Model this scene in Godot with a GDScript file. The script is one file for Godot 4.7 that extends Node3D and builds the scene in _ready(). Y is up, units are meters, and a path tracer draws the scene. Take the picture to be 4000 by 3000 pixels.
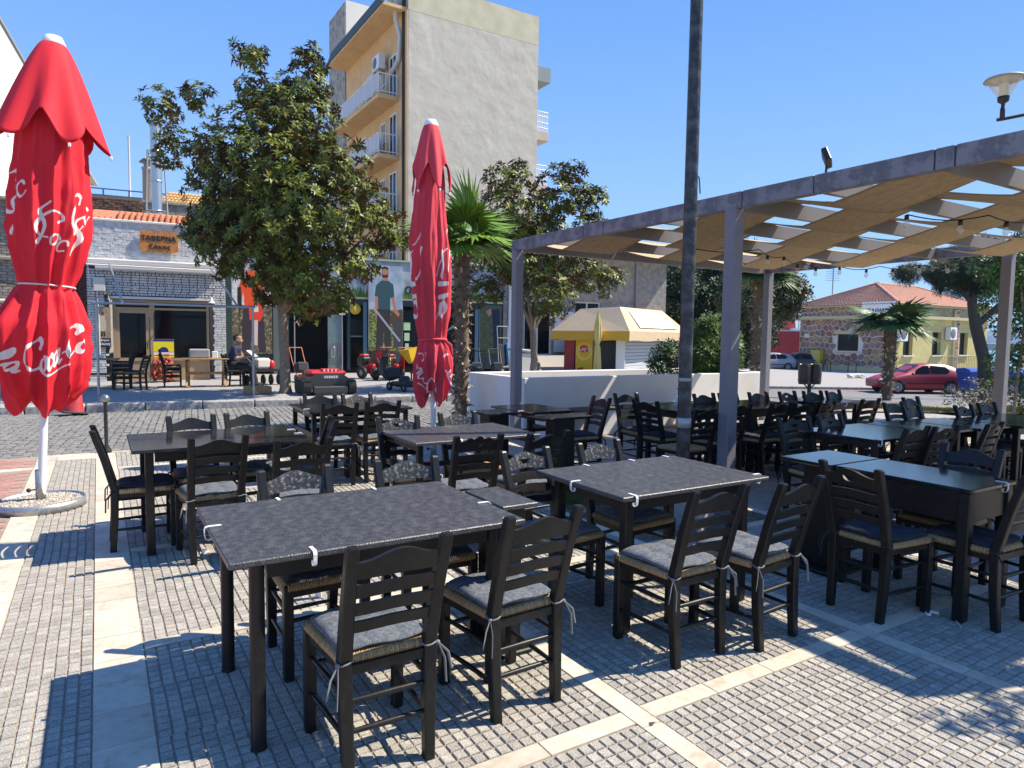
extends Node3D

var M := {}            # materials
var taken := {}        # names in use at top level
var cam: Camera3D
const SUN_TO := Vector3(0.78, 1.0, 0.27)
const FWD := Vector3(0.521, 0.0, -0.8536)      # level heading of the camera
const RGT := Vector3(0.8536, 0.0, 0.521)
const STREET_TURN := -0.1047                     # the street runs 6 degrees off the plaza grid

func _ready() -> void:
	setup_view()
	make_materials()
	build_ground()
	build_plaza()
	build_street()
	build_pergola()
	build_planter_bench()
	build_apartment()
	build_taverna()
	build_shop()
	build_back_buildings()
	build_kiosk()
	build_station()
	build_trees()
	build_tables()
	build_chairs()
	build_parasols()
	build_poles()
	build_taverna_things()
	build_machines()
	build_road_things()
	build_far_things()
	build_litter()

func setup_view() -> void:
	cam = Camera3D.new()
	cam.name = "camera"
	var yaw := deg_to_rad(31.4)
	var pitch := atan(188.0 / 2650.0)
	var roll := deg_to_rad(0.75)
	var f := Vector3(sin(yaw) * cos(pitch), -sin(pitch), -cos(yaw) * cos(pitch))
	var r0 := Vector3(cos(yaw), 0, sin(yaw))
	var u0 := r0.cross(f)
	var r := r0 * cos(roll) + u0 * sin(roll)
	var u := u0 * cos(roll) - r0 * sin(roll)
	cam.transform = Transform3D(Basis(r, u, -f), Vector3(0, 1.55, 0))
	cam.fov = rad_to_deg(2.0 * atan(1500.0 / 2650.0))
	cam.near = 0.05
	cam.far = 6000.0
	add_child(cam)
	cam.current = true
	var sky_mat := ProceduralSkyMaterial.new()
	sky_mat.sky_top_color = Color(0.25, 0.45, 0.74)
	sky_mat.sky_horizon_color = Color(0.585, 0.73, 0.855)
	sky_mat.sky_curve = 0.22
	sky_mat.ground_bottom_color = Color(0.30, 0.28, 0.26)
	sky_mat.ground_horizon_color = Color(0.62, 0.74, 0.84)
	sky_mat.sun_angle_max = 12.0
	sky_mat.sun_curve = 0.05
	var sky := Sky.new()
	sky.sky_material = sky_mat
	var env := Environment.new()
	env.background_mode = Environment.BG_SKY
	env.sky = sky
	env.background_energy_multiplier = 1.0
	env.tonemap_mode = Environment.TONE_MAPPER_LINEAR
	env.tonemap_exposure = 1.8
	env.sdfgi_enabled = true
	env.ssao_enabled = true
	env.ssil_enabled = true
	env.fog_enabled = true
	env.fog_density = 0.00025
	env.fog_light_color = Color(0.72, 0.84, 0.95)
	var we := WorldEnvironment.new()
	we.name = "world_environment"
	we.environment = env
	add_child(we)
	var sun := DirectionalLight3D.new()
	sun.name = "sun"
	sun.light_energy = 1.6
	sun.light_color = Color(1.0, 0.955, 0.88)
	sun.light_angular_distance = 0.5
	sun.shadow_enabled = true
	add_child(sun)
	sun.look_at_from_position(SUN_TO * 20.0, Vector3.ZERO, Vector3.UP)

# ------------------------------------------------------------------ mesh kit
class MB extends RefCounted:
	var st := SurfaceTool.new()
	var col := Color.WHITE
	var use_col := false
	func _init(c = null) -> void:
		st.begin(Mesh.PRIMITIVE_TRIANGLES)
		if c != null:
			col = c
			use_col = true
	func flat() -> MB:
		st.set_smooth_group(-1)
		return self
	func smooth(g := 1) -> MB:
		st.set_smooth_group(g)
		return self
	func v(p: Vector3, uv := Vector2.ZERO) -> void:
		if use_col:
			st.set_color(col)
		st.set_uv(uv)
		st.add_vertex(p)
	func tri(a: Vector3, b: Vector3, c: Vector3) -> void:
		v(a); v(b); v(c)
	func quad(a: Vector3, b: Vector3, c: Vector3, d: Vector3) -> void:
		v(a, Vector2(0, 0)); v(b, Vector2(1, 0)); v(c, Vector2(1, 1))
		v(a, Vector2(0, 0)); v(c, Vector2(1, 1)); v(d, Vector2(0, 1))
	func box(c: Vector3, s: Vector3, b := Basis()) -> MB:
		flat()
		var x := b.x * s.x * 0.5
		var y := b.y * s.y * 0.5
		var z := b.z * s.z * 0.5
		var p := [c - x - y - z, c + x - y - z, c + x + y - z, c - x + y - z, c - x - y + z, c + x - y + z, c + x + y + z, c - x + y + z]
		quad(p[7], p[6], p[5], p[4])
		quad(p[2], p[3], p[0], p[1])
		quad(p[6], p[2], p[1], p[5])
		quad(p[3], p[7], p[4], p[0])
		quad(p[3], p[2], p[6], p[7])
		quad(p[4], p[5], p[1], p[0])
		return self
	# a box with chamfered edges
	func rbox(c: Vector3, s: Vector3, e: float, b := Basis()) -> MB:
		flat()
		var h := s * 0.5
		e = minf(e, minf(h.x, minf(h.y, h.z)) * 0.9)
		var P := func(sx: float, sy: float, sz: float, ax: int) -> Vector3:
			var q := Vector3(sx * (h.x - (0.0 if ax == 0 else e)), sy * (h.y - (0.0 if ax == 1 else e)), sz * (h.z - (0.0 if ax == 2 else e)))
			return c + b * q
		for k in [1.0, -1.0]:
			fan4(P.call(k, -1, -1, 0), P.call(k, 1, -1, 0), P.call(k, 1, 1, 0), P.call(k, -1, 1, 0), c)
			fan4(P.call(-1, k, -1, 1), P.call(1, k, -1, 1), P.call(1, k, 1, 1), P.call(-1, k, 1, 1), c)
			fan4(P.call(-1, -1, k, 2), P.call(1, -1, k, 2), P.call(1, 1, k, 2), P.call(-1, 1, k, 2), c)
		for i in [1.0, -1.0]:
			for j in [1.0, -1.0]:
				fan4(P.call(i, j, -1, 0), P.call(i, j, 1, 0), P.call(i, j, 1, 1), P.call(i, j, -1, 1), c)
				fan4(P.call(i, -1, j, 0), P.call(i, 1, j, 0), P.call(i, 1, j, 2), P.call(i, -1, j, 2), c)
				fan4(P.call(-1, i, j, 1), P.call(1, i, j, 1), P.call(1, i, j, 2), P.call(-1, i, j, 2), c)
				for k in [1.0, -1.0]:
					out3(P.call(i, j, k, 0), P.call(i, j, k, 1), P.call(i, j, k, 2), c)
		return self
	func out3(a: Vector3, b: Vector3, c: Vector3, mid: Vector3) -> void:
		if (b - a).cross(c - a).dot((a + b + c) / 3.0 - mid) > 0.0:
			tri(a, c, b)
		else:
			tri(a, b, c)
	func fan4(a: Vector3, b: Vector3, c: Vector3, d: Vector3, mid: Vector3) -> void:
		if (b - a).cross(c - a).dot((a + b + c + d) / 4.0 - mid) > 0.0:
			quad(a, d, c, b)
		else:
			quad(a, b, c, d)
	# a smooth tube through points with radii
	func chain(pts: Array, radii: Array, n := 8, caps := true, sq := 1.0) -> MB:
		var rings := []
		var side := Vector3.ZERO
		for i in pts.size():
			var d: Vector3
			if i == 0: d = pts[1] - pts[0]
			elif i == pts.size() - 1: d = pts[i] - pts[i - 1]
			else: d = (pts[i] - pts[i - 1]).normalized() + (pts[i + 1] - pts[i]).normalized()
			d = d.normalized()
			if side == Vector3.ZERO:
				side = d.cross(Vector3.UP if absf(d.y) < 0.9 else Vector3.RIGHT).normalized()
			side = (side - d * side.dot(d)).normalized()
			var up := side.cross(d)
			var ring := []
			for k in n:
				var a := TAU * k / n
				ring.append(pts[i] + (side * cos(a) * sq + up * sin(a)) * radii[mini(i, radii.size() - 1)])
			rings.append(ring)
		smooth(1)
		for i in rings.size() - 1:
			for k in n:
				var k2 := (k + 1) % n
				quad(rings[i][k2], rings[i][k], rings[i + 1][k], rings[i + 1][k2])
		if caps:
			flat()
			for k in range(1, n - 1):
				tri(rings[0][0], rings[0][k], rings[0][k + 1])
				tri(rings[-1][0], rings[-1][k + 1], rings[-1][k])
		return self
	func rod(a: Vector3, b: Vector3, r: float, n := 8, r2 := -1.0) -> MB:
		return chain([a, b], [r, r if r2 < 0.0 else r2], n)
	# profile of Vector2(radius, height) turned round the y axis
	func lathe(prof: Array, n := 20, at := Vector3.ZERO, b := Basis(), gr := 1) -> MB:
		for i in prof.size() - 1:
			if gr < 0: flat()
			else: smooth(gr + i if gr > 1 else 1)
			for k in n:
				var a0 := TAU * k / n
				var a1 := TAU * (k + 1) / n
				var p: Vector2 = prof[i]
				var q: Vector2 = prof[i + 1]
				var A := at + b * Vector3(cos(a0) * p.x, p.y, sin(a0) * p.x)
				var B := at + b * Vector3(cos(a1) * p.x, p.y, sin(a1) * p.x)
				var Cc := at + b * Vector3(cos(a1) * q.x, q.y, sin(a1) * q.x)
				var D := at + b * Vector3(cos(a0) * q.x, q.y, sin(a0) * q.x)
				if p.x < 1e-5: tri(A, Cc, D)
				elif q.x < 1e-5: tri(A, B, Cc)
				else: quad(A, B, Cc, D)
		return self
	# polygon in the xy plane (any winding), drawn out along z from z0 to z1
	func prism(poly: PackedVector2Array, z0: float, z1: float, xf := Transform3D()) -> MB:
		flat()
		var pts := poly
		if not Geometry2D.is_polygon_clockwise(pts):
			pts = poly.duplicate()
			pts.reverse()
		var idx := Geometry2D.triangulate_polygon(pts)
		if z0 > z1:
			var t := z0; z0 = z1; z1 = t
		for i in range(0, idx.size(), 3):
			var a := pts[idx[i]]
			var b := pts[idx[i + 1]]
			var c := pts[idx[i + 2]]
			if (b - a).cross(c - a) > 0.0:
				var t2 := b; b = c; c = t2
			tri(xf * Vector3(a.x, a.y, z1), xf * Vector3(b.x, b.y, z1), xf * Vector3(c.x, c.y, z1))
			tri(xf * Vector3(a.x, a.y, z0), xf * Vector3(c.x, c.y, z0), xf * Vector3(b.x, b.y, z0))
		for i in pts.size():
			var a := pts[i]
			var b := pts[(i + 1) % pts.size()]
			quad(xf * Vector3(a.x, a.y, z1), xf * Vector3(a.x, a.y, z0), xf * Vector3(b.x, b.y, z0), xf * Vector3(b.x, b.y, z1))
		return self
	# a flat strip of given width (along z) following a path in the xy plane, with thickness
	func band(path: Array, w: float, th: float, xf := Transform3D()) -> MB:
		var L := []
		var R := []
		for i in path.size():
			var d: Vector2
			if i == 0: d = path[1] - path[0]
			elif i == path.size() - 1: d = path[i] - path[i - 1]
			else: d = path[i + 1] - path[i - 1]
			d = d.normalized()
			var n := Vector2(-d.y, d.x) * th * 0.5
			L.append(path[i] + n)
			R.append(path[i] - n)
		R.reverse()
		return prism(PackedVector2Array(L + R), -w * 0.5, w * 0.5, xf)
	# a thin four-sided sheet with thickness; corners run round the front
	func quad_panel(a: Vector3, b: Vector3, c: Vector3, d: Vector3, th: float) -> MB:
		flat()
		var n := (b - a).cross(d - a).normalized() * th
		quad(d + n, c + n, b + n, a + n)
		quad(a, b, c, d)
		quad(a, a + n, b + n, b); quad(b, b + n, c + n, c); quad(c, c + n, d + n, d); quad(d, d + n, a + n, a)
		return self
	func ball(c: Vector3, r: Vector3, n := 12, m := 8) -> MB:
		smooth(1)
		for j in m:
			for i in n:
				var P := func(ii: int, jj: int) -> Vector3:
					var t := PI * jj / m
					var a := TAU * ii / n
					return c + Vector3(sin(t) * cos(a) * r.x, cos(t) * r.y, sin(t) * sin(a) * r.z)
				var A: Vector3 = P.call(i, j)
				var B: Vector3 = P.call(i + 1, j)
				var Cc: Vector3 = P.call(i + 1, j + 1)
				var D: Vector3 = P.call(i, j + 1)
				if j == 0: tri(A, Cc, D)
				elif j == m - 1: tri(A, B, D)
				else: quad(A, B, Cc, D)
		return self
	func mesh() -> ArrayMesh:
		st.generate_normals()
		return st.commit()

func numbered(n: String) -> String:
	if not taken.has(n):
		taken[n] = 0
		return n
	taken[n] += 1
	return "%s_%03d" % [n, taken[n]]

func thing(called: String, label: String, category: String, at := Vector3.ZERO, turn := 0.0, group := "") -> Node3D:
	var o := Node3D.new()
	o.name = numbered(called)
	add_child(o)
	o.position = at
	o.rotation.y = turn
	tag(o, label, category, group)
	return o

func tag(o: Node, label: String, category: String, group := "") -> Node:
	o.set_meta("label", label)
	o.set_meta("category", category)
	if group != "":
		o.set_meta("group", group)
	return o

func obj(called: String, b, material: Material, parent: Node = null, at := Vector3.ZERO, turn := 0.0) -> MeshInstance3D:
	var o := MeshInstance3D.new()
	o.mesh = b.mesh() if b is MB else b
	o.material_override = material
	o.position = at
	o.rotation.y = turn
	if parent == null:
		o.name = numbered(called)
		add_child(o)
	else:
		o.name = called
		parent.add_child(o, true)
	return o

func struct(called: String, b, material: Material, at := Vector3.ZERO) -> MeshInstance3D:
	var o := obj(called, b, material, null, at)
	o.set_meta("kind", "structure")
	return o

func struct_root(called: String) -> Node3D:
	var o := Node3D.new()
	o.name = numbered(called)
	add_child(o)
	o.set_meta("kind", "structure")
	return o

func scatter(called: String, mesh: Mesh, material: Material, xfs: Array, cols: Array, parent: Node, stuff := true) -> MultiMeshInstance3D:
	var mm := MultiMesh.new()
	mm.transform_format = MultiMesh.TRANSFORM_3D
	mm.use_colors = cols.size() > 0
	mm.mesh = mesh
	mm.instance_count = xfs.size()
	for i in xfs.size():
		mm.set_instance_transform(i, xfs[i])
		if cols.size() > 0:
			mm.set_instance_color(i, cols[i])
	var o := MultiMeshInstance3D.new()
	o.multimesh = mm
	o.material_override = material
	o.name = called
	parent.add_child(o, true)
	if stuff:
		o.set_meta("kind", "stuff")
	return o

func st_pos(s: float, n: float, y := 0.0) -> Vector3:   # street frame: s along the kerb, n back from it
	return Vector3(0.47 + 0.9945 * s + 0.1045 * n, y, -15.3 + 0.1045 * s - 0.9945 * n)

func in_view(p: Vector3) -> float:                         # depth if inside the frame, else -1
	var q := cam.transform.affine_inverse() * p
	if q.z > -0.3: return -1.0
	if absf(q.x / -q.z) > 0.78 or absf(q.y / -q.z) > 0.59: return -1.0
	return -q.z

# ------------------------------------------------------------------ materials
func lin(r: float, g: float, b: float) -> Color:
	return Color(r, g, b).linear_to_srgb()

func noise_bytes(size: int, freq: float, sd: int, oct := 4, kind := FastNoiseLite.TYPE_SIMPLEX_SMOOTH) -> PackedByteArray:
	var n := FastNoiseLite.new()
	n.seed = sd
	n.noise_type = kind
	n.frequency = freq
	n.fractal_octaves = oct
	var im := n.get_seamless_image(size, size)
	im.convert(Image.FORMAT_L8)
	return im.get_data()

# layers: [[freq, weight, octaves], ...]; ramp: linear colours spread over 0..1
func ntex(size: int, sd: int, layers: Array, ramp: Array, stretch := 1.0) -> ImageTexture:
	var datas := []
	for i in layers.size():
		datas.append(noise_bytes(size, layers[i][0], sd + i * 17, layers[i][2]))
	var lut := PackedByteArray()
	for i in 256:
		var t := clampf((i / 255.0 - 0.5) * stretch + 0.5, 0.0, 1.0) * (ramp.size() - 1)
		var k := mini(int(t), ramp.size() - 2)
		var c: Color = ramp[k].lerp(ramp[k + 1], t - k).linear_to_srgb()
		lut.append_array([int(clampf(c.r, 0, 1) * 255), int(clampf(c.g, 0, 1) * 255), int(clampf(c.b, 0, 1) * 255)])
	var n := size * size
	var out := PackedByteArray()
	out.resize(n * 3)
	var d0: PackedByteArray = datas[0]
	var w0: float = layers[0][1]
	var two := datas.size() > 1
	var d1: PackedByteArray = datas[1] if two else d0
	var w1: float = layers[1][1] if two else 0.0
	for i in n:
		var q := int(d0[i] * w0 + d1[i] * w1) * 3
		out[i * 3] = lut[q]
		out[i * 3 + 1] = lut[q + 1]
		out[i * 3 + 2] = lut[q + 2]
	return ImageTexture.create_from_image(Image.create_from_data(size, size, false, Image.FORMAT_RGB8, out))

func nnormal(size: int, sd: int, freq: float, oct: int, strength: float) -> ImageTexture:
	var n := FastNoiseLite.new()
	n.seed = sd
	n.frequency = freq
	n.fractal_octaves = oct
	var im := n.get_seamless_image(size, size)
	im.convert(Image.FORMAT_RGBA8)
	im.bump_map_to_normal_map(strength)
	return ImageTexture.create_from_image(im)

func smat(c: Color, rough := 0.8, metal := 0.0) -> StandardMaterial3D:
	var m := StandardMaterial3D.new()
	m.albedo_color = c
	m.roughness = rough
	m.metallic = metal
	return m

func tmat(t: Texture2D, scale: float, rough := 0.8, world := true, normal: Texture2D = null, ns := 0.5) -> StandardMaterial3D:
	var m := StandardMaterial3D.new()
	m.albedo_texture = t
	m.roughness = rough
	m.uv1_triplanar = true
	m.uv1_world_triplanar = world
	m.uv1_scale = Vector3.ONE * scale
	if normal != null:
		m.normal_enabled = true
		m.normal_texture = normal
		m.normal_scale = ns
	return m

func vcol(m: StandardMaterial3D) -> StandardMaterial3D:
	m.vertex_color_use_as_albedo = true
	return m
func make_materials() -> void:
	var n_fine := nnormal(512, 5, 0.06, 4, 3.0)
	var n_mid := nnormal(512, 6, 0.02, 5, 4.0)
	# paving: exposed-aggregate concrete blocks, travertine bands, earth joints
	M.block = vcol(tmat(ntex(512, 1, [[0.09, 0.75, 3], [0.012, 0.25, 3]], [Color(0.24, 0.22, 0.19), Color(0.36, 0.335, 0.285), Color(0.43, 0.405, 0.35), Color(0.58, 0.55, 0.48)], 1.9), 2.4, 0.85, true, n_fine, 0.5))
	M.joint = tmat(ntex(256, 2, [[0.05, 1.0, 4]], [Color(0.24, 0.20, 0.16), Color(0.36, 0.30, 0.24)], 1.6), 2.0, 0.95)
	M.travertine = vcol(tmat(ntex(512, 3, [[0.012, 0.55, 5], [0.05, 0.45, 4]], [Color(0.44, 0.37, 0.27), Color(0.55, 0.48, 0.37), Color(0.60, 0.53, 0.42), Color(0.63, 0.57, 0.46)], 1.7), 0.6, 0.75, true, n_mid, 0.2))
	M.red_paver = vcol(tmat(ntex(256, 4, [[0.05, 1.0, 4]], [Color(0.33, 0.17, 0.13), Color(0.42, 0.24, 0.19)], 1.5), 2.0, 0.9))
	M.cobble = vcol(tmat(ntex(512, 7, [[0.05, 0.6, 4], [0.011, 0.4, 3]], [Color(0.13, 0.13, 0.125), Color(0.23, 0.225, 0.21), Color(0.32, 0.305, 0.275)], 1.8), 1.7, 0.85, true, n_mid, 0.6))
	M.sand_joint = tmat(ntex(256, 8, [[0.05, 1.0, 4]], [Color(0.20, 0.165, 0.115), Color(0.36, 0.30, 0.21)], 1.5), 1.3, 0.95)
	M.kerb = tmat(ntex(512, 9, [[0.02, 0.6, 5], [0.08, 0.4, 3]], [Color(0.16, 0.155, 0.15), Color(0.34, 0.33, 0.31), Color(0.44, 0.43, 0.40)], 1.9), 0.9, 0.85, true, n_mid, 0.6)
	M.sidewalk = tmat(ntex(512, 10, [[0.03, 0.6, 4], [0.09, 0.4, 3]], [Color(0.20, 0.19, 0.185), Color(0.30, 0.285, 0.27), Color(0.38, 0.36, 0.33)], 1.6), 0.6, 0.85)
	M.asphalt = tmat(ntex(512, 11, [[0.1, 0.6, 3], [0.006, 0.4, 4]], [Color(0.10, 0.10, 0.105), Color(0.17, 0.17, 0.17), Color(0.24, 0.235, 0.23)], 1.5), 0.5, 0.85)
	M.earth = tmat(ntex(512, 12, [[0.03, 0.6, 5], [0.1, 0.4, 3]], [Color(0.06, 0.045, 0.034), Color(0.13, 0.10, 0.075), Color(0.20, 0.16, 0.12)], 1.8), 1.0, 0.95, true, n_mid, 1.0)
	M.dust = tmat(ntex(256, 13, [[0.02, 0.6, 5], [0.1, 0.4, 3]], [Color(0.22, 0.18, 0.13), Color(0.36, 0.31, 0.23)], 1.6), 0.35, 0.95)
	M.sea = smat(lin(0.10, 0.30, 0.33), 0.25)
	# furniture
	M.black = tmat(ntex(256, 14, [[0.03, 0.6, 4], [0.12, 0.4, 2]], [Color(0.006, 0.006, 0.0065), Color(0.009, 0.009, 0.009), Color(0.018, 0.018, 0.018)], 1.5), 2.2, 0.40, false, n_fine, 0.12)
	M.black.metallic_specular = 0.4
	M.worn = tmat(ntex(512, 15, [[0.02, 0.7, 5], [0.12, 0.3, 3]], [Color(0.012, 0.012, 0.013), Color(0.014, 0.014, 0.015), Color(0.018, 0.018, 0.02), Color(0.06, 0.06, 0.062), Color(0.30, 0.30, 0.29)], 2.3), 3.6, 0.45, false, n_fine, 0.2)
	M.top_rough = tmat(ntex(512, 16, [[0.10, 0.75, 4], [0.010, 0.25, 3]], [Color(0.018, 0.019, 0.020), Color(0.034, 0.035, 0.037), Color(0.062, 0.064, 0.067), Color(0.17, 0.174, 0.178)], 1.9), 3.4, 0.36, true, nnormal(512, 21, 0.09, 4, 5.0), 0.6)
	M.top_gloss = tmat(ntex(256, 17, [[0.02, 0.7, 5], [0.12, 0.3, 3]], [Color(0.010, 0.0105, 0.012), Color(0.016, 0.017, 0.019), Color(0.03, 0.031, 0.034)], 1.6), 2.0, 0.11, true, n_mid, 0.03)
	M.rush = vcol(tmat(ntex(256, 18, [[0.06, 1.0, 4]], [Color(0.22, 0.125, 0.045), Color(0.42, 0.27, 0.12), Color(0.55, 0.38, 0.20)], 1.6), 5.0, 0.8, false))
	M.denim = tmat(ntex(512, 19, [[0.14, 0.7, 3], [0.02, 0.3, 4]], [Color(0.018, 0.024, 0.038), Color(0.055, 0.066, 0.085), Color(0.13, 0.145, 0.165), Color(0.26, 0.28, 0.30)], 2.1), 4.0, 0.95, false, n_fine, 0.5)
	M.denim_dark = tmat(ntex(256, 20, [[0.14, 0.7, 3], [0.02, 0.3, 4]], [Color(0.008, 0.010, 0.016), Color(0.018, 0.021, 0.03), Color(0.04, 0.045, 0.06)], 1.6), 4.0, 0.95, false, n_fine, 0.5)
	M.strap = smat(lin(0.18, 0.185, 0.19), 0.9)
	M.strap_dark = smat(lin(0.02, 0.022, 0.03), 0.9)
	M.clip = smat(lin(0.82, 0.82, 0.80), 0.35)
	# metal and paint
	M.pergola = tmat(ntex(512, 23, [[0.008, 0.75, 5], [0.06, 0.25, 3]], [Color(0.125, 0.125, 0.145), Color(0.145, 0.145, 0.165), Color(0.21, 0.205, 0.225), Color(0.225, 0.22, 0.24)], 3.2), 0.8, 0.55, true, n_fine, 0.1)
	M.joist = smat(lin(0.17, 0.165, 0.165), 0.55)
	M.post = tmat(ntex(256, 24, [[0.02, 0.6, 4], [0.1, 0.4, 3]], [Color(0.19, 0.185, 0.205), Color(0.225, 0.22, 0.24)], 1.5), 1.0, 0.5, true)
	M.steel = smat(lin(0.55, 0.56, 0.57), 0.35, 0.9)
	M.galv = tmat(ntex(256, 25, [[0.04, 1.0, 4]], [Color(0.30, 0.31, 0.32), Color(0.46, 0.47, 0.48)], 1.5), 3.0, 0.45, false)
	M.galv.metallic = 0.7
	M.dark_metal = smat(lin(0.018, 0.018, 0.02), 0.45)
	M.pole = tmat(ntex(512, 26, [[0.012, 0.7, 5], [0.07, 0.3, 3]], [Color(0.018, 0.018, 0.021), Color(0.022, 0.022, 0.025), Color(0.055, 0.057, 0.06), Color(0.085, 0.088, 0.092)], 2.4), 1.3, 0.34, true, n_mid, 0.2)
	M.white_paint = tmat(ntex(256, 27, [[0.015, 0.7, 5], [0.1, 0.3, 3]], [Color(0.68, 0.665, 0.64), Color(0.72, 0.71, 0.685), Color(0.745, 0.735, 0.71)], 1.4), 0.4, 0.7)
	M.white = smat(lin(0.80, 0.80, 0.79), 0.45)
	M.offwhite = smat(lin(0.62, 0.60, 0.56), 0.6)
	M.grey = smat(lin(0.30, 0.30, 0.30), 0.6)
	M.concrete = tmat(ntex(512, 28, [[0.012, 0.55, 5], [0.07, 0.45, 3]], [Color(0.20, 0.19, 0.175), Color(0.32, 0.305, 0.28), Color(0.40, 0.385, 0.36)], 1.7), 0.5, 0.9, true, n_mid, 0.4)
	M.wood = tmat(ntex(256, 29, [[0.02, 0.7, 4], [0.08, 0.3, 3]], [Color(0.24, 0.13, 0.045), Color(0.38, 0.22, 0.085), Color(0.46, 0.29, 0.13)], 1.6), 1.5, 0.6, false)
	M.bench_wood = tmat(ntex(256, 30, [[0.03, 1.0, 4]], [Color(0.05, 0.03, 0.02), Color(0.12, 0.075, 0.05)], 1.6), 2.0, 0.6, false)
	M.glass_dark = smat(lin(0.006, 0.0065, 0.007), 0.05)
	M.glass_dark.metallic_specular = 0.3
	M.glass = smat(Color(0.75, 0.85, 0.85, 0.16), 0.03)
	M.glass.transparency = BaseMaterial3D.TRANSPARENCY_ALPHA
	M.cloth_red = smat(lin(0.62, 0.018, 0.028), 0.75)
	M.rubber = smat(lin(0.016, 0.016, 0.017), 0.7)
	M.tan_fabric = tmat(ntex(512, 31, [[0.015, 0.5, 5], [0.09, 0.5, 3]], [Color(0.36, 0.25, 0.13), Color(0.47, 0.35, 0.20), Color(0.53, 0.41, 0.25)], 1.7), 1.3, 0.9, true)
	M.tan_fabric.backlight = lin(0.30, 0.225, 0.125)

func ground_y(x: float, z: float) -> float:
	var d := x * FWD.x + z * FWD.z
	var l := x * RGT.x + z * RGT.z
	var t := clampf((d - 15.2) / 18.0, 0.0, 1.0)
	var s := clampf((l + 1.0) / 5.0, 0.0, 1.0)
	return -1.0 * t * t * (3.0 - 2.0 * t) * s * s * (3.0 - 2.0 * s)

func build_ground() -> void:
	# one sheet in camera-independent world axes, finer near the square, falling away towards the harbour
	var b := MB.new()
	b.smooth(1)
	var xs := [-3000.0, -600.0, -150.0, -60.0]
	var x := -30.0
	while x < 78.0:
		xs.append(x)
		x += 1.5
	xs.append(80.0)
	var zs := [60.0, 20.0]
	var z := 8.0
	while z > -80.0:
		zs.append(z)
		z -= 1.5
	zs.append_array([-120.0, -300.0, -3000.0])
	for i in xs.size() - 1:
		for j in zs.size() - 1:
			var P := func(a: float, c: float) -> Vector3: return Vector3(a, ground_y(a, c) - 0.06, c)
			b.quad(P.call(xs[i], zs[j + 1]), P.call(xs[i + 1], zs[j + 1]), P.call(xs[i + 1], zs[j]), P.call(xs[i], zs[j]))
	struct("ground", b, M.dust)
	# harbour water
	var w := MB.new()
	w.quad(Vector3(60, -2.4, -4000), Vector3(4500, -2.4, -4000), Vector3(4500, -2.4, 3000), Vector3(60, -2.4, 3000))
	struct("water", w, M.sea)
	# asphalt road falling from the square towards the station
	var r := MB.new()
	r.smooth(1)
	for i in 40:
		for j in 30:
			var P := func(a: int, c: int) -> Vector3:
				var d: float = 15.6 + a * 0.55
				var l: float = -1.0 + c * 1.6
				var p: Vector3 = FWD * d + RGT * l
				# near edge follows the grass verge
				p.y = ground_y(p.x, p.z) - 0.02
				return p
			r.quad(P.call(i + 1, j), P.call(i + 1, j + 1), P.call(i, j + 1), P.call(i, j))
	struct("road", r, M.asphalt)

# ------------------------------------------------------------------ plaza
func block_mesh(e: float, h: float) -> ArrayMesh:   # unit block, chamfered top at y 0
	var b := MB.new(Color.WHITE)
	b.flat()
	var t := [Vector3(-0.5 + e, 0, -0.5 + e), Vector3(0.5 - e, 0, -0.5 + e), Vector3(0.5 - e, 0, 0.5 - e), Vector3(-0.5 + e, 0, 0.5 - e)]
	var m := [Vector3(-0.5, -0.0035, -0.5), Vector3(0.5, -0.0035, -0.5), Vector3(0.5, -0.0035, 0.5), Vector3(-0.5, -0.0035, 0.5)]
	b.quad(t[0], t[1], t[2], t[3])
	for i in 4:
		var j := (i + 1) % 4
		b.quad(t[j], t[i], m[i], m[j])
		b.quad(m[j], m[i], m[i] + Vector3(0, -h, 0), m[j] + Vector3(0, -h, 0))
	return b.mesh()

# put the pieces that show largest in as parts, the rest as one scatter
func lay(parent: Node, called: String, mesh: Mesh, material: Material, xfs: Array, cols: Array, most: int, base := Transform3D()) -> void:
	var order := []
	for i in xfs.size():
		var d := in_view(base * xfs[i].origin)
		if d > 0.0:
			order.append([d, i])
	order.sort_custom(func(a, b): return a[0] < b[0])
	var single := {}
	var tones := []
	for k in 6:
		var g := 0.86 + 0.05 * k
		var m: StandardMaterial3D = material.duplicate()
		m.vertex_color_use_as_albedo = false
		m.albedo_color = Color(g, g, g)
		tones.append(m)
	for k in mini(most, order.size()):
		var i: int = order[k][1]
		single[i] = true
		var o := MeshInstance3D.new()
		o.mesh = mesh
		o.material_override = tones[clampi(int((Color(cols[i]).linear_to_srgb().g - 0.835) / 0.05), 0, 5)]
		o.transform = xfs[i]
		o.name = called
		parent.add_child(o, true)
	var rx := []
	var rc := []
	for i in xfs.size():
		if not single.has(i):
			rx.append(xfs[i])
			rc.append(cols[i])
	if rx.size() > 0:
		scatter(called + "_field", mesh, material, rx, rc, parent)

const ZBANDS := [1.86, 3.46, 5.06, 6.66, 8.26, 9.86, 11.46]
const XBANDS := [1.38, -0.32, -2.02, -3.72, -5.42, -7.12, -8.82]

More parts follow.
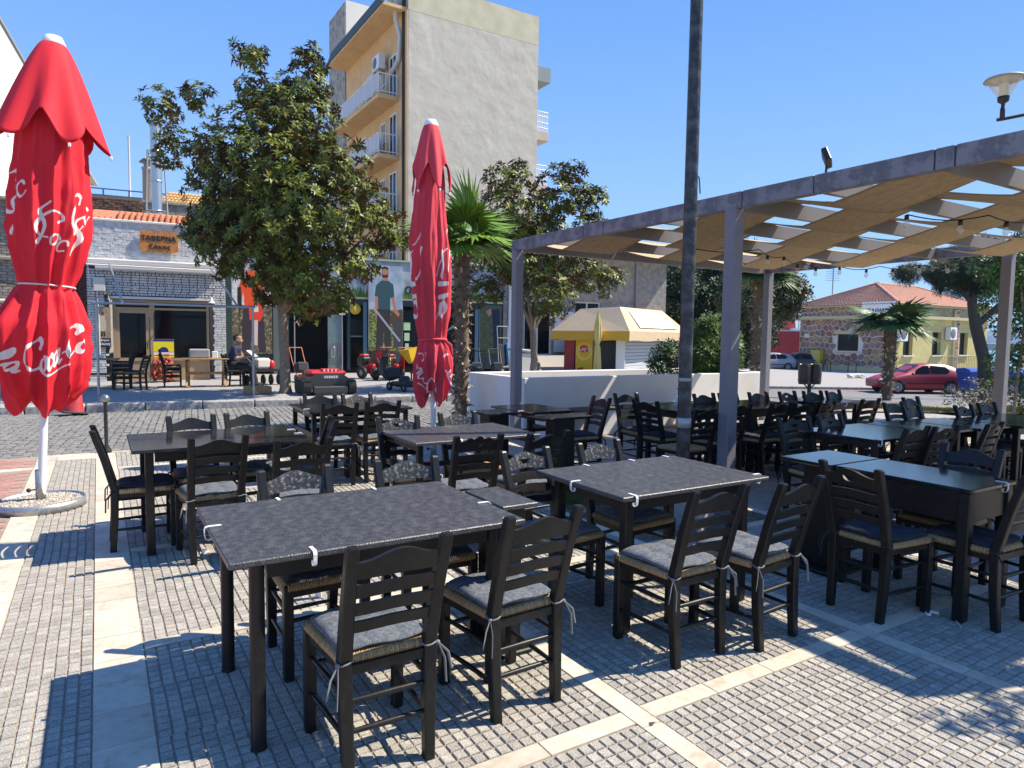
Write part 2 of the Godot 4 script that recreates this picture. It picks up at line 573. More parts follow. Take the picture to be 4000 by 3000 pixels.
func build_plaza() -> void:
	var rng := RandomNumberGenerator.new()
	rng.seed = 11
	var root := struct_root("plaza_paving")
	var bed := MB.new()
	var bz := -10.05
	bed.flat()
	bed.quad(Vector3(-3.2, -0.0075, bz), Vector3(12.2, -0.0075, bz), Vector3(12.2, -0.0075, 2.5), Vector3(-3.2, -0.0075, 2.5))
	obj("joint_bed", bed, M.joint, root)
	# grey ribbed blocks
	var xfs := []
	var cols := []
	var cellsx := [[-0.46, -0.06], [0.155, 1.81]]
	for k in ZBANDS.size() - 1:
		cellsx.append([ZBANDS[k] + 0.05, ZBANDS[k + 1] - 0.05])
	var cellsz := []
	for k in XBANDS.size() - 1:
		cellsz.append([XBANDS[k + 1] + 0.05, XBANDS[k] - 0.05])
	cellsz.append([-9.93, XBANDS[-1] - 0.05])
	for ci in cellsx.size():
		var rows: Array = cellsz if ci > 0 else [[-9.6, 1.4]]
		for rw in rows:
			if ci == 3 and rw[0] > -5.5 and rw[0] < -5.2:
				continue      # tree pit
			var x0: float = cellsx[ci][0]
			var x1: float = cellsx[ci][1]
			var nx := int(round((x1 - x0) / 0.0515))
			var nz := int(round((rw[1] - rw[0]) / 0.0525))
			var px := (x1 - x0) / nx
			var pz: float = (rw[1] - rw[0]) / nz
			var drift := PackedFloat32Array()
			for i in nx + 1:
				drift.append(0.0)
			for j in nz:
				if j % 8 == 0:      # blocks come as 8-row tiles, set a little out of line with each other
					for i in nx + 1:
						if i % 8 == 0: drift[i] = rng.randf_range(-0.005, 0.005)
						else: drift[i] = drift[i - 1]
				for i in nx:
					var cx := x0 + (i + 0.5) * px + drift[i]
					var cz: float = rw[0] + (j + 0.5) * pz + drift[i] * 0.6
					if cx > 5.3 and cz > -0.4: continue
					var y := rng.randf_range(-0.0018, 0.0012)
					var g := rng.randf_range(0.70, 0.96)
					xfs.append(Transform3D(Basis(Vector3(px - 0.0085, 0, rng.randf_range(-0.0008, 0.0008)), Vector3(rng.randf_range(-0.02, 0.02), 1, rng.randf_range(-0.02, 0.02)), Vector3(0, 0, pz - 0.0075)), Vector3(cx, y, cz)))
					cols.append(Color(g, g * 0.995, g * rng.randf_range(0.97, 1.0)))
	lay(root, "paving_block", block_mesh(0.05, 0.009), M.block, xfs, cols, 300)
	# travertine bands
	xfs = []
	cols = []
	var slab := func(x0: float, x1: float, z0: float, z1: float) -> void:
		var g := rng.randf_range(0.84, 1.0)
		xfs.append(Transform3D(Basis(Vector3(x1 - x0 - 0.003, 0, 0), Vector3(0, 1, 0), Vector3(0, 0, z1 - z0 - 0.003)), Vector3((x0 + x1) / 2, rng.randf_range(0.0, 0.0018), (z0 + z1) / 2)))
		cols.append(Color(g, g * rng.randf_range(0.97, 1.0), g * rng.randf_range(0.93, 1.0)))
	var z := -9.6
	while z < 1.6:
		var l := rng.randf_range(0.24, 0.30)
		slab.call(-0.057, 0.153, z, z + l)
		var l2 := rng.randf_range(0.3, 0.42)
		z += l
	z = -9.62
	while z < 1.6:
		var l := rng.randf_range(0.32, 0.42)
		slab.call(-0.655, -0.463, z, z + l)
		z += l
	for zb in ZBANDS:
		z = -9.93
		while z < 1.4:
			var l := rng.randf_range(0.34, 0.46)
			slab.call(zb - 0.048, zb + 0.048, z, minf(z + l, 1.45))
			z += l
	for xb in XBANDS:
		for k in range(-1, ZBANDS.size() - 1):
			var x0: float = 0.156 if k < 0 else ZBANDS[k] + 0.049
			var x1: float = ZBANDS[k + 1] - 0.049
			var parts := 4
			for i in parts:
				slab.call(lerpf(x0, x1, float(i) / parts), lerpf(x0, x1, float(i + 1) / parts), xb - 0.048, xb + 0.048)
	var x := -0.66
	while x < 11.5:   # edge towards the street
		var l := rng.randf_range(0.5, 0.7)
		slab.call(x, x + l, -10.05, -9.935)
		x += l
	slab.call(-0.46, 0.15, -9.935, -9.61)
	slab.call(-0.66, -0.46, -9.935, -9.63)
	x = -3.0
	while x < -0.7:
		slab.call(x, minf(x + 0.45, -0.66), -9.27, -9.09)
		x += 0.45
	lay(root, "travertine_slab", block_mesh(0.004, 0.012), M.travertine, xfs, cols, 300)
	# red pavers on the far left
	xfs = []
	cols = []
	var row := 0
	z = -9.92
	while z < 1.4:
		if z + 0.1 < -9.28 or z > -9.09:
			x = -0.665 - (0.1 if row % 2 == 0 else 0.0)
			while x > -3.0:
				var g := rng.randf_range(0.75, 1.0)
				xfs.append(Transform3D(Basis(Vector3(0.194, 0, 0), Vector3(0, 1, 0), Vector3(0, 0, 0.094)), Vector3(x - 0.1, rng.randf_range(-0.002, 0.001), z + 0.05)))
				cols.append(Color(g, g, g))
				x -= 0.2
		row += 1
		z += 0.1
	lay(root, "red_paver", block_mesh(0.02, 0.01), M.red_paver, xfs, cols, 120)
	# tree pit with bare earth around the lamp post
	var pit := struct_root("earth_pit")
	var e := MB.new()
	e.smooth(1)
	var n := FastNoiseLite.new()
	n.seed = 4
	n.frequency = 2.5
	for i in 40:
		for j in 40:
			var P := func(a: int, c: int) -> Vector3:
				var px: float = 3.505 + 1.51 * a / 40.0
				var pz: float = -5.375 + 1.61 * c / 40.0
				return Vector3(px, -0.004 + 0.022 * n.get_noise_2d(px, pz) * minf(1.0, minf(minf(a, 40 - a), minf(c, 40 - c)) / 3.0), pz)
			e.quad(P.call(i, j), P.call(i + 1, j), P.call(i + 1, j + 1), P.call(i, j + 1))
	obj("soil", e, M.earth, pit)
	# ground beyond the paving under and right of the pergola
	var side := MB.new()
	side.quad(Vector3(11.4, -0.012, -10.0), Vector3(15.5, -0.02, -10.0), Vector3(15.5, -0.02, 3), Vector3(11.4, -0.012, 3))
	side.quad(Vector3(5.3, -0.014, -0.4), Vector3(15.5, -0.014, -0.4), Vector3(15.5, -0.014, 4), Vector3(5.3, -0.014, 4))
	struct("pavement", side, M.sidewalk)

# ------------------------------------------------------------------ street and far pavement
func build_street() -> void:
	var rng := RandomNumberGenerator.new()
	rng.seed = 21
	var root := struct_root("street")
	var bed := MB.new()
	bed.quad(st_pos(-14, 0.3, -0.045), st_pos(14, 0.3, -0.045), Vector3(14.5, -0.045, -10.0), Vector3(-14, -0.045, -9.0))
	obj("joint_bed", bed, M.sand_joint, root)
	var xfs := []
	var cols := []
	for i in range(-75, 105):
		for j in 62:
			var s := i * 0.108 + (rng.randf_range(-0.008, 0.008))
			var nn := -0.06 - j * 0.098 + 0.012 * sin(s * 1.7 + j * 0.3)
			var p := st_pos(s, nn)
			if p.z > -10.1 or p.x < -7.5: continue
			if p.z > -9.75 + (p.x + 0.7) * 0.55 and p.x < -0.7: continue
			var camber := 0.02 * sin(clampf(-nn / 5.0, 0, 1) * PI)
			var b := Basis(Vector3.UP, STREET_TURN + rng.randf_range(-0.06, 0.06))
			var w := rng.randf_range(0.086, 0.098)
			var l := rng.randf_range(0.078, 0.09)
			b = b * Basis(Vector3(w, 0, 0), Vector3(rng.randf_range(-0.05, 0.05), 1, rng.randf_range(-0.05, 0.05)), Vector3(0, 0, l))
			xfs.append(Transform3D(b, Vector3(p.x, -0.028 + camber + rng.randf_range(-0.004, 0.004), p.z)))
			var g := rng.randf_range(0.72, 0.97)
			cols.append(Color(g, g, g))
	lay(root, "cobble", block_mesh(0.12, 0.02), M.cobble, xfs, cols, 300)
	# pavement of the far side with its kerb stones
	var walk := struct_root("far_pavement")
	var b2 := MB.new()
	b2.quad(st_pos(-14, 13, 0.11), st_pos(20, 13, 0.11), st_pos(20, 0.2, 0.11), st_pos(-14, 0.2, 0.11))
	obj("pavement_slab", b2, M.sidewalk, walk)
	var s := -6.0
	while s < 16.0:
		var l := rng.randf_range(0.75, 1.05)
		var k := MB.new().rbox(Vector3(0, 0.0, 0), Vector3(l - 0.02, 0.26, 0.2), 0.02)
		var o := obj("kerb_stone", k, M.kerb, walk, st_pos(s + l / 2, 0.1, rng.randf_range(-0.01, 0.0)), STREET_TURN + rng.randf_range(-0.01, 0.01))
		o.rotation.z = rng.randf_range(-0.008, 0.008)
		s += l
# ------------------------------------------------------------------ tables
var clip_mesh: ArrayMesh

func table_top_mesh(w: float, d: float, y: float, th: float) -> MB:
	return MB.new().rbox(Vector3(0, y - th / 2, 0), Vector3(w, th, d), 0.004)

func leg_table(label: String, x0: float, x1: float, z0: float, z1: float, style: String, m: Material, group := "black taverna tables") -> Node3D:
	var t := thing("taverna_table", label, "table", Vector3((x0 + x1) / 2, 0, (z0 + z1) / 2), 0.0, group)
	var w := x1 - x0
	var d := z1 - z0
	obj("table_top", table_top_mesh(w, d, 0.75, 0.024), m, t)
	if style == "legs" or style == "round":
		var ix := w / 2 - 0.11
		var iz := d / 2 - 0.10
		for a in [-1, 1]:
			for c in [-1, 1]:
				var l := MB.new()
				if style == "round":
					l.chain([Vector3(a * ix, 0.0, c * iz), Vector3(a * ix, 0.012, c * iz), Vector3(a * ix, 0.726, c * iz)], [0.031, 0.028, 0.028], 14)
				else:
					l.rbox(Vector3(a * ix, 0.363, c * iz), Vector3(0.055, 0.726, 0.055), 0.006)
				obj("leg", l, M.black, t)
			obj("apron", MB.new().box(Vector3(a * ix, 0.685, 0), Vector3(0.022, 0.075, d - 0.27)), M.black, t)
		for c in [-1, 1]:
			obj("apron", MB.new().box(Vector3(0, 0.685, c * iz), Vector3(w - 0.29, 0.075, 0.022)), M.black, t)
	elif style == "trestle":
		var ix := w / 2 - 0.06
		var iz := d / 2 - 0.06
		for a in [-1, 1]:
			for c in [-1, 1]:
				obj("leg", MB.new().rbox(Vector3(a * ix, 0.363, c * iz), Vector3(0.045, 0.726, 0.045), 0.005), M.black, t)
			obj("rail", MB.new().box(Vector3(a * ix, 0.50, 0), Vector3(0.03, 0.045, d - 0.166)), M.black, t)
			obj("rail", MB.new().box(Vector3(a * ix, 0.70, 0), Vector3(0.03, 0.05, d - 0.166)), M.black, t)
		obj("brace", MB.new().box(Vector3(0, 0.50, 0), Vector3(w - 0.151, 0.04, 0.03)), M.black, t)
	elif style == "deep":
		var ix := w / 2 - 0.04
		var iz := d / 2 - 0.04
		for a in [-1, 1]:
			for c in [-1, 1]:
				obj("leg", MB.new().rbox(Vector3(a * ix, 0.363, c * iz), Vector3(0.062, 0.726, 0.062), 0.006), M.black, t)
			obj("apron", MB.new().box(Vector3(a * ix, 0.64, 0), Vector3(0.03, 0.17, d - 0.143)), M.black, t)
		for c in [-1, 1]:
			obj("apron", MB.new().box(Vector3(0, 0.64, c * iz), Vector3(w - 0.143, 0.17, 0.03)), M.black, t)
	else:   # pedestal: a boxed column on a flat foot
		obj("column", MB.new().rbox(Vector3(0, 0.375, 0), Vector3(minf(0.24, w * 0.6), 0.70, minf(0.24, d * 0.6)), 0.006), M.black, t)
		obj("foot_plate", MB.new().rbox(Vector3(0, 0.0125, 0), Vector3(minf(w * 0.9, 0.46), 0.025, minf(d * 0.95, 0.46)), 0.006), M.black, t)
	return t

func clip(at: Vector3, turn: float, label: String) -> void:
	if clip_mesh == null:
		var path := [Vector2(-0.052, 0.0025), Vector2(-0.02, 0.0025), Vector2(0.0, 0.0025), Vector2(0.010, -0.001), Vector2(0.0135, -0.009), Vector2(0.0125, -0.02), Vector2(0.012, -0.032), Vector2(0.010, -0.045), Vector2(0.0, -0.054), Vector2(-0.012, -0.052), Vector2(-0.017, -0.043), Vector2(-0.013, -0.036), Vector2(-0.006, -0.037)]
		clip_mesh = MB.new().band(path, 0.014, 0.0035).mesh()
	var o := obj("table_clip", clip_mesh, M.clip, null, at, turn)
	tag(o, label, "clip", "white tablecloth clips")

func build_tables() -> void:
	leg_table("rough black table nearest the camera with worn speckled top", 0.365, 1.58, -3.35, -2.46, "round", M.top_rough)
	leg_table("narrow black pedestal table butted against right end of the nearest table", 1.60, 1.80, -3.08, -2.69, "pedestal", M.top_rough)
	leg_table("weathered black table with four white clips in front of the tall pole", 2.22, 3.33, -3.35, -2.555, "legs", M.top_rough)
	leg_table("black table at left with five chairs and a chair at its left end", 0.17, 1.37, -6.0, -5.14, "legs", M.top_gloss)
	leg_table("black trestle table beside the cobbles, in front of robot mower", 1.82, 2.95, -7.83, -6.93, "trestle", M.top_gloss)
	leg_table("black table with reddish reflection under the faded parasol", 1.98, 3.09, -5.4, -4.6, "trestle", M.top_rough)
	leg_table("black rail table before the left pergola post, beside the red-post chair", 3.82, 4.42, -6.72, -5.93, "trestle", M.top_gloss)
	leg_table("low black pedestal table left of the pergola corner post", 3.37, 3.78, -6.38, -6.03, "pedestal", M.top_gloss)
	leg_table("narrow black pedestal table in front of the pair by pergola post", 3.65, 4.29, -5.71, -5.41, "pedestal", M.top_gloss)
	leg_table("shiny table with a water bottle on it behind the tall pole", 5.42, 6.30, -6.05, -5.33, "legs", M.top_gloss)
	leg_table("shiny table with chairs both sides, right of the bottle table under pergola", 6.36, 7.45, -6.0, -5.16, "legs", M.top_gloss)
	leg_table("farthest shiny table near the two barrel bins under pergola", 7.82, 8.68, -5.82, -5.18, "legs", M.top_gloss)
	leg_table("sky reflecting trestle table at left end of the long middle row", 5.34, 6.29, -3.82, -3.08, "trestle", M.top_gloss)
	leg_table("second sky reflecting table of the long middle row", 6.32, 6.90, -3.78, -3.09, "legs", M.top_gloss)
	leg_table("third sky reflecting table of the long middle row", 6.93, 7.50, -3.72, -3.04, "legs", M.top_gloss)
	leg_table("last shiny table of the middle row, cut by the frame", 7.54, 8.75, -3.62, -2.95, "legs", M.top_gloss)
	leg_table("small bright pedestal table behind the deep-sided table at right", 3.99, 4.53, -2.98, -2.60, "pedestal", M.top_gloss)
	leg_table("deep sided black table in shade at right edge with a drawer front", 4.01, 4.53, -2.585, -1.79, "deep", M.top_gloss)
	# clips
	clip(Vector3(0.365, 0.751, -2.98), PI, "white clip on left edge of the nearest table")
	clip(Vector3(0.66, 0.751, -2.46), -PI / 2, "white clip on front edge of nearest table near its left corner")
	clip(Vector3(1.50, 0.751, -2.46), -PI / 2, "white clip on front edge of nearest table by second chair")
	clip(Vector3(1.58, 0.751, -2.80), 0, "white clip on right edge of the nearest table")
	clip(Vector3(1.20, 0.751, -3.35), PI / 2, "white clip on back edge of nearest table behind a worn chair")
	clip(Vector3(0.72, 0.751, -3.35), PI / 2, "white clip on back edge of nearest table at the left")
	clip(Vector3(2.22, 0.751, -2.98), PI, "white clip on left edge of table before the tall pole")
	clip(Vector3(2.30, 0.751, -2.555), -PI / 2, "white clip at front corner of table before the tall pole")
	clip(Vector3(3.33, 0.751, -2.63), 0, "white clip at right corner of table before the tall pole")
	clip(Vector3(2.58, 0.751, -3.35), PI / 2, "leftmost clip on back edge of table before the pole")
	clip(Vector3(2.95, 0.751, -3.35), PI / 2, "middle clip on back edge of table before the pole")
	clip(Vector3(3.25, 0.751, -3.35), PI / 2, "rightmost clip on back edge of table before the pole")
	clip(Vector3(1.37, 0.751, -5.72), 0, "white clip on right end of the left table, farther one")
	clip(Vector3(1.37, 0.751, -5.48), 0, "white clip on right end of the left table, nearer one")
	clip(Vector3(2.02, 0.751, -5.4), PI / 2, "white clip at far left corner of table under faded parasol")
	clip(Vector3(2.36, 0.751, -4.6), -PI / 2, "white clip on front edge of table under faded parasol")
	clip(Vector3(1.84, 0.751, -7.2), PI, "white clip on left end of table beside the cobbles")
	clip(Vector3(2.02, 0.751, -6.93), -PI / 2, "white clip on front edge of table beside cobbles, left one")
	clip(Vector3(2.72, 0.751, -6.93), -PI / 2, "white clip on front edge of table beside cobbles, right one")
	clip(Vector3(3.82, 0.751, -6.1), PI, "white clip on left edge of rail table near pergola corner")
	clip(Vector3(4.42, 0.751, -6.05), 0, "white clip on right edge of rail table near pergola corner")
	clip(Vector3(5.37, 0.751, -3.08), -PI / 2, "white clip on left table of the long middle row")
	clip(Vector3(7.5, 0.751, -3.12), 0, "white clip at end of third table in the middle row")
	clip(Vector3(4.01, 0.751, -2.30), PI, "white clip on left edge of deep sided table at right")
	clip(Vector3(4.40, 0.751, -1.79), -PI / 2, "white clip at near corner of deep sided table at right")
	clip(Vector3(8.2, 0.751, -5.18), -PI / 2, "white clip on farthest shiny table")
	# water bottle
	var bt := thing("water_bottle", "clear plastic water bottle on shiny table behind the pole", "bottle", Vector3(5.78, 0.7505, -5.75))
	obj("bottle_body", MB.new().lathe([Vector2(0, 0), Vector2(0.03, 0.0), Vector2(0.032, 0.02), Vector2(0.031, 0.13), Vector2(0.028, 0.16), Vector2(0.013, 0.195), Vector2(0.013, 0.205), Vector2(0, 0.205)], 14), smat(Color(0.8, 0.9, 0.95, 0.45), 0.1), bt)
	bt.get_child(0).material_override.transparency = BaseMaterial3D.TRANSPARENCY_ALPHA
	obj("paper_label", MB.new().lathe([Vector2(0.0325, 0.06), Vector2(0.0325, 0.10)], 14), M.white, bt)
	obj("cap", MB.new().lathe([Vector2(0.015, 0.205), Vector2(0.015, 0.222), Vector2(0, 0.222)], 10), smat(lin(0.1, 0.25, 0.6), 0.4), bt)

# ------------------------------------------------------------------ chairs
var protos := {}

func rail_mesh(kind: String) -> MB:   # arched top rail, bowed backwards, local to chair
	var b := MB.new()
	var N := 24
	var hw := 0.152
	var lean := 0.29
	var F := func(x: float, y: float, side: float) -> Vector3:
		var bow := 0.018 * (1.0 - pow(x / hw, 2.0))
		var zz := 0.185 + (y - 0.43) * lean + bow
		return Vector3(x, y, zz + side * 0.010)
	var top := func(x: float) -> float:
		var t: float = absf(x) / hw
		if kind == "heart":
			return 0.815 + 0.032 * cos(t * PI * 0.5) + 0.010 * cos(t * PI * 4.0) * (1.0 - t * 0.6)
		return 0.806 + 0.038 * (0.5 + 0.5 * cos(minf(t * 1.08, 1.0) * PI))
	var bot := func(x: float) -> float:
		var t: float = absf(x) / hw
		return 0.742 + 0.010 * (1.0 - t * t)
	var hole := func(x: float) -> Vector2:       # lower and upper edge of the cut-out, or empty
		if kind == "crescent" and absf(x) < 0.042:
			var t: float = 1.0 - pow(x / 0.042, 2.0)
			return Vector2(0.800 - 0.030 * t, 0.800 + 0.004)
		if kind == "heart" and absf(x) < 0.028:
			var a: float = absf(x) / 0.028
			return Vector2(0.776 + 0.026 * a, 0.803 + 0.010 * sin(a * PI) - 0.002)
		return Vector2.ZERO
	var put := func(xa: float, xb: float, la: float, ua: float, lb: float, ub: float) -> void:
		b.smooth(2)
		b.quad(F.call(xa, ua, 1), F.call(xb, ub, 1), F.call(xb, lb, 1), F.call(xa, la, 1))
		b.smooth(3)
		b.quad(F.call(xb, ub, -1), F.call(xa, ua, -1), F.call(xa, la, -1), F.call(xb, lb, -1))
		b.smooth(4)
		b.quad(F.call(xa, ua, -1), F.call(xb, ub, -1), F.call(xb, ub, 1), F.call(xa, ua, 1))
		b.smooth(5)
		b.quad(F.call(xb, lb, -1), F.call(xa, la, -1), F.call(xa, la, 1), F.call(xb, lb, 1))
	for i in N:
		var xa := -hw + 2.0 * hw * i / N
		var xb := -hw + 2.0 * hw * (i + 1) / N
		var ha: Vector2 = hole.call(xa)
		var hb: Vector2 = hole.call(xb)
		if ha == Vector2.ZERO and hb == Vector2.ZERO:
			put.call(xa, xb, bot.call(xa), top.call(xa), bot.call(xb), top.call(xb))
		else:
			if ha == Vector2.ZERO: ha = Vector2.ONE * (hb.x + hb.y) * 0.5
			if hb == Vector2.ZERO: hb = Vector2.ONE * (ha.x + ha.y) * 0.5
			put.call(xa, xb, bot.call(xa), ha.x, bot.call(xb), hb.x)
			put.call(xa, xb, ha.y, top.call(xa), hb.y, top.call(xb))
	return b

func slat_mesh(y: float, h: float) -> MB:
	var b := MB.new()
	var N := 10
	var hw := 0.150
	for i in N:
		var q := []
		for e in [0, 1]:
			var x = -hw + 2.0 * hw * (i + e) / N
			var bow := 0.016 * (1.0 - pow(x / hw, 2.0))
			for s in [-1.0, 1.0]:
				for yy in [y - h / 2, y + h / 2]:
					q.append(Vector3(x, yy + 0.004 * cos(x / hw * PI), 0.185 + (yy - 0.43) * 0.29 + bow + s * 0.008))
		# q: 0 lo back-,1 hi,2 lo front+,3 hi ; 4..7 next
		b.smooth(2); b.quad(q[3], q[7], q[6], q[2])
		b.smooth(3); b.quad(q[5], q[1], q[0], q[4])
		b.smooth(4); b.quad(q[1], q[5], q[7], q[3])
		b.smooth(5); b.quad(q[4], q[0], q[2], q[6])
	return b

func rush_mesh() -> ArrayMesh:   # woven seat: cords wrapped over the four rails, meeting along the diagonals
	var b := MB.new(Color.WHITE)
	var rng := RandomNumberGenerator.new()
	rng.seed = 3
	var corners := [Vector2(-0.185, -0.185), Vector2(0.185, -0.185), Vector2(0.158, 0.165), Vector2(-0.158, 0.165)]
	var N := 34
	for s in 4:
		var A: Vector2 = corners[s]
		var B: Vector2 = corners[(s + 1) % 4]
		var mid := (A + B) / 2
		var nrm := Vector2(mid.x, mid.y).normalized()
		for i in N:
			var g := rng.randf_range(0.75, 1.0)
			b.col = Color(g, g * rng.randf_range(0.94, 1.0), g * rng.randf_range(0.85, 1.0))
			var t0 := (i + 0.04) / N
			var t1 := (i + 0.96) / N
			var tm := (t0 + t1) / 2
			var bulge := rng.randf_range(0.003, 0.0055)
			var prof := []     # [inward fraction, height, out]
			for k in 7:
				var a := -PI / 2 + PI * k / 6.0
				prof.append([0.0, 0.423 + 0.017 * sin(a), 0.016 * cos(a)])
			prof.append([0.45, 0.440, 0.0])
			prof.append([0.93, 0.434, 0.0])
			b.smooth(1)
			for k in prof.size() - 1:
				var row := func(t: float, pk: Array, lift: float) -> Vector3:
					var p: Vector2 = A.lerp(B, t)
					p = p.lerp(Vector2.ZERO, pk[0] * (1.0 - 0.0)) + nrm * (pk[2] + (lift if pk[2] > 0.004 else 0.0))
					return Vector3(p.x, pk[1] + (lift if pk[2] <= 0.004 else 0.0), p.y)
				b.quad(row.call(t1, prof[k + 1], 0.0), row.call(tm, prof[k + 1], bulge), row.call(tm, prof[k], bulge), row.call(t1, prof[k], 0.0))
				b.quad(row.call(tm, prof[k + 1], bulge), row.call(t0, prof[k + 1], 0.0), row.call(t0, prof[k], 0.0), row.call(tm, prof[k], bulge))
	return b.mesh()

func cushion_mesh() -> ArrayMesh:
	var b := MB.new()
	b.smooth(1)
	var N := 26
	var P := func(i: int, j: int, under: bool) -> Vector3:
		var u: float = -1.0 + 2.0 * i / N
		var w: float = -1.0 + 2.0 * j / N
		var x: float = u * lerpf(0.186, 0.168, (w + 1) / 2)
		var z: float = -0.012 + w * 0.178
		# rounded corners
		var c := maxf(absf(u), absf(w))
		var k := 1.0 - 0.055 * pow(minf(absf(u), absf(w)), 6.0) * c
		x *= k
		z *= k
		var puff := pow(maxf(0.0, 1.0 - pow(absf(u), 5.0)), 0.5) * pow(maxf(0.0, 1.0 - pow(absf(w), 5.0)), 0.5)
		for t in [Vector2(-0.33, -0.33), Vector2(0.33, -0.33), Vector2(-0.33, 0.33), Vector2(0.33, 0.33)]:
			puff *= 1.0 - 0.75 * exp(-(Vector2(u, w) - t).length_squared() * 40.0)
		puff *= 1.0 - 0.25 * exp(-pow((absf(u) - 0.33) * 9.0, 2.0)) - 0.25 * exp(-pow((absf(w) - 0.33) * 9.0, 2.0))
		var wave := 0.004 * sin(u * 5.0 + w * 3.0) * maxf(absf(u), absf(w))
		return Vector3(x, 0.449 + wave + (0.003 if under else 0.008 + 0.024 * puff), z)
	for i in N:
		for j in N:
			b.quad(P.call(i, j, false), P.call(i + 1, j, false), P.call(i + 1, j + 1, false), P.call(i, j + 1, false))
			b.quad(P.call(i + 1, j, true), P.call(i, j, true), P.call(i, j + 1, true), P.call(i + 1, j + 1, true))
	for i in N:
		b.quad(P.call(i + 1, 0, false), P.call(i, 0, false), P.call(i, 0, true), P.call(i + 1, 0, true))
		b.quad(P.call(i, N, false), P.call(i + 1, N, false), P.call(i + 1, N, true), P.call(i, N, true))
		b.quad(P.call(0, i, false), P.call(0, i + 1, false), P.call(0, i + 1, true), P.call(0, i, true))
		b.quad(P.call(N, i + 1, false), P.call(N, i, false), P.call(N, i, true), P.call(N, i + 1, true))
	return b.mesh()

func post_mesh(s: float) -> MB:
	var b := MB.new()
	var y := [0.0, 0.22, 0.43, 0.66, 0.858, 0.866]
	var z := [0.205, 0.190, 0.185, 0.245, 0.309, 0.311]
	var x := [0.150, 0.155, 0.158, 0.163, 0.168, 0.168]
	var hw := [0.020, 0.0225, 0.0235, 0.0225, 0.021, 0.016]
	var hd := [0.020, 0.0225, 0.024, 0.022, 0.0195, 0.015]
	b.flat()
	var R := func(i: int) -> Array:
		var c := Vector3(s * x[i], y[i], z[i])
		var e := 0.005
		return [c + Vector3(-hw[i] + e, 0, -hd[i]), c + Vector3(hw[i] - e, 0, -hd[i]), c + Vector3(hw[i], 0, -hd[i] + e), c + Vector3(hw[i], 0, hd[i] - e), c + Vector3(hw[i] - e, 0, hd[i]), c + Vector3(-hw[i] + e, 0, hd[i]), c + Vector3(-hw[i], 0, hd[i] - e), c + Vector3(-hw[i], 0, -hd[i] + e)]
	for i in 5:
		var a: Array = R.call(i)
		var c: Array = R.call(i + 1)
		for k in 8:
			var k2 := (k + 1) % 8
			b.quad(c[k2], c[k], a[k], a[k2])
	var tp: Array = R.call(5)
	for k in range(1, 7):
		b.tri(tp[0], tp[k], tp[k + 1])
	var bt: Array = R.call(0)
	for k in range(1, 7):
		b.tri(bt[0], bt[k + 1], bt[k])
	return b

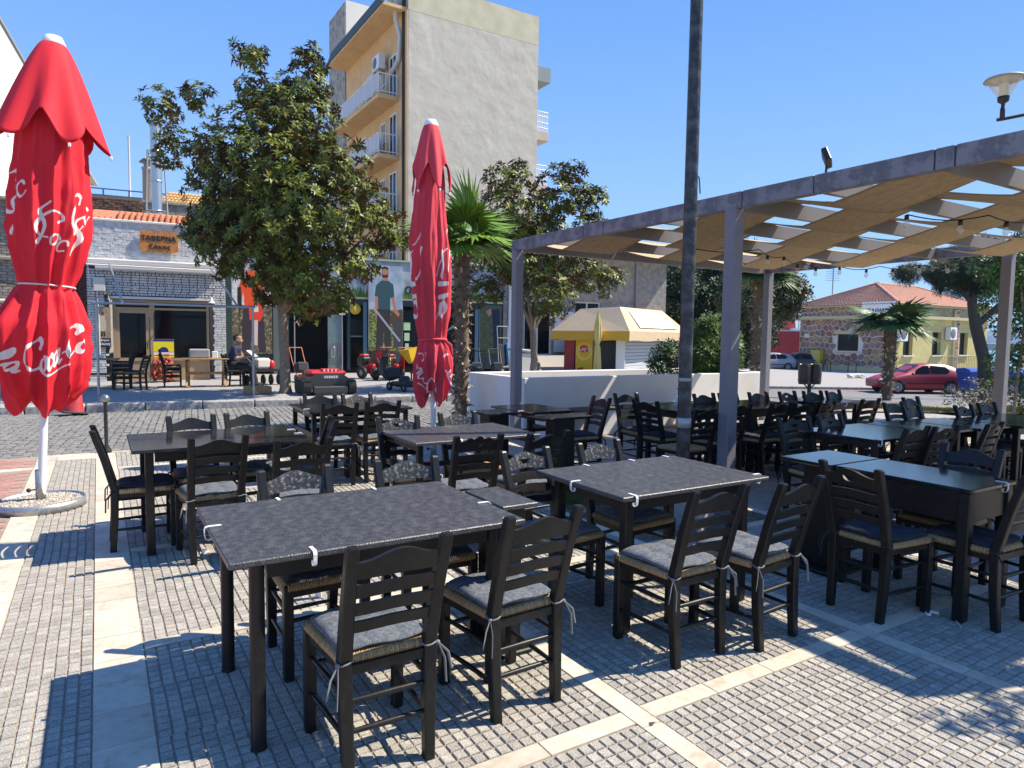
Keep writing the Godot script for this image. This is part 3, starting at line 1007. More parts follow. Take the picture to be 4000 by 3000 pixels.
func make_chair(kind: String, pad: String, worn: bool) -> Node3D:
	var t := Node3D.new()
	var wood: Material = M.black
	for s in [-1.0, 1.0]:
		obj("back_post", shared("post%d" % int(s), func(): return post_mesh(s).mesh()), M.worn_post if worn else wood, t)
		obj("front_leg", shared("fleg%d" % int(s), func():
			var b := MB.new()
			b.rbox(Vector3(s * 0.180, 0.2175, -0.178), Vector3(0.043, 0.435, 0.043), 0.005)
			return b.mesh()), wood, t)
	obj("top_rail", shared("rail_" + kind, func(): return rail_mesh(kind).mesh()), M.worn if worn else wood, t)
	for k in 3:
		obj("slat", shared("slat%d" % k, func(): return slat_mesh([0.700, 0.632, 0.565][k], 0.046 - k * 0.002).mesh()), wood, t)
	obj("rush_seat", shared("rush", rush_mesh), M.rush, t)
	obj("seat_frame", shared("frame", func():
		var b := MB.new()
		b.box(Vector3(0, 0.395, -0.178), Vector3(0.318, 0.034, 0.022))
		b.box(Vector3(0, 0.395, 0.186), Vector3(0.272, 0.034, 0.02))
		for s in [-1.0, 1.0]:
			var d := Vector3(s * 0.158, 0.395, 0.165) - Vector3(s * 0.180, 0.395, -0.157)
			b.box(Vector3(s * 0.169, 0.395, 0.004), Vector3(0.02, 0.034, d.length()), Basis(Vector3.UP, atan2(d.x, d.z)))
		return b.mesh()), wood, t)
	for s in [-1.0, 1.0]:
		for k in 2:
			obj("stretcher", shared("str%d_%d" % [int(s), k], func():
				var y: float = [0.30, 0.155][k]
				return MB.new().chain([Vector3(s * 0.156, y, 0.185), Vector3(s * 0.166, y, 0.0), Vector3(s * 0.178, y, -0.165)], [0.0085, 0.0115, 0.0085], 8).mesh()), wood, t)
	for k in 2:
		obj("stretcher", shared("rstr%d" % k, func():
			var y: float = [0.285, 0.175][k]
			return MB.new().chain([Vector3(-0.14, y, 0.192), Vector3(0, y, 0.192), Vector3(0.14, y, 0.192)], [0.009, 0.0125, 0.009], 8).mesh()), M.worn if worn else wood, t)
	obj("stretcher", shared("fstr", func():
		return MB.new().chain([Vector3(-0.165, 0.27, -0.178), Vector3(0, 0.27, -0.178), Vector3(0.165, 0.27, -0.178)], [0.009, 0.0125, 0.009], 8).mesh()), wood, t)
	if pad != "":
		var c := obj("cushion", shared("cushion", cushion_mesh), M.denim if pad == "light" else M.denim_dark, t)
		for s in [-1.0, 1.0]:
			obj("tie", shared("tie%d" % int(s), func():
				var b := MB.new()
				var x: float = s * 0.158
				# loop round the post, knot, two hanging ends
				var loop := []
				for i in 13:
					var a := TAU * i / 12.0
					loop.append(Vector3(x + cos(a) * 0.028, 0.430 + 0.004 * sin(a * 2.0), 0.187 + sin(a) * 0.029))
				b.chain(loop, [0.0035], 6, false)
				b.ball(Vector3(x + s * 0.028, 0.428, 0.205), Vector3(0.009, 0.008, 0.009), 8, 6)
				for q in [[0.045, 0.10, 0.02], [0.015, 0.135, 0.035]]:
					var p0 := Vector3(x + s * 0.028, 0.428, 0.207)
					b.chain([p0, p0 + Vector3(s * q[0] * 0.7, -q[1] * 0.35, q[2]), p0 + Vector3(s * q[0], -q[1], q[2] * 1.1)], [0.0045, 0.006, 0.0055], 6, true, 0.35)
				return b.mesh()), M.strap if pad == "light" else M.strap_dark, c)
	return t

var mesh_store := {}
func shared(key: String, f: Callable) -> Mesh:
	if not mesh_store.has(key):
		mesh_store[key] = f.call()
	return mesh_store[key]

func put_chair(x: float, z: float, deg: float, kind: String, pad: String, worn: bool, label: String, group: String) -> Node3D:
	var key := kind + pad + str(worn)
	if not protos.has(key):
		protos[key] = make_chair(kind, pad, worn)
	var c: Node3D = protos[key].duplicate()
	c.name = numbered("taverna_chair")
	add_child(c)
	c.position = Vector3(x, 0, z)
	c.rotation.y = deg_to_rad(deg)
	tag(c, label, "chair", group)
	return c

func build_chairs() -> void:
	M.worn_post = M.black
	var near := "black rush-seat chairs at the near tables"
	var far := "black rush-seat chairs under the pergola"
	var L := [
		[0.85, -2.40, 0, "arch", "light", false, "black chair closest to camera with bleached cushion and hanging ties", near],
		[1.47, -2.48, 3, "arch", "light", false, "black ladder-back chair second from left in the front row", near],
		[2.44, -2.44, 0, "arch", "light", false, "left chair of the front pair at the table before the pole", near],
		[2.91, -2.37, 5, "arch", "light", false, "right chair of the front pair at the table before the pole", near],
		[0.86, -3.20, 183, "arch", "dark", true, "scuffed chair behind the nearest table, left of two", near],
		[1.44, -3.19, 178, "arch", "dark", true, "chair with badly flaked top rail behind the nearest table", near],
		[2.24, -3.15, 186, "crescent", "light", true, "grey-worn chair with crescent cut-out right of the nearest table", near],
		[2.26, -4.40, -4, "heart", "light", false, "chair with carved scalloped top rail and heart cut-out", near],
		[2.74, -4.31, 4, "arch", "light", false, "plain chair right of the heart-cut chair at faded parasol table", near],
		[2.83, -3.19, 184, "arch", "light", true, "flaked chair on far side of the table before the pole", near],
		[0.26, -5.58, -90, "arch", "dark", false, "chair seen side-on at left end of the left table", near],
		[0.65, -5.10, 3, "arch", "light", false, "chair at front of the left table, its back to the camera, left", near],
		[1.13, -4.76, 0, "arch", "light", false, "chair at front of the left table with pale ties, right", near],
		[0.66, -5.79, 184, "arch", "light", false, "left chair on far side of the left table", near],
		[1.11, -5.84, 186, "arch", "light", false, "right chair on far side of the left table", near],
		[1.32, -5.50, 82, "arch", "light", false, "chair turned edge-on at right end of the left table", near],
		[2.12, -7.40, 176, "arch", "light", false, "left chair beyond the table beside the cobbles", near],
		[2.56, -7.30, 184, "arch", "light", true, "grey topped right chair beyond the table beside the cobbles", near],
		[2.07, -6.93, -5, "arch", "light", false, "left chair before the table beside the cobbles", near],
		[2.52, -6.94, -4, "arch", "light", false, "right chair before the table beside the cobbles", near],
		[2.12, -5.04, 176, "crescent", "light", true, "worn chair with crescent hole beyond the faded parasol table", near],
		[2.73, -5.12, 178, "arch", "", true, "chair with bare sunlit rush seat beyond faded parasol table", near],
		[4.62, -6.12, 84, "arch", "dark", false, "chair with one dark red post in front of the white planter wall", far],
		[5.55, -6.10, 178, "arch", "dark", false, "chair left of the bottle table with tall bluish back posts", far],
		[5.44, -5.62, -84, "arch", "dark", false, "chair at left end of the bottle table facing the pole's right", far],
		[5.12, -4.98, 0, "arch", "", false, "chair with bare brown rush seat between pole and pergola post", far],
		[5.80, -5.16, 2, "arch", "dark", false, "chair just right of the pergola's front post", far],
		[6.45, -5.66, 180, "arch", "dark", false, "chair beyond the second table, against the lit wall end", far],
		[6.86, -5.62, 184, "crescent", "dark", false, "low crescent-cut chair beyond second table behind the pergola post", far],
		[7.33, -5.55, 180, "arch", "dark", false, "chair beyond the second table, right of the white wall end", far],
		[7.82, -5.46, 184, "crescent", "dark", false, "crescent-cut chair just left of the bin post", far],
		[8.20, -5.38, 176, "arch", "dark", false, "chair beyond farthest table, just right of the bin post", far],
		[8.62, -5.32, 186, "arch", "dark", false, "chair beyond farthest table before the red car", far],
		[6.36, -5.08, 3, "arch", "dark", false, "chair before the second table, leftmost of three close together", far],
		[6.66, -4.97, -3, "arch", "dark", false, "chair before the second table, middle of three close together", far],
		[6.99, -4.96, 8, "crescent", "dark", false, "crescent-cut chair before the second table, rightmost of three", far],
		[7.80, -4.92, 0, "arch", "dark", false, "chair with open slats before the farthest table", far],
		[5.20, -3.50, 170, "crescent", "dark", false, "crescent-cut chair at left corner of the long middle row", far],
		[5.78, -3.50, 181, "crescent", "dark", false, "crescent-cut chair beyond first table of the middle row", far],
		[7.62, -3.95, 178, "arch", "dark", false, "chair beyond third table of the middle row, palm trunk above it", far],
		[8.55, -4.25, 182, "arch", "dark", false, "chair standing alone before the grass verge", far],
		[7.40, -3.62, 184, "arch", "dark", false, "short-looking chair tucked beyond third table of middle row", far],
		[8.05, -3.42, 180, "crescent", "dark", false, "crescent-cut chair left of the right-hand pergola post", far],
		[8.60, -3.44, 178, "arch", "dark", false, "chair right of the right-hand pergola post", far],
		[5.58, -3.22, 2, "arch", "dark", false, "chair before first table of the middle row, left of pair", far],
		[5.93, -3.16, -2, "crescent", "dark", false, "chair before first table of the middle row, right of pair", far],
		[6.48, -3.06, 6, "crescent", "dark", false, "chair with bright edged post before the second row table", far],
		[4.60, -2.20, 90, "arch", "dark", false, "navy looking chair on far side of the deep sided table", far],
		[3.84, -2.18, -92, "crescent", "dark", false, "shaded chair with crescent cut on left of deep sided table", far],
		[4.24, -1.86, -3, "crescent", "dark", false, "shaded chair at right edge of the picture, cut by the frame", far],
	]
	for c in L:
		var o := put_chair(c[0], c[1], c[2], c[3], c[4], c[5], c[6], c[7])
		if "red post" in c[6]:
			o.get_child(2).material_override = smat(lin(0.10, 0.012, 0.014), 0.5)
# ------------------------------------------------------------------ pergola
const PX0 := 5.32
const PX1 := 10.95
const PZ0 := -8.66
const PZ1 := -0.72
const PY := 2.88

func build_pergola() -> void:
	var t := thing("pergola", "grey steel pergola roofed with woven tan fabric strips", "pergola", Vector3.ZERO)
	var rows := []
	rows = [PZ0 + 0.06, -4.60, PZ1 - 0.06]
	for x in [PX0, PX1]:
		for z in rows:
			var y0 := 0.0
			obj("post", MB.new().rbox(Vector3(x, (2.80 + y0) / 2, z), Vector3(0.13, 2.80 - y0, 0.13), 0.006), M.post, t)
	# edge beams, built of lengths with dark joints between
	for x in [PX0, PX1]:
		var cuts := [PZ0 - 0.07, PZ0 + 0.36, -6.97, -6.58, -4.49, -3.73, -2.74, -2.60, PZ1]
		for i in cuts.size() - 1:
			obj("beam", MB.new().rbox(Vector3(x, PY, (cuts[i] + cuts[i + 1]) / 2), Vector3(0.075, 0.16, cuts[i + 1] - cuts[i] - 0.012), 0.005), M.pergola, t)
		obj("beam_core", MB.new().box(Vector3(x, PY, (PZ0 + PZ1) / 2), Vector3(0.063, 0.148, PZ1 - PZ0)), M.dark_metal, t)
	for z in [PZ0, PZ1]:
		obj("end_beam", MB.new().rbox(Vector3((PX0 + PX1) / 2, PY, z), Vector3(PX1 - PX0 - 0.085, 0.16, 0.075), 0.005), M.post, t)
	# joists
	var jz := [-7.69, -6.64, -5.59, -4.60, -3.66, -2.68, -1.70]
	for z in jz:
		obj("joist", MB.new().box(Vector3((PX0 + PX1) / 2, PY - 0.005, z), Vector3(PX1 - PX0 - 0.085, 0.15, 0.055)), M.joist, t)
	M.hem = smat(lin(0.30, 0.22, 0.12), 0.95)
	# fabric strips woven over and under the joists
	var stops := [PZ0]
	stops.append_array(jz)
	stops.append(PZ1)
	var w := (PX1 - PX0 - 0.30) / 6.0
	for i in 6:
		var b := MB.new()
		var x0 := PX0 + 0.15 + w * i + 0.008
		var x1 := x0 + w - 0.016
		var hems := [MB.new().smooth(1), MB.new().smooth(1)]
		var prev := []
		for k in stops.size() - 1:
			var ya := strip_y(i, k, stops.size())
			var yb := strip_y(i, k + 1, stops.size())
			var steps := 10
			for s in steps + 1:
				if s == 0 and k > 0: continue
				var f := float(s) / steps
				var z := lerpf(stops[k], stops[k + 1], f)
				var e := 0.5 - 0.5 * cos(f * PI)
				var y := lerpf(ya, yb, lerpf(f, e, 0.2)) - 0.008 * sin(f * PI)
				var ring := []
				for q in 5:
					var u := q / 4.0
					ring.append(Vector3(lerpf(x0, x1, u), y - 0.010 * sin(u * PI), z))
				if prev.size() > 0:
					b.smooth(1)
					for q in 4:
						b.quad(prev[q], prev[q + 1], ring[q + 1], ring[q])
					b.smooth(2)
					var dn := Vector3(0, -0.004, 0)
					for q in 4:
						b.quad(ring[q] + dn, ring[q + 1] + dn, prev[q + 1] + dn, prev[q] + dn)
					b.smooth(3)
					for h in 2:
						var hx := Vector3(0.028 if h == 0 else -0.028, 0, 0)
						var P0: Vector3 = prev[h * 4] + Vector3(0, -0.006, 0)
						var R0: Vector3 = ring[h * 4] + Vector3(0, -0.006, 0)
						hems[h].quad(R0, R0 + hx, P0 + hx, P0)
						hems[h].quad(P0 + Vector3(0, 0.009, 0), P0 + hx + Vector3(0, 0.009, 0), R0 + hx + Vector3(0, 0.009, 0), R0 + Vector3(0, 0.009, 0))
					b.quad(prev[0], ring[0], ring[0] + dn, prev[0] + dn)
					b.quad(ring[4], prev[4], prev[4] + dn, ring[4] + dn)
				prev = ring
		var fs := obj("fabric_strip", b, M.tan_fabric, t)
		for e in 2:
			obj("hem", hems[e], M.hem, fs)
	# laced hem at the street end
	for i in 60:
		var x := lerpf(PX0 + 0.1, PX1 - 0.1, i / 59.0)
		obj("lacing", MB.new().rod(Vector3(x, PY - 0.085, PZ0 - 0.072), Vector3(x + 0.035, PY + 0.085, PZ0 + 0.075), 0.005, 5), M.white, t)
	# lights
	string_of_bulbs("string of clear bulbs hanging across near right part of pergola", [Vector3(6.55, 2.74, -3.62), Vector3(6.95, 2.70, -3.1), Vector3(7.55, 2.70, -2.92), Vector3(8.05, 2.70, -2.8), Vector3(8.7, 2.70, -2.9), Vector3(9.35, 2.72, -3.05), Vector3(9.9, 2.71, -3.1), Vector3(10.3, 2.70, -3.0), Vector3(10.7, 2.74, -2.7)])
	string_of_bulbs("string of clear bulbs along the far side of pergola", [Vector3(6.6, 2.74, -6.5), Vector3(7.3, 2.70, -5.9), Vector3(8.2, 2.70, -6.2), Vector3(9.2, 2.70, -6.6), Vector3(9.8, 2.68, -6.4), Vector3(10.2, 2.68, -6.0), Vector3(10.45, 2.68, -5.55), Vector3(10.75, 2.74, -5.1)])
	# floodlight on the beam
	var fl := thing("floodlight", "black floodlight tilted upwards on top of pergola beam", "floodlight", Vector3(PX0, PY + 0.0801, -3.64), 0.5)
	obj("bracket", MB.new().rod(Vector3(-0.03, 0, 0), Vector3(0, 0.07, 0), 0.008).rod(Vector3(0.03, 0, 0), Vector3(0, 0.07, 0), 0.008), M.dark_metal, fl)
	var tilt := Basis(Vector3.FORWARD, 0.45) * Basis(Vector3.RIGHT, -0.35)
	var hd := obj("housing", MB.new().rbox(Vector3(0, 0.13, 0) , Vector3(0.13, 0.14, 0.05), 0.008, tilt), M.dark_metal, fl)
	obj("lens", MB.new().box(Vector3(0, 0.13, 0) + tilt * Vector3(0, 0, 0.027), Vector3(0.10, 0.10, 0.003), tilt), smat(lin(0.35, 0.36, 0.36), 0.1), hd)

func strip_y(i: int, k: int, n: int) -> float:
	if k == 0 or k == n - 1: return PY + 0.09
	return PY + (0.095 if (i + k) % 2 == 0 else -0.135)

func string_of_bulbs(label: String, pts: Array) -> void:
	var t := thing("string_lights", label, "string lights")
	var path := []
	for i in pts.size() - 1:
		for s in 6:
			var f := s / 6.0
			path.append(pts[i].lerp(pts[i + 1], f) + Vector3(0, -0.05 * sin(f * PI), 0))
	path.append(pts[-1])
	obj("wire", MB.new().chain(path, [0.006], 5), M.dark_metal, t)
	var gl := smat(Color(0.95, 0.95, 0.92, 0.3), 0.05)
	gl.transparency = BaseMaterial3D.TRANSPARENCY_ALPHA
	for i in range(0, path.size(), 4):
		var p: Vector3 = path[i]
		var s := obj("socket", MB.new().lathe([Vector2(0, 0), Vector2(0.018, -0.004), Vector2(0.022, -0.05), Vector2(0, -0.05)], 10, p), M.dark_metal, t)
		obj("bulb", MB.new().lathe([Vector2(0.014, -0.05), Vector2(0.026, -0.08), Vector2(0.028, -0.10), Vector2(0.018, -0.125), Vector2(0, -0.13)], 12, p), gl, s)

func build_planter_bench() -> void:
	var w := thing("planter_wall", "long white painted concrete planter wall striped by sunlight", "planter", Vector3(8.5, 0, -9.7))
	var b := MB.new()
	# front wall, sides, back; soil set inside
	b.rbox(Vector3(0, 0.45, 0.78), Vector3(5.75, 0.90, 0.14), 0.01)
	obj("front_wall", b, M.white_paint, w)
	obj("end_wall", MB.new().rbox(Vector3(-2.80, 0.449, -0.09), Vector3(0.14, 0.898, 1.58), 0.01), M.white_paint, w)
	obj("end_wall", MB.new().rbox(Vector3(2.80, 0.449, -0.09), Vector3(0.14, 0.898, 1.58), 0.01), M.white_paint, w)
	obj("back_wall", MB.new().rbox(Vector3(0, 0.448, -0.96), Vector3(5.74, 0.896, 0.14), 0.01), M.white_paint, w)
	obj("soil", MB.new().box(Vector3(0, 0.38, -0.09), Vector3(5.44, 0.76, 1.56)), M.earth, w)
	# bench along the foot of the wall
	var t := thing("slatted_bench", "dark slatted bench on white concrete blocks under planter wall", "bench", Vector3(7.4, 0, -8.52))
	for k in 4:
		obj("slat", MB.new().rbox(Vector3(0, 0.405, -0.165 + k * 0.105), Vector3(3.6, 0.03, 0.09), 0.005), M.bench_wood, t)
	for x in [-1.5, -0.5, 0.5, 1.5]:
		obj("support", MB.new().rbox(Vector3(x, 0.195, 0), Vector3(0.36, 0.39, 0.38), 0.012), M.white_paint, t)

# ------------------------------------------------------------------ parasols
func stroke(im: Image, pts: Array, origin: Vector2, sc: float, rot: float, thick: float, c: Color) -> void:
	# calligraphic stroke through control points (Catmull-Rom), broad pen held at 40 degrees
	var W := im.get_width()
	var H := im.get_height()
	var cr := cos(rot)
	var sr := sin(rot)
	for i in pts.size() - 1:
		var p0: Vector2 = pts[maxi(i - 1, 0)]
		var p1: Vector2 = pts[i]
		var p2: Vector2 = pts[i + 1]
		var p3: Vector2 = pts[mini(i + 2, pts.size() - 1)]
		var n := int(p1.distance_to(p2) * sc / 1.2) + 2
		for k in n:
			var t := float(k) / n
			var q := p1.cubic_interpolate(p2, p0, p3, t)
			var q2 := p1.cubic_interpolate(p2, p0, p3, minf(t + 0.02, 1.0))
			var a := (q2 - q).angle() if q2 != q else 0.0
			var wdt := thick * (0.22 + 0.78 * absf(sin(a - 0.35))) * sc * 0.5
			var c2 := origin + Vector2(q.x * cr + q.y * sr, q.x * sr - q.y * cr) * sc
			var r := int(ceil(wdt))
			for y in range(-r, r + 1):
				var hw := int(sqrt(maxf(0.0, wdt * wdt - y * y)))
				var yy := int(c2.y) + y
				if yy < 0 or yy >= H: continue
				for x in range(-hw, hw + 1):
					im.set_pixel(posmod(int(c2.x) + x, W), yy, c)

func script_name(im: Image, origin: Vector2, sc: float, rot: float, c: Color, parts := 9, pen := 1.0) -> void:
	var V := func(a: Array) -> Array:
		var o := []
		for i in range(0, a.size(), 2): o.append(Vector2(a[i], a[i + 1]))
		return o
	var big_c := [2.1, 1.75, 2.35, 2.2, 1.9, 2.45, 1.1, 2.1, 0.45, 1.2, 0.5, 0.35, 1.1, 0.0, 1.9, 0.3]
	var o := [0.75, 1.0, 0.35, 0.85, 0.15, 0.4, 0.4, 0.02, 0.75, 0.25, 0.85, 0.7, 0.7, 1.0, 1.05, 0.85]
	var cc := [0.8, 0.8, 0.6, 1.0, 0.25, 0.75, 0.15, 0.3, 0.4, 0.02, 0.85, 0.3]
	var aa := [0.85, 0.85, 0.55, 1.0, 0.2, 0.7, 0.15, 0.2, 0.4, 0.05, 0.7, 0.45, 0.88, 1.0, 0.8, 0.25, 0.95, 0.02, 1.2, 0.2]
	var ll := [0.1, 0.4, 0.6, 1.3, 0.85, 2.1, 0.6, 2.3, 0.4, 1.6, 0.3, 0.5, 0.45, 0.02, 0.8, 0.25]
	var hy := [0.0, 0.65, 0.45, 0.78]
	var seq := [[big_c, 0.0], [o, 2.0], [cc, 2.95], [aa, 3.75], [hy, 5.0], [big_c, 5.2], [o, 7.2], [ll, 8.05], [aa, 8.8]]
	for i in mini(parts, seq.size()):
		var pts: Array = V.call(seq[i][0])
		var sh := []
		for p in pts: sh.append(p + Vector2(seq[i][1] + p.y * 0.18, 0))
		stroke(im, sh, origin, sc, rot, (0.30 if seq[i][0] == big_c else 0.23) * pen, c)
	# tail under the first letter
	if parts > 5:
		stroke(im, V.call([1.9, 0.3, 3.0, -0.35, 4.6, -0.5, 6.0, -0.2]), origin, sc, rot, 0.2, c)

func parasol_texture(faded: bool) -> ImageTexture:
	var red := (Color(0.60, 0.040, 0.062) if faded else Color(0.66, 0.010, 0.026)).linear_to_srgb()
	var white := Color(0.88, 0.86, 0.84)
	var im := Image.create(1024, 1024, false, Image.FORMAT_RGB8)
	im.fill(red)
	# sun-bleached cloth: broad soft patches
	var nb := noise_bytes(256, 0.012, 77, 4)
	for y in 1024:
		for x in 1024:
			var g := (nb[(y / 4) * 256 + x / 4] - 128) / 255.0 * (0.16 if faded else 0.07)
			im.set_pixel(x, y, Color(red.r * (1.0 + g), red.g + g * 0.14, red.b + g * 0.14))
	# v: 0 at top of the body, 1 at its hem. u: once round
	if not faded:
		script_name(im, Vector2(20, 940), 31, -0.30, white, 9, 1.8)
		script_name(im, Vector2(360, 840), 31, 0.35, white, 9, 1.8)
		script_name(im, Vector2(690, 930), 33, -0.25, white, 9, 1.8)
		for q in 6:
			var o := Vector2(40 + q * 165, 500 + (q % 3) * 22)
			script_name(im, o, 40, 0.45 - (q % 2) * 0.9, white, 3)
			stroke(im, [Vector2(0, 0), Vector2(0.7, 1.2), Vector2(0.2, 2.2), Vector2(1.3, 2.9)], o + Vector2(30, 40), 40, 0, 0.4, white)
	else:
		for q in 3:
			var ox := 120 + q * 340
			script_name(im, Vector2(ox, 880), 36, 0.65, white, 9)
			stroke(im, [Vector2(0, 0), Vector2(1.2, 1.4), Vector2(2.6, 2.0), Vector2(3.4, 3.0)], Vector2(ox - 60, 560), 60, 0, 0.16, white)
			stroke(im, [Vector2(0, 0), Vector2(1.5, 1.3), Vector2(2.8, 2.8), Vector2(3.6, 4.4)], Vector2(ox - 60, 720), 60, 0, 0.18, white)
			stroke(im, [Vector2(0.3, 0), Vector2(0.45, 0.7), Vector2(0.35, 1.4)], Vector2(ox - 20, 560), 60, 0, 0.6, white)
			stroke(im, [Vector2(-0.2, 0), Vector2(1.0, 0.05), Vector2(1.9, 0.3)], Vector2(ox - 20, 590), 60, 0, 0.6, white)
			stroke(im, [Vector2(-0.2, 0), Vector2(0.7, 0.1), Vector2(1.5, 0.2)], Vector2(ox - 20, 640), 60, 0, 0.6, white)
			stroke(im, [Vector2(0, 0), Vector2(0.1, 0.6), Vector2(0.7, 0.7), Vector2(1.0, 0.2), Vector2(0.5, -0.2), Vector2(0, 0)], Vector2(ox - 20, 700), 60, 0, 0.4, white)
	return ImageTexture.create_from_image(im)

func interp(a: Array, y: float) -> float:       # a: [[y, value], ...] falling y
	for i in a.size() - 1:
		if y <= a[i][0] and y >= a[i + 1][0]:
			return lerpf(a[i][1], a[i + 1][1], (a[i][0] - y) / (a[i][0] - a[i + 1][0]))
	return a[-1][1] if y < a[-1][0] else a[0][1]

func build_parasols() -> void:
	parasol("tall closed bright red parasol with white lettering at left, in a gravel-filled base", Vector3(-0.46, 0, -7.14), 4.02, false)
	parasol("closed faded red parasol with white lettering beside the palm trunk", Vector3(3.50, 0, -7.57), 4.12, true)

func parasol(label: String, at: Vector3, H: float, faded: bool) -> void:
	var t := thing("closed_parasol", label, "parasol", at, 0.0, "closed red parasols")
	var cloth := StandardMaterial3D.new()
	cloth.albedo_texture = parasol_texture(faded)
	cloth.roughness = 0.8
	cloth.backlight = lin(0.30, 0.012, 0.018)
	cloth.cull_mode = BaseMaterial3D.CULL_DISABLED
	var plain := smat(lin(0.60, 0.045, 0.065) if faded else lin(0.66, 0.012, 0.027), 0.8)
	plain.backlight = lin(0.30, 0.012, 0.018)
	var tilt := Basis(FWD, 0.062 if not faded else -0.012)
	# pole, sleeve, knob
	obj("pole", MB.new().chain([Vector3(0, 0.04, 0), Vector3(0, H - 0.1, 0)], [0.032], 18), M.white, t).basis = tilt
	obj("sleeve", MB.new().lathe([Vector2(0.034, 0.03), Vector2(0.039, 0.03), Vector2(0.039, 0.33), Vector2(0.034, 0.33)], 20), M.galv, t)
	var kn := obj("lock_screw", MB.new().rod(Vector3(-0.038, 0.16, 0.01), Vector3(-0.075, 0.16, 0.02), 0.006), M.dark_metal, t)
	obj("knob", MB.new().ball(Vector3(-0.085, 0.16, 0.022), Vector3(0.018, 0.02, 0.018), 8, 6), M.dark_metal, kn)
	# base: steel ring filled with gravel
	var bs := obj("base", MB.new().lathe([Vector2(0.325, 0.0), Vector2(0.335, 0.0), Vector2(0.335, 0.075), Vector2(0.322, 0.078), Vector2(0.318, 0.05)], 40), M.galv, t)
	var rng := RandomNumberGenerator.new()
	rng.seed = 5
	obj("gravel_bed", MB.new().lathe([Vector2(0.319, 0.055), Vector2(0.2, 0.066), Vector2(0.0, 0.072)], 30), M.sand_joint, bs)
	var peb := MB.new(Color.WHITE).ball(Vector3.ZERO, Vector3(1, 0.7, 0.8), 6, 4).mesh()
	var xfs := []
	var cols := []
	for i in 1500:
		var r := sqrt(rng.randf()) * 0.31
		var a := rng.randf() * TAU
		var s := rng.randf_range(0.004, 0.009)
		xfs.append(Transform3D(Basis.from_euler(Vector3(rng.randf() * 0.6, rng.randf() * TAU, rng.randf() * 0.6)).scaled(Vector3.ONE * s), Vector3(cos(a) * r, 0.071 - r * 0.045 + rng.randf() * 0.004, sin(a) * r)))
		var g := rng.randf_range(0.25, 0.7)
		cols.append(Color(g, g * 0.93, g * 0.80))
	scatter("gravel", peb, vcol(smat(Color.WHITE, 0.9)), xfs, cols, bs)
	obj("finial", MB.new().lathe([Vector2(0.085, H - 0.115), Vector2(0.088, H - 0.075), Vector2(0.06, H - 0.02), Vector2(0.0, H)], 20), M.white, t).basis = tilt
	# canopy body: gathered folds, tied at the waist, flaring to a ragged hem
	var prof: Array
	var amp: Array
	var folds := 13
	if not faded:
		prof = [[3.92, 0.07], [3.6, 0.16], [3.2, 0.235], [2.75, 0.275], [2.4, 0.275], [2.15, 0.24], [1.97, 0.20], [1.92, 0.19], [1.86, 0.215], [1.6, 0.285], [1.25, 0.295], [1.0, 0.25], [0.92, 0.19]]
		amp = [[3.92, 0.02], [3.2, 0.10], [2.4, 0.17], [2.0, 0.17], [1.92, 0.10], [1.8, 0.22], [1.3, 0.22], [0.92, 0.30]]
	else:
		prof = [[4.02, 0.07], [3.5, 0.15], [2.9, 0.20], [2.6, 0.225], [2.2, 0.215], [1.8, 0.20], [1.55, 0.165], [1.48, 0.15], [1.40, 0.175], [1.2, 0.20], [0.98, 0.195], [0.80, 0.15], [0.78, 0.12]]
		amp = [[4.02, 0.02], [3.2, 0.10], [2.2, 0.20], [1.6, 0.15], [1.48, 0.12], [1.2, 0.30], [0.78, 0.35]]
	var y_top: float = prof[0][0]
	var y_bot: float = prof[-1][0]
	var n := FastNoiseLite.new()
	n.seed = 3 if faded else 8
	n.frequency = 1.0
	var b := MB.new()
	b.smooth(1)
	var NA := 132
	var NY := 90
	var Q := func(i: int, j: int) -> Vector3:
		var a := TAU * i / NA
		var f := float(j) / NY
		var hem := 0.0
		if f > 0.8:
			hem = (f - 0.8) / 0.2 * (0.09 * sin(a * 3.0 + 0.8) + 0.035 * sin(a * 7.0))
		var y := lerpf(y_top, y_bot, f) + hem
		var r := interp(prof, lerpf(y_top, y_bot, f))
		var am := interp(amp, lerpf(y_top, y_bot, f))
		var wob := n.get_noise_3d(cos(a) * 1.3, y * 0.55, sin(a) * 1.3) * 1.5
		var ph := a * folds + wob * 2.2 + 0.5 * sin(y * 1.9)
		var fold := sin(ph) * 0.6 + 0.4 * sin(ph * 2.0 + 0.9) * 0.6
		# pleats: rounded outside, sharp in the valley
		fold = 1.0 - pow(absf(sin(ph * 0.5)), 0.75) * 1.6
		r *= 1.0 + am * fold * 0.9 + 0.10 * n.get_noise_3d(cos(a) * 2.0 + 5.0, y * 1.2, sin(a) * 2.0)
		if faded:
			r *= 1.0 + 0.16 * exp(-pow((y - 2.85) * 1.6, 2.0)) * cos(a - 3.5)
		else:
			r *= 1.0 + 0.30 * exp(-pow((y - 1.55) * 3.4, 2.0)) * pow(maxf(0.0, cos(a - 2.75)), 3.0)
		return Vector3(cos(a) * r, y, sin(a) * r)
	var grid := []
	for i in NA + 1:
		var colm := []
		for j in NY + 1:
			colm.append(Q.call(i % NA, j))
		grid.append(colm)
	for i in NA:
		for j in NY:
			var uv := func(ii: int, jj: int) -> Vector2: return Vector2(1.0 - float(ii) / NA, float(jj) / NY)
			b.v(grid[i][j], uv.call(i, j)); b.v(grid[i + 1][j + 1], uv.call(i + 1, j + 1)); b.v(grid[i + 1][j], uv.call(i + 1, j))
			b.v(grid[i][j], uv.call(i, j)); b.v(grid[i][j + 1], uv.call(i, j + 1)); b.v(grid[i + 1][j + 1], uv.call(i + 1, j + 1))
	obj("canopy", b, cloth, t).basis = tilt
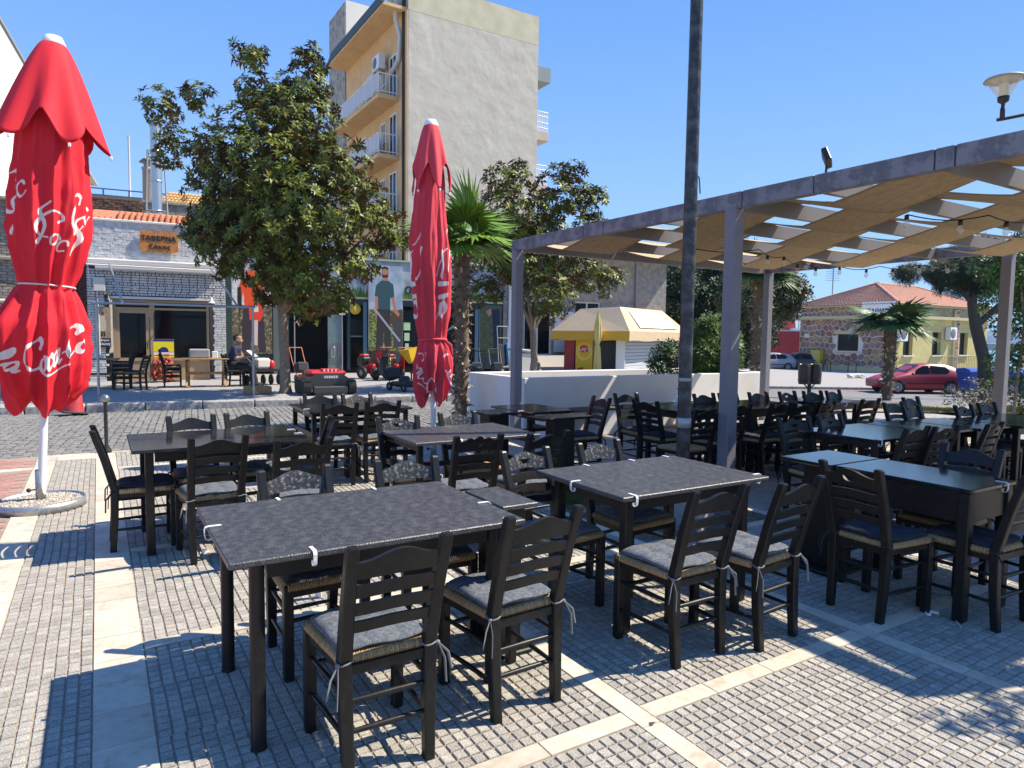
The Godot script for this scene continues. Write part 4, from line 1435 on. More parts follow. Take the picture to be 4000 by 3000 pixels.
	# inner lining seen at the hem
	var lining := MB.new().smooth(1)
	for i in NA:
		for j in 12:
			var P := func(ii: int, jj: int) -> Vector3:
				var q: Vector3 = grid[ii][NY]
				var f := jj / 12.0
				return Vector3(q.x * (1.0 - 0.86 * f), q.y + 0.22 * f, q.z * (1.0 - 0.86 * f))
			lining.quad(P.call(i, j), P.call(i + 1, j), P.call(i + 1, j + 1), P.call(i, j + 1))
	obj("lining", lining, plain, t).basis = tilt
	# loose top flounce: a small square canopy whose corners droop
	var f2 := MB.new().smooth(1)
	var NF := 96
	var NJ := 26
	var corners := [0.1, 1.2, 2.3, 3.25, 4.3, 5.3] if not faded else [0.5, 1.65, 2.75, 3.8, 5.0]
	var G := func(i: int, j: int) -> Vector3:
		var a := TAU * i / NF
		var near := 9.0
		for c in corners:
			near = minf(near, absf(wrapf(a - c, -PI, PI)))
		var tip := exp(-near * near * (5.0 if not faded else 6.0))
		var f := float(j) / NJ
		var drop := lerpf(0.54, 0.86, tip) if not faded else lerpf(0.42, 0.80, tip)
		var y := H - 0.07 - drop * f
		var rmax := lerpf(0.275, 0.395, tip) if not faded else lerpf(0.20, 0.245, tip)
		var r := lerpf(0.075, rmax, pow(f, 0.72)) * (1.0 + 0.12 * f * sin(a * 8.0 + 0.6))
		# between the corners the edge rolls in towards the body
		r *= 1.0 - (1.0 - tip) * 0.10 * f * sin(f * 3.0)
		return Vector3(cos(a) * r, y, sin(a) * r)
	for i in NF:
		for j in NJ:
			f2.quad(G.call(i, j), G.call(i, j + 1), G.call(i + 1, j + 1), G.call(i + 1, j))
	for i in NF:     # turned hem gives the edge a thickness
		for e in 2:
			var A: Vector3 = G.call(i, NJ)
			var B: Vector3 = G.call(i + 1, NJ)
			var inn := Vector3(0.97, 1, 0.97)
			if e == 0: f2.quad(A, A * inn + Vector3(0, 0.012, 0), B * inn + Vector3(0, 0.012, 0), B)
	plain.cull_mode = BaseMaterial3D.CULL_DISABLED
	var fo := obj("flounce", f2, plain, t)
	fo.basis = tilt
	for c in corners:
		var i := int(round(c / TAU * NF))
		var p: Vector3 = G.call(i, NJ)
		obj("corner_tab", MB.new().rbox(p * Vector3(1.0, 1, 1.0) + Vector3(0, -0.014, 0), Vector3(0.022, 0.03, 0.022), 0.004), M.white, fo)
	# waist tie
	var ty := 1.925 if not faded else 1.485
	var ring := []
	for i in 37:
		var k := (i * NA / 36) % NA
		var jj := int((y_top - ty) / (y_top - y_bot) * NY)
		var q: Vector3 = grid[k][jj]
		var rad := Vector2(q.x, q.z).length()
		ring.append(Vector3(q.x / rad, 0, q.z / rad) * (interp(prof, ty) * 1.06) + Vector3(0, ty + 0.01 * sin(TAU * i / 36.0), 0))
	obj("tie_cord" if not faded else "tie_sash", MB.new().chain(ring, [0.008 if not faded else 0.02], 8, false), M.offwhite if not faded else plain, t).basis = tilt
	if faded:
		obj("sash_end", MB.new().chain([Vector3(0.1, 1.48, 0.14), Vector3(0.16, 1.42, 0.16), Vector3(0.19, 1.30, 0.15)], [0.018, 0.025, 0.012], 8, true, 0.3), plain, t).basis = tilt

# ------------------------------------------------------------------ posts and lamps
func build_poles() -> void:
	var p := thing("lamp_post", "tall dark pole with flaking paint between tables and pergola", "pole", Vector3(4.37, -0.01, -4.26))
	obj("shaft", MB.new().chain([Vector3(0, 0, 0), Vector3(0, 3.0, 0), Vector3(0.0, 7.5, 0)], [0.060, 0.056, 0.047], 20), M.pole, p)
	obj("repair_collar", MB.new().lathe([Vector2(0.061, 0.78), Vector2(0.064, 0.785), Vector2(0.064, 0.86), Vector2(0.060, 0.865)], 20), M.galv, p)
	obj("collar", MB.new().lathe([Vector2(0.057, 1.18), Vector2(0.0625, 1.185), Vector2(0.0625, 1.21), Vector2(0.058, 1.215)], 20), M.galv, p)
	obj("wire_stub", MB.new().chain([Vector3(0.05, 2.98, 0.0), Vector3(0.075, 2.93, 0.02), Vector3(0.08, 2.80, 0.03)], [0.006], 6), M.dark_metal, p)
	obj("base_plate", MB.new().lathe([Vector2(0, 0.03), Vector2(0.11, 0.03), Vector2(0.11, 0.0)], 16), M.dark_metal, p)
	var c := obj("concrete_block", MB.new().rbox(Vector3(0, 0.13, 0), Vector3(0.30, 0.30, 0.30), 0.02), M.concrete, null, Vector3(4.20, -0.02, -3.98), 0.35)
	tag(c, "rough concrete block standing on bare earth beside the tall pole", "block")
	# conical street lamp reaching in at the right
	var s := thing("street_lamp", "cone shaped street lamp with dark arm against the sky at right", "lamp", Vector3(11.7, 0, -3.0))
	var top := Vector3(10.35 - 11.7, 0.85, -4.53 + 3.0)
	obj("post", MB.new().chain([Vector3(0, -0.02, 0), Vector3(0, 5.1, 0)], [0.06, 0.045], 14), M.dark_metal, s)
	obj("arm", MB.new().chain([Vector3(0, 4.77, 0), top * 0.5 + Vector3(0, 4.24, 0), top + Vector3(0, 3.66, 0), top * 1.03 + Vector3(0, 3.63, 0)], [0.022], 8), M.dark_metal, s)
	var h := obj("holder", MB.new().lathe([Vector2(0.02, 3.66), Vector2(0.03, 3.67), Vector2(0.03, 3.80), Vector2(0.022, 3.81), Vector2(0.022, 3.86), Vector2(0.065, 3.89), Vector2(0.07, 3.95), Vector2(0.0, 3.95)], 16, top), M.dark_metal, s)
	var gm := smat(Color(0.93, 0.93, 0.88, 0.35), 0.08)
	gm.transparency = BaseMaterial3D.TRANSPARENCY_ALPHA
	obj("glass_cone", MB.new().lathe([Vector2(0.068, 3.95), Vector2(0.20, 4.16)], 24, top), gm, h)
	obj("lamp_tube", MB.new().rod(top + Vector3(0, 3.95, 0), top + Vector3(0, 4.12, 0), 0.055, 10), smat(lin(0.62, 0.60, 0.42), 0.4), h)
	obj("cap", MB.new().lathe([Vector2(0.20, 4.158), Vector2(0.238, 4.165), Vector2(0.22, 4.19), Vector2(0.10, 4.225), Vector2(0, 4.235)], 28, top), M.grey, h)
	# bollard with a ball top behind the end chair
	var bo := thing("bollard", "slim dark bollard with a metal ball top at plaza edge", "bollard", Vector3(0.06, 0.0, -9.99))
	obj("shaft", MB.new().lathe([Vector2(0.0, 0.0), Vector2(0.06, 0.0), Vector2(0.055, 0.03), Vector2(0.022, 0.10), Vector2(0.022, 0.62), Vector2(0.03, 0.64), Vector2(0, 0.64)], 14), M.dark_metal, bo)
	obj("ball", MB.new().ball(Vector3(0, 0.69, 0), Vector3(0.055, 0.055, 0.055), 14, 10), smat(lin(0.30, 0.32, 0.31), 0.3, 0.8), bo)
# ------------------------------------------------------------------ painted flat prints
func poly_fill(im: Image, pts: Array, c: Color) -> void:
	var lo := 1e9
	var hi := -1e9
	for p in pts:
		lo = minf(lo, p.y)
		hi = maxf(hi, p.y)
	for y in range(maxi(0, int(lo)), mini(im.get_height(), int(hi) + 1)):
		var xs := []
		for i in pts.size():
			var a: Vector2 = pts[i]
			var b: Vector2 = pts[(i + 1) % pts.size()]
			if (a.y <= y and b.y > y) or (b.y <= y and a.y > y):
				xs.append(a.x + (y - a.y) / (b.y - a.y) * (b.x - a.x))
		xs.sort()
		for k in range(0, xs.size() - 1, 2):
			var x0 := maxi(0, int(xs[k]))
			var x1 := mini(im.get_width(), int(xs[k + 1]) + 1)
			if x1 > x0:
				im.fill_rect(Rect2i(x0, y, x1 - x0, 1), c)

func pts2(a: Array) -> Array:
	var o := []
	for i in range(0, a.size(), 2): o.append(Vector2(a[i], a[i + 1]))
	return o

func disc(im: Image, c: Vector2, rx: float, ry: float, col: Color) -> void:
	var p := []
	for i in 28:
		p.append(c + Vector2(cos(TAU * i / 28) * rx, sin(TAU * i / 28) * ry))
	poly_fill(im, p, col)

func mottle(im: Image, sd: int, freq: float, r: Rect2i, cols: Array) -> void:
	var n := FastNoiseLite.new()
	n.seed = sd
	n.frequency = freq
	n.fractal_octaves = 4
	for y in range(r.position.y, r.end.y):
		for x in range(r.position.x, r.end.x):
			var t := clampf(n.get_noise_2d(x, y) * 1.6 + 0.5, 0, 0.999) * (cols.size() - 1)
			im.set_pixel(x, y, Color(cols[int(t)]).lerp(cols[int(t) + 1], t - int(t)))

func print_mat(im: Image, rough := 0.6) -> StandardMaterial3D:
	var m := StandardMaterial3D.new()
	m.albedo_texture = ImageTexture.create_from_image(im)
	m.roughness = rough
	return m

# a flat panel facing +z with its print the right way up
func panel(w: float, h: float, th := 0.02) -> MB:
	var b := MB.new().flat()
	var x := w / 2
	b.quad(Vector3(-x, h, th), Vector3(x, h, th), Vector3(x, 0, th), Vector3(-x, 0, th))
	return b

func put_panel(called: String, parent: Node, at: Vector3, w: float, h: float, m: Material, back: Material, th := 0.02) -> MeshInstance3D:
	var o := obj(called, MB.new().box(Vector3(0, h / 2, th / 2 - 0.002), Vector3(w, h, th)), back, parent, at)
	obj("print", panel(w - 0.004, h - 0.004, th + 0.001), m, o)
	return o

func text_mesh(s: String, size: float, depth: float, serif := false) -> TextMesh:
	var t := TextMesh.new()
	t.text = s
	var f := SystemFont.new()
	f.font_names = PackedStringArray(["Droid Serif" if serif else "Droid Sans"])
	f.font_weight = 700
	t.font = f
	t.font_size = 64
	t.pixel_size = size / 46.0
	t.depth = depth
	return t

# wall with rectangular openings, in local x (along), y (up); front face at z = 0
func wall_with_holes(x0: float, x1: float, y0: float, y1: float, holes: Array, th: float) -> MB:
	var xs := [x0, x1]
	var ys := [y0, y1]
	for h in holes:
		xs.append_array([h[0], h[1]])
		ys.append_array([h[2], h[3]])
	xs.sort()
	ys.sort()
	var b := MB.new()
	for i in xs.size() - 1:
		if xs[i + 1] - xs[i] < 1e-4: continue
		var run := -1.0
		for j in ys.size() - 1:
			if ys[j + 1] - ys[j] < 1e-4: continue
			var cx: float = (xs[i] + xs[i + 1]) / 2
			var cy: float = (ys[j] + ys[j + 1]) / 2
			var open := false
			for h in holes:
				if cx > h[0] and cx < h[1] and cy > h[2] and cy < h[3]: open = true
			if not open and run < 0.0: run = ys[j]
			if run >= 0.0 and (open or j == ys.size() - 2):
				var top: float = ys[j] if open else ys[j + 1]
				b.box(Vector3(cx, (run + top) / 2, -th / 2), Vector3(xs[i + 1] - xs[i], top - run, th))
				run = -1.0
			if open: run = -1.0
	return b

# ------------------------------------------------------------------ the taverna
func build_taverna() -> void:
	var mort := smat(lin(0.05, 0.05, 0.052), 0.95)
	var wpaint := vcol(tmat(ntex(256, 41, [[0.02, 0.6, 4], [0.1, 0.4, 3]], [Color(0.52, 0.52, 0.52), Color(0.68, 0.68, 0.68), Color(0.74, 0.74, 0.74)], 1.6), 0.9, 0.8))
	var t := thing("taverna_building", "small white painted brick taverna with wooden sign and glazed front", "building", st_pos(0.345, 7.0, 0.11), STREET_TURN)
	var X := func(s: float) -> float: return s - 0.345
	var y0 := -0.11
	var hole := [[X.call(-0.84), X.call(1.66), -0.2, 2.34]]
	obj("wall", wall_with_holes(X.call(-1.44), X.call(2.13), -0.11, 3.25, hole, 0.35), mort, t)
	obj("upper_wall", MB.new().box(Vector3(0, 3.88, -0.175), Vector3(3.57, 1.26, 0.35)), wpaint.duplicate(), t)
	(t.get_child(1) as MeshInstance3D).material_override.vertex_color_use_as_albedo = false
	obj("side_wall", MB.new().box(Vector3(1.62, 2.2, -3.1), Vector3(0.3, 4.4, 5.5)), M.concrete, t)
	obj("side_wall", MB.new().box(Vector3(-1.62, 2.2, -3.1), Vector3(0.3, 4.4, 5.5)), M.concrete, t)
	# parapet coping
	obj("coping", MB.new().rbox(Vector3(0, 4.53, -0.12), Vector3(3.62, 0.07, 0.34), 0.015), M.white_paint, t)
	# bricks
	var rng := RandomNumberGenerator.new()
	rng.seed = 8
	var xfs := []
	var cols := []
	var bm := MB.new(Color.WHITE).rbox(Vector3.ZERO, Vector3.ONE, 0.07).mesh()
	var y := 0.0
	var row := 0
	while y < 4.46:
		var hgt := 0.068
		if y > 3.16 and y < 3.28:
			y = 3.28
		var x: float = -1.785
		var k := 0
		while x < 1.78:
			var l := 0.215 if (row % 2 == 0 or y < 3.2) else 0.10
			if row % 4 == 2: l = 0.10
			l = minf(l * rng.randf_range(0.97, 1.03), 1.785 - x)
			if l < 0.03: break
			var cx := x + l / 2
			var in_hole: bool = y < 2.40 and cx + l / 2 > X.call(-0.84) - 0.02 and cx - l / 2 < X.call(1.66) + 0.02
			if not in_hole:
				var z := 0.004 + rng.randf_range(-0.004, 0.006)
				if y > 3.2: z -= 0.004
				xfs.append(Transform3D(Basis(Vector3(l - (0.018 if y < 3.2 else 0.006), 0, 0), Vector3(0, hgt - (0.012 if y < 3.2 else 0.004), 0), Vector3(0, rng.randf_range(-0.004, 0.004), 0.03)), Vector3(cx, y + hgt / 2, z - 0.006)))
				var g := rng.randf_range(0.80, 1.0)
				cols.append(Color(g, g, g))
			x += l
			k += 1
		row += 1
		y += hgt + 0.004
	lay(t, "brick", bm, wpaint, xfs, cols, 300, Transform3D(Basis(Vector3.UP, STREET_TURN), t.position))
	# joinery
	var frame = M.wood_pale if M.has("wood_pale") else smat(lin(0.42, 0.29, 0.17), 0.55)
	M.wood_pale = frame
	var d := obj("shop_window", MB.new().box(Vector3(X.call(0.41), 2.30, -0.13), Vector3(2.5, 0.07, 0.1)).box(Vector3(X.call(0.41), 2.085, -0.13), Vector3(2.36, 0.06, 0.09)).box(Vector3(X.call(-0.805), 1.1, -0.13), Vector3(0.07, 2.34, 0.1)).box(Vector3(X.call(1.625), 1.1, -0.13), Vector3(0.07, 2.34, 0.1)).box(Vector3(X.call(0.14), 1.1, -0.13), Vector3(0.09, 2.33, 0.098)).box(Vector3(X.call(0.90), 0.62, -0.13), Vector3(1.38, 0.07, 0.1)), frame, t)
	obj("pane", MB.new().box(Vector3(X.call(0.90), 1.35, -0.15), Vector3(1.38, 1.40, 0.012)), M.glass_dark, d)
	obj("pane", MB.new().box(Vector3(X.call(0.90), 2.19, -0.15), Vector3(1.38, 0.15, 0.012)), M.glass_dark, d)
	obj("pane", MB.new().box(Vector3(X.call(-0.34), 2.19, -0.15), Vector3(0.84, 0.15, 0.012)), M.glass_dark, d)
	obj("stall_riser", MB.new().box(Vector3(X.call(0.90), 0.24, -0.15), Vector3(1.38, 0.70, 0.06)), frame, d)
	var door := obj("door", MB.new().box(Vector3(X.call(-0.72), 1.03, -0.12), Vector3(0.09, 2.04, 0.06)).box(Vector3(X.call(0.03), 1.03, -0.12), Vector3(0.09, 2.04, 0.06)).box(Vector3(X.call(-0.345), 2.0, -0.12), Vector3(0.66, 0.10, 0.058)).box(Vector3(X.call(-0.345), 0.62, -0.12), Vector3(0.66, 0.09, 0.058)).box(Vector3(X.call(-0.345), 0.06, -0.12), Vector3(0.66, 0.12, 0.058)).box(Vector3(X.call(-0.345), 0.34, -0.125), Vector3(0.66, 0.47, 0.03)), frame, t)
	obj("pane", MB.new().box(Vector3(X.call(-0.345), 1.31, -0.13), Vector3(0.66, 1.29, 0.012)), M.glass_dark, door)
	obj("handle", MB.new().rod(Vector3(X.call(0.02), 0.92, -0.07), Vector3(X.call(0.02), 1.10, -0.07), 0.012), M.dark_metal, door)
	obj("lintel", MB.new().rbox(Vector3(X.call(0.41), 2.385, 0.0), Vector3(2.6, 0.07, 0.12), 0.006), M.white_paint, t)
	# rolled awning case under the upper wall, with arms
	var aw := obj("awning_case", MB.new().rbox(Vector3(0, 3.36, 0.10), Vector3(3.5, 0.16, 0.22), 0.03), M.offwhite, t)
	obj("awning_valance", MB.new().box(Vector3(0, 3.20, 0.19), Vector3(3.1, 0.14, 0.012)), M.offwhite, aw)
	obj("awning_bar", MB.new().rod(Vector3(-1.75, 3.255, 0.23), Vector3(1.5, 3.245, 0.23), 0.02, 8), M.white, aw)
	# barrel tiles
	var tile := MB.new().smooth(1)
	for i in 8:
		for e in 2:
			var r := 0.075 if e == 0 else 0.068
			var a0 := PI * i / 8
			var a1 := PI * (i + 1) / 8
			var A := Vector3(cos(a0) * r, sin(a0) * r, 0.16)
			var B := Vector3(cos(a1) * r, sin(a1) * r, 0.16)
			var C2 := Vector3(cos(a1) * r * 0.8, sin(a1) * r * 0.8, -0.16)
			var D2 := Vector3(cos(a0) * r * 0.8, sin(a0) * r * 0.8, -0.16)
			if e == 0: tile.quad(A, D2, C2, B)
			else: tile.quad(B, C2, D2, A)
		var q0 := PI * i / 8
		var q1 := PI * (i + 1) / 8
		tile.quad(Vector3(cos(q0) * 0.068, sin(q0) * 0.068, 0.16), Vector3(cos(q0) * 0.075, sin(q0) * 0.075, 0.16), Vector3(cos(q1) * 0.075, sin(q1) * 0.075, 0.16), Vector3(cos(q1) * 0.068, sin(q1) * 0.068, 0.16))
	var tm := tile.mesh()
	var tmats := []
	for k in 4:
		tmats.append(tmat(ntex(64, 50 + k, [[0.05, 1.0, 3]], [Color(0.40, 0.13, 0.06), Color(0.52 + 0.03 * k, 0.21, 0.10)], 1.5), 2.0, 0.85))
	var roof := obj("roof", MB.new().box(Vector3(0, 4.70, -1.0), Vector3(3.5, 0.06, 1.9), Basis(Vector3.RIGHT, 0.38)), tmats[0], t)
	for i in 22:
		for j in 5:
			var p := Vector3(-1.62 + i * 0.155, 4.52 + j * 0.098, -0.25 - j * 0.27)
			if i < 4 and j > 1: continue
			var o := obj("roof_tile", tm, tmats[rng.randi() % 4], roof, p)
			o.rotation = Vector3(0.38 + rng.randf_range(-0.03, 0.03), rng.randf_range(-0.04, 0.04), 0)
	# the painted wooden sign
	var sg := thing("wooden_sign", "orange wooden board lettered for the taverna on white bricks", "sign", st_pos(0.38, 6.965, 3.80), STREET_TURN)
	var bd := tmat(ntex(256, 43, [[0.02, 0.6, 4], [0.07, 0.4, 3]], [Color(0.42, 0.14, 0.03), Color(0.60, 0.23, 0.05), Color(0.66, 0.28, 0.08)], 1.6), 1.4, 0.5, false)
	var pl := PackedVector2Array()
	for i in 40:
		var a := TAU * i / 40.0
		var e := Vector2(signf(cos(a)) * pow(absf(cos(a)), 0.22) * 0.485, signf(sin(a)) * pow(absf(sin(a)), 0.22) * 0.30)
		pl.append(e + Vector2(0.006 * sin(i * 2.3), 0.31 + 0.006 * cos(i * 1.7)))
	obj("board", MB.new().prism(pl, 0.02, 0.06), bd, sg)
	obj("lettering", text_mesh("TABEPNA", 0.145, 0.02), M.dark_metal, sg, Vector3(0, 0.40, 0.065))
	obj("lettering", text_mesh("Ζάκος", 0.13, 0.02, true), M.dark_metal, sg, Vector3(0.02, 0.17, 0.065))
	# fittings on the wall
	for q in [[-0.92, "black gooseneck wall lamp left of taverna door", M.dark_metal], [1.73, "pale gooseneck wall lamp right of taverna window", M.offwhite]]:
		var l := thing("wall_lamp", q[1], "lamp", st_pos(q[0], 6.97, 2.40), STREET_TURN, "taverna wall lamps")
		obj("arm", MB.new().chain([Vector3(0, 0.22, 0.0), Vector3(0, 0.30, 0.06), Vector3(0, 0.28, 0.13), Vector3(0, 0.18, 0.14)], [0.01], 6), M.dark_metal, l)
		obj("shade", MB.new().lathe([Vector2(0.02, 0.18), Vector2(0.035, 0.14), Vector2(0.05, 0.07), Vector2(0.10, 0.0)], 16, Vector3(0, 0, 0.14)), q[2], l)
	var jb := thing("junction_box", "white electrical box with hanging conduit on taverna wall", "box", st_pos(-1.12, 6.97, 2.65), STREET_TURN)
	obj("case", MB.new().rbox(Vector3(0, 0.19, 0.06), Vector3(0.28, 0.38, 0.12), 0.01), M.offwhite, jb)
	obj("conduit", MB.new().chain([Vector3(-0.05, 0.0, 0.05), Vector3(-0.06, -0.2, 0.04), Vector3(-0.04, -0.6, 0.03), Vector3(-0.04, -1.9, 0.03)], [0.018], 6), M.offwhite, jb)
	obj("conduit", MB.new().chain([Vector3(0.05, 0.0, 0.05), Vector3(0.25, -0.05, 0.04), Vector3(0.45, 0.15, 0.03), Vector3(0.9, 0.12, 0.03)], [0.014], 6), M.offwhite, jb)
	obj("conduit", MB.new().chain([Vector3(-0.1, 0.0, 0.05), Vector3(-0.22, 0.1, 0.05), Vector3(-0.25, 0.6, 0.05), Vector3(-0.3, 0.8, 0.1), Vector3(-0.2, 0.95, 0.1)], [0.018], 6), M.offwhite, jb)
	# framed photograph by the door
	var im := Image.create(96, 280, false, Image.FORMAT_RGB8)
	mottle(im, 3, 0.03, Rect2i(0, 0, 96, 280), [Color(0.55, 0.48, 0.38), Color(0.68, 0.60, 0.48), Color(0.60, 0.52, 0.42)])
	poly_fill(im, pts2([34, 60, 62, 58, 70, 140, 60, 170, 36, 170, 26, 140]), Color(0.78, 0.72, 0.62))
	disc(im, Vector2(47, 44), 10, 14, Color(0.38, 0.28, 0.2))
	poly_fill(im, pts2([36, 168, 46, 168, 46, 205, 34, 205]), Color(0.2, 0.16, 0.13))
	poly_fill(im, pts2([50, 168, 60, 168, 64, 205, 52, 205]), Color(0.2, 0.16, 0.13))
	im.fill_rect(Rect2i(0, 216, 96, 64), Color(0.10, 0.09, 0.08))
	var pf := thing("framed_poster", "tall sepia poster of a man in an apron beside taverna door", "poster", st_pos(-1.07, 6.97, 1.08), STREET_TURN)
	put_panel("panel", pf, Vector3.ZERO, 0.37, 1.13, print_mat(im, 0.4), M.dark_metal, 0.03)
	obj("lettering", text_mesh("ταβερνα", 0.052, 0.003), M.white, pf, Vector3(0, 0.20, 0.032))
	obj("lettering", text_mesh("ζακος", 0.085, 0.003, true), M.white, pf, Vector3(0, 0.10, 0.032))
	var cm := thing("security_camera", "black security camera at top left of taverna wall", "camera", st_pos(-1.36, 6.97, 4.25), STREET_TURN)
	obj("body", MB.new().rbox(Vector3(0, 0.06, 0.12), Vector3(0.10, 0.10, 0.24), 0.02), M.dark_metal, cm)
	obj("mount", MB.new().rod(Vector3(0, 0.03, 0), Vector3(0, 0.04, 0.10), 0.02), M.white, cm)

# ------------------------------------------------------------------ the garden machine shop
func sky_fascia(w: int, h: int) -> Image:
	var im := Image.create(w, h, false, Image.FORMAT_RGB8)
	mottle(im, 9, 0.012, Rect2i(0, 0, w, h), [Color(0.48, 0.53, 0.58), Color(0.57, 0.61, 0.66), Color(0.62, 0.66, 0.70)])
	var rng := RandomNumberGenerator.new()
	rng.seed = 6
	for x in range(0, w, 2):      # printed grass along the foot
		var hh := 18 + rng.randi() % 26
		poly_fill(im, [Vector2(x - 2, h), Vector2(x + rng.randi_range(-6, 6), h - hh), Vector2(x + 3, h)], Color(0.16 + rng.randf() * 0.15, 0.33 + rng.randf() * 0.2, 0.10))
	return im

func man_orange() -> Image:
	var im := Image.create(256, 480, false, Image.FORMAT_RGB8)
	mottle(im, 12, 0.02, Rect2i(0, 0, 256, 200), [Color(0.80, 0.83, 0.86), Color(0.70, 0.74, 0.78), Color(0.9, 0.9, 0.9)])
	mottle(im, 13, 0.035, Rect2i(0, 200, 256, 280), [Color(0.24, 0.21, 0.15), Color(0.46, 0.42, 0.32), Color(0.30, 0.30, 0.20), Color(0.58, 0.54, 0.46)])
	var org := Color(0.90, 0.30, 0.12)
	var blk := Color(0.11, 0.09, 0.10)
	disc(im, Vector2(120, 18), 30, 34, Color(0.85, 0.35, 0.15))
	poly_fill(im, pts2([70, 45, 175, 45, 205, 110, 210, 180, 190, 185, 170, 120, 168, 210, 80, 215, 74, 120, 60, 180, 36, 178, 44, 90]), org)
	poly_fill(im, pts2([95, 45, 145, 45, 135, 100, 105, 100]), blk)
	poly_fill(im, pts2([36, 100, 58, 95, 62, 200, 48, 250, 34, 180]), blk)
	poly_fill(im, pts2([195, 100, 214, 120, 216, 190, 190, 240, 180, 200]), blk)
	poly_fill(im, pts2([76, 212, 170, 208, 205, 300, 215, 470, 170, 475, 150, 330, 128, 330, 110, 475, 60, 475, 62, 300]), Color(0.20, 0.16, 0.20))
	poly_fill(im, pts2([105, 190, 185, 180, 200, 250, 180, 290, 112, 285]), Color(0.88, 0.25, 0.16))
	poly_fill(im, pts2([125, 205, 165, 200, 170, 235, 130, 240]), Color(0.85, 0.85, 0.84))
	poly_fill(im, pts2([135, 285, 165, 285, 160, 430, 140, 430]), Color(0.82, 0.74, 0.72))
	return im

func man_polo() -> Image:
	var im := Image.create(256, 640, false, Image.FORMAT_RGB8)
	mottle(im, 15, 0.008, Rect2i(0, 0, 256, 330), [Color(0.55, 0.62, 0.70), Color(0.66, 0.71, 0.77)])
	mottle(im, 16, 0.03, Rect2i(0, 330, 256, 310), [Color(0.18, 0.24, 0.10), Color(0.45, 0.58, 0.18), Color(0.62, 0.72, 0.30), Color(0.40, 0.30, 0.34), Color(0.25, 0.30, 0.14)])
	poly_fill(im, pts2([170, 350, 250, 320, 254, 420, 200, 470, 165, 430]), Color(0.33, 0.20, 0.15))
	poly_fill(im, pts2([185, 400, 254, 400, 254, 620, 185, 620]), Color(0.24, 0.23, 0.26))
	var skin := Color(0.70, 0.47, 0.36)
	disc(im, Vector2(122, 46), 27, 36, skin)
	poly_fill(im, pts2([96, 50, 104, 92, 122, 104, 142, 92, 149, 50, 140, 66, 122, 70, 104, 66]), Color(0.16, 0.11, 0.09))
	poly_fill(im, pts2([95, 30, 100, 12, 122, 4, 144, 12, 150, 32, 122, 22]), Color(0.15, 0.10, 0.08))
	poly_fill(im, pts2([104, 90, 140, 90, 146, 120, 98, 120]), skin)
	poly_fill(im, pts2([92, 112, 150, 112, 184, 140, 192, 230, 162, 240, 160, 330, 62, 330, 66, 240, 44, 225, 54, 150]), Color(0.16, 0.30, 0.34))
	poly_fill(im, pts2([46, 225, 68, 235, 70, 370, 82, 420, 62, 430, 48, 360]), skin)
	poly_fill(im, pts2([168, 238, 190, 230, 205, 320, 235, 360, 222, 380, 190, 345]), skin)
	poly_fill(im, pts2([62, 326, 160, 326, 168, 600, 120, 640, 112, 480, 100, 640, 52, 640]), Color(0.17, 0.16, 0.17))
	poly_fill(im, pts2([30, 320, 42, 312, 240, 560, 232, 572]), Color(0.62, 0.63, 0.68))
	return im

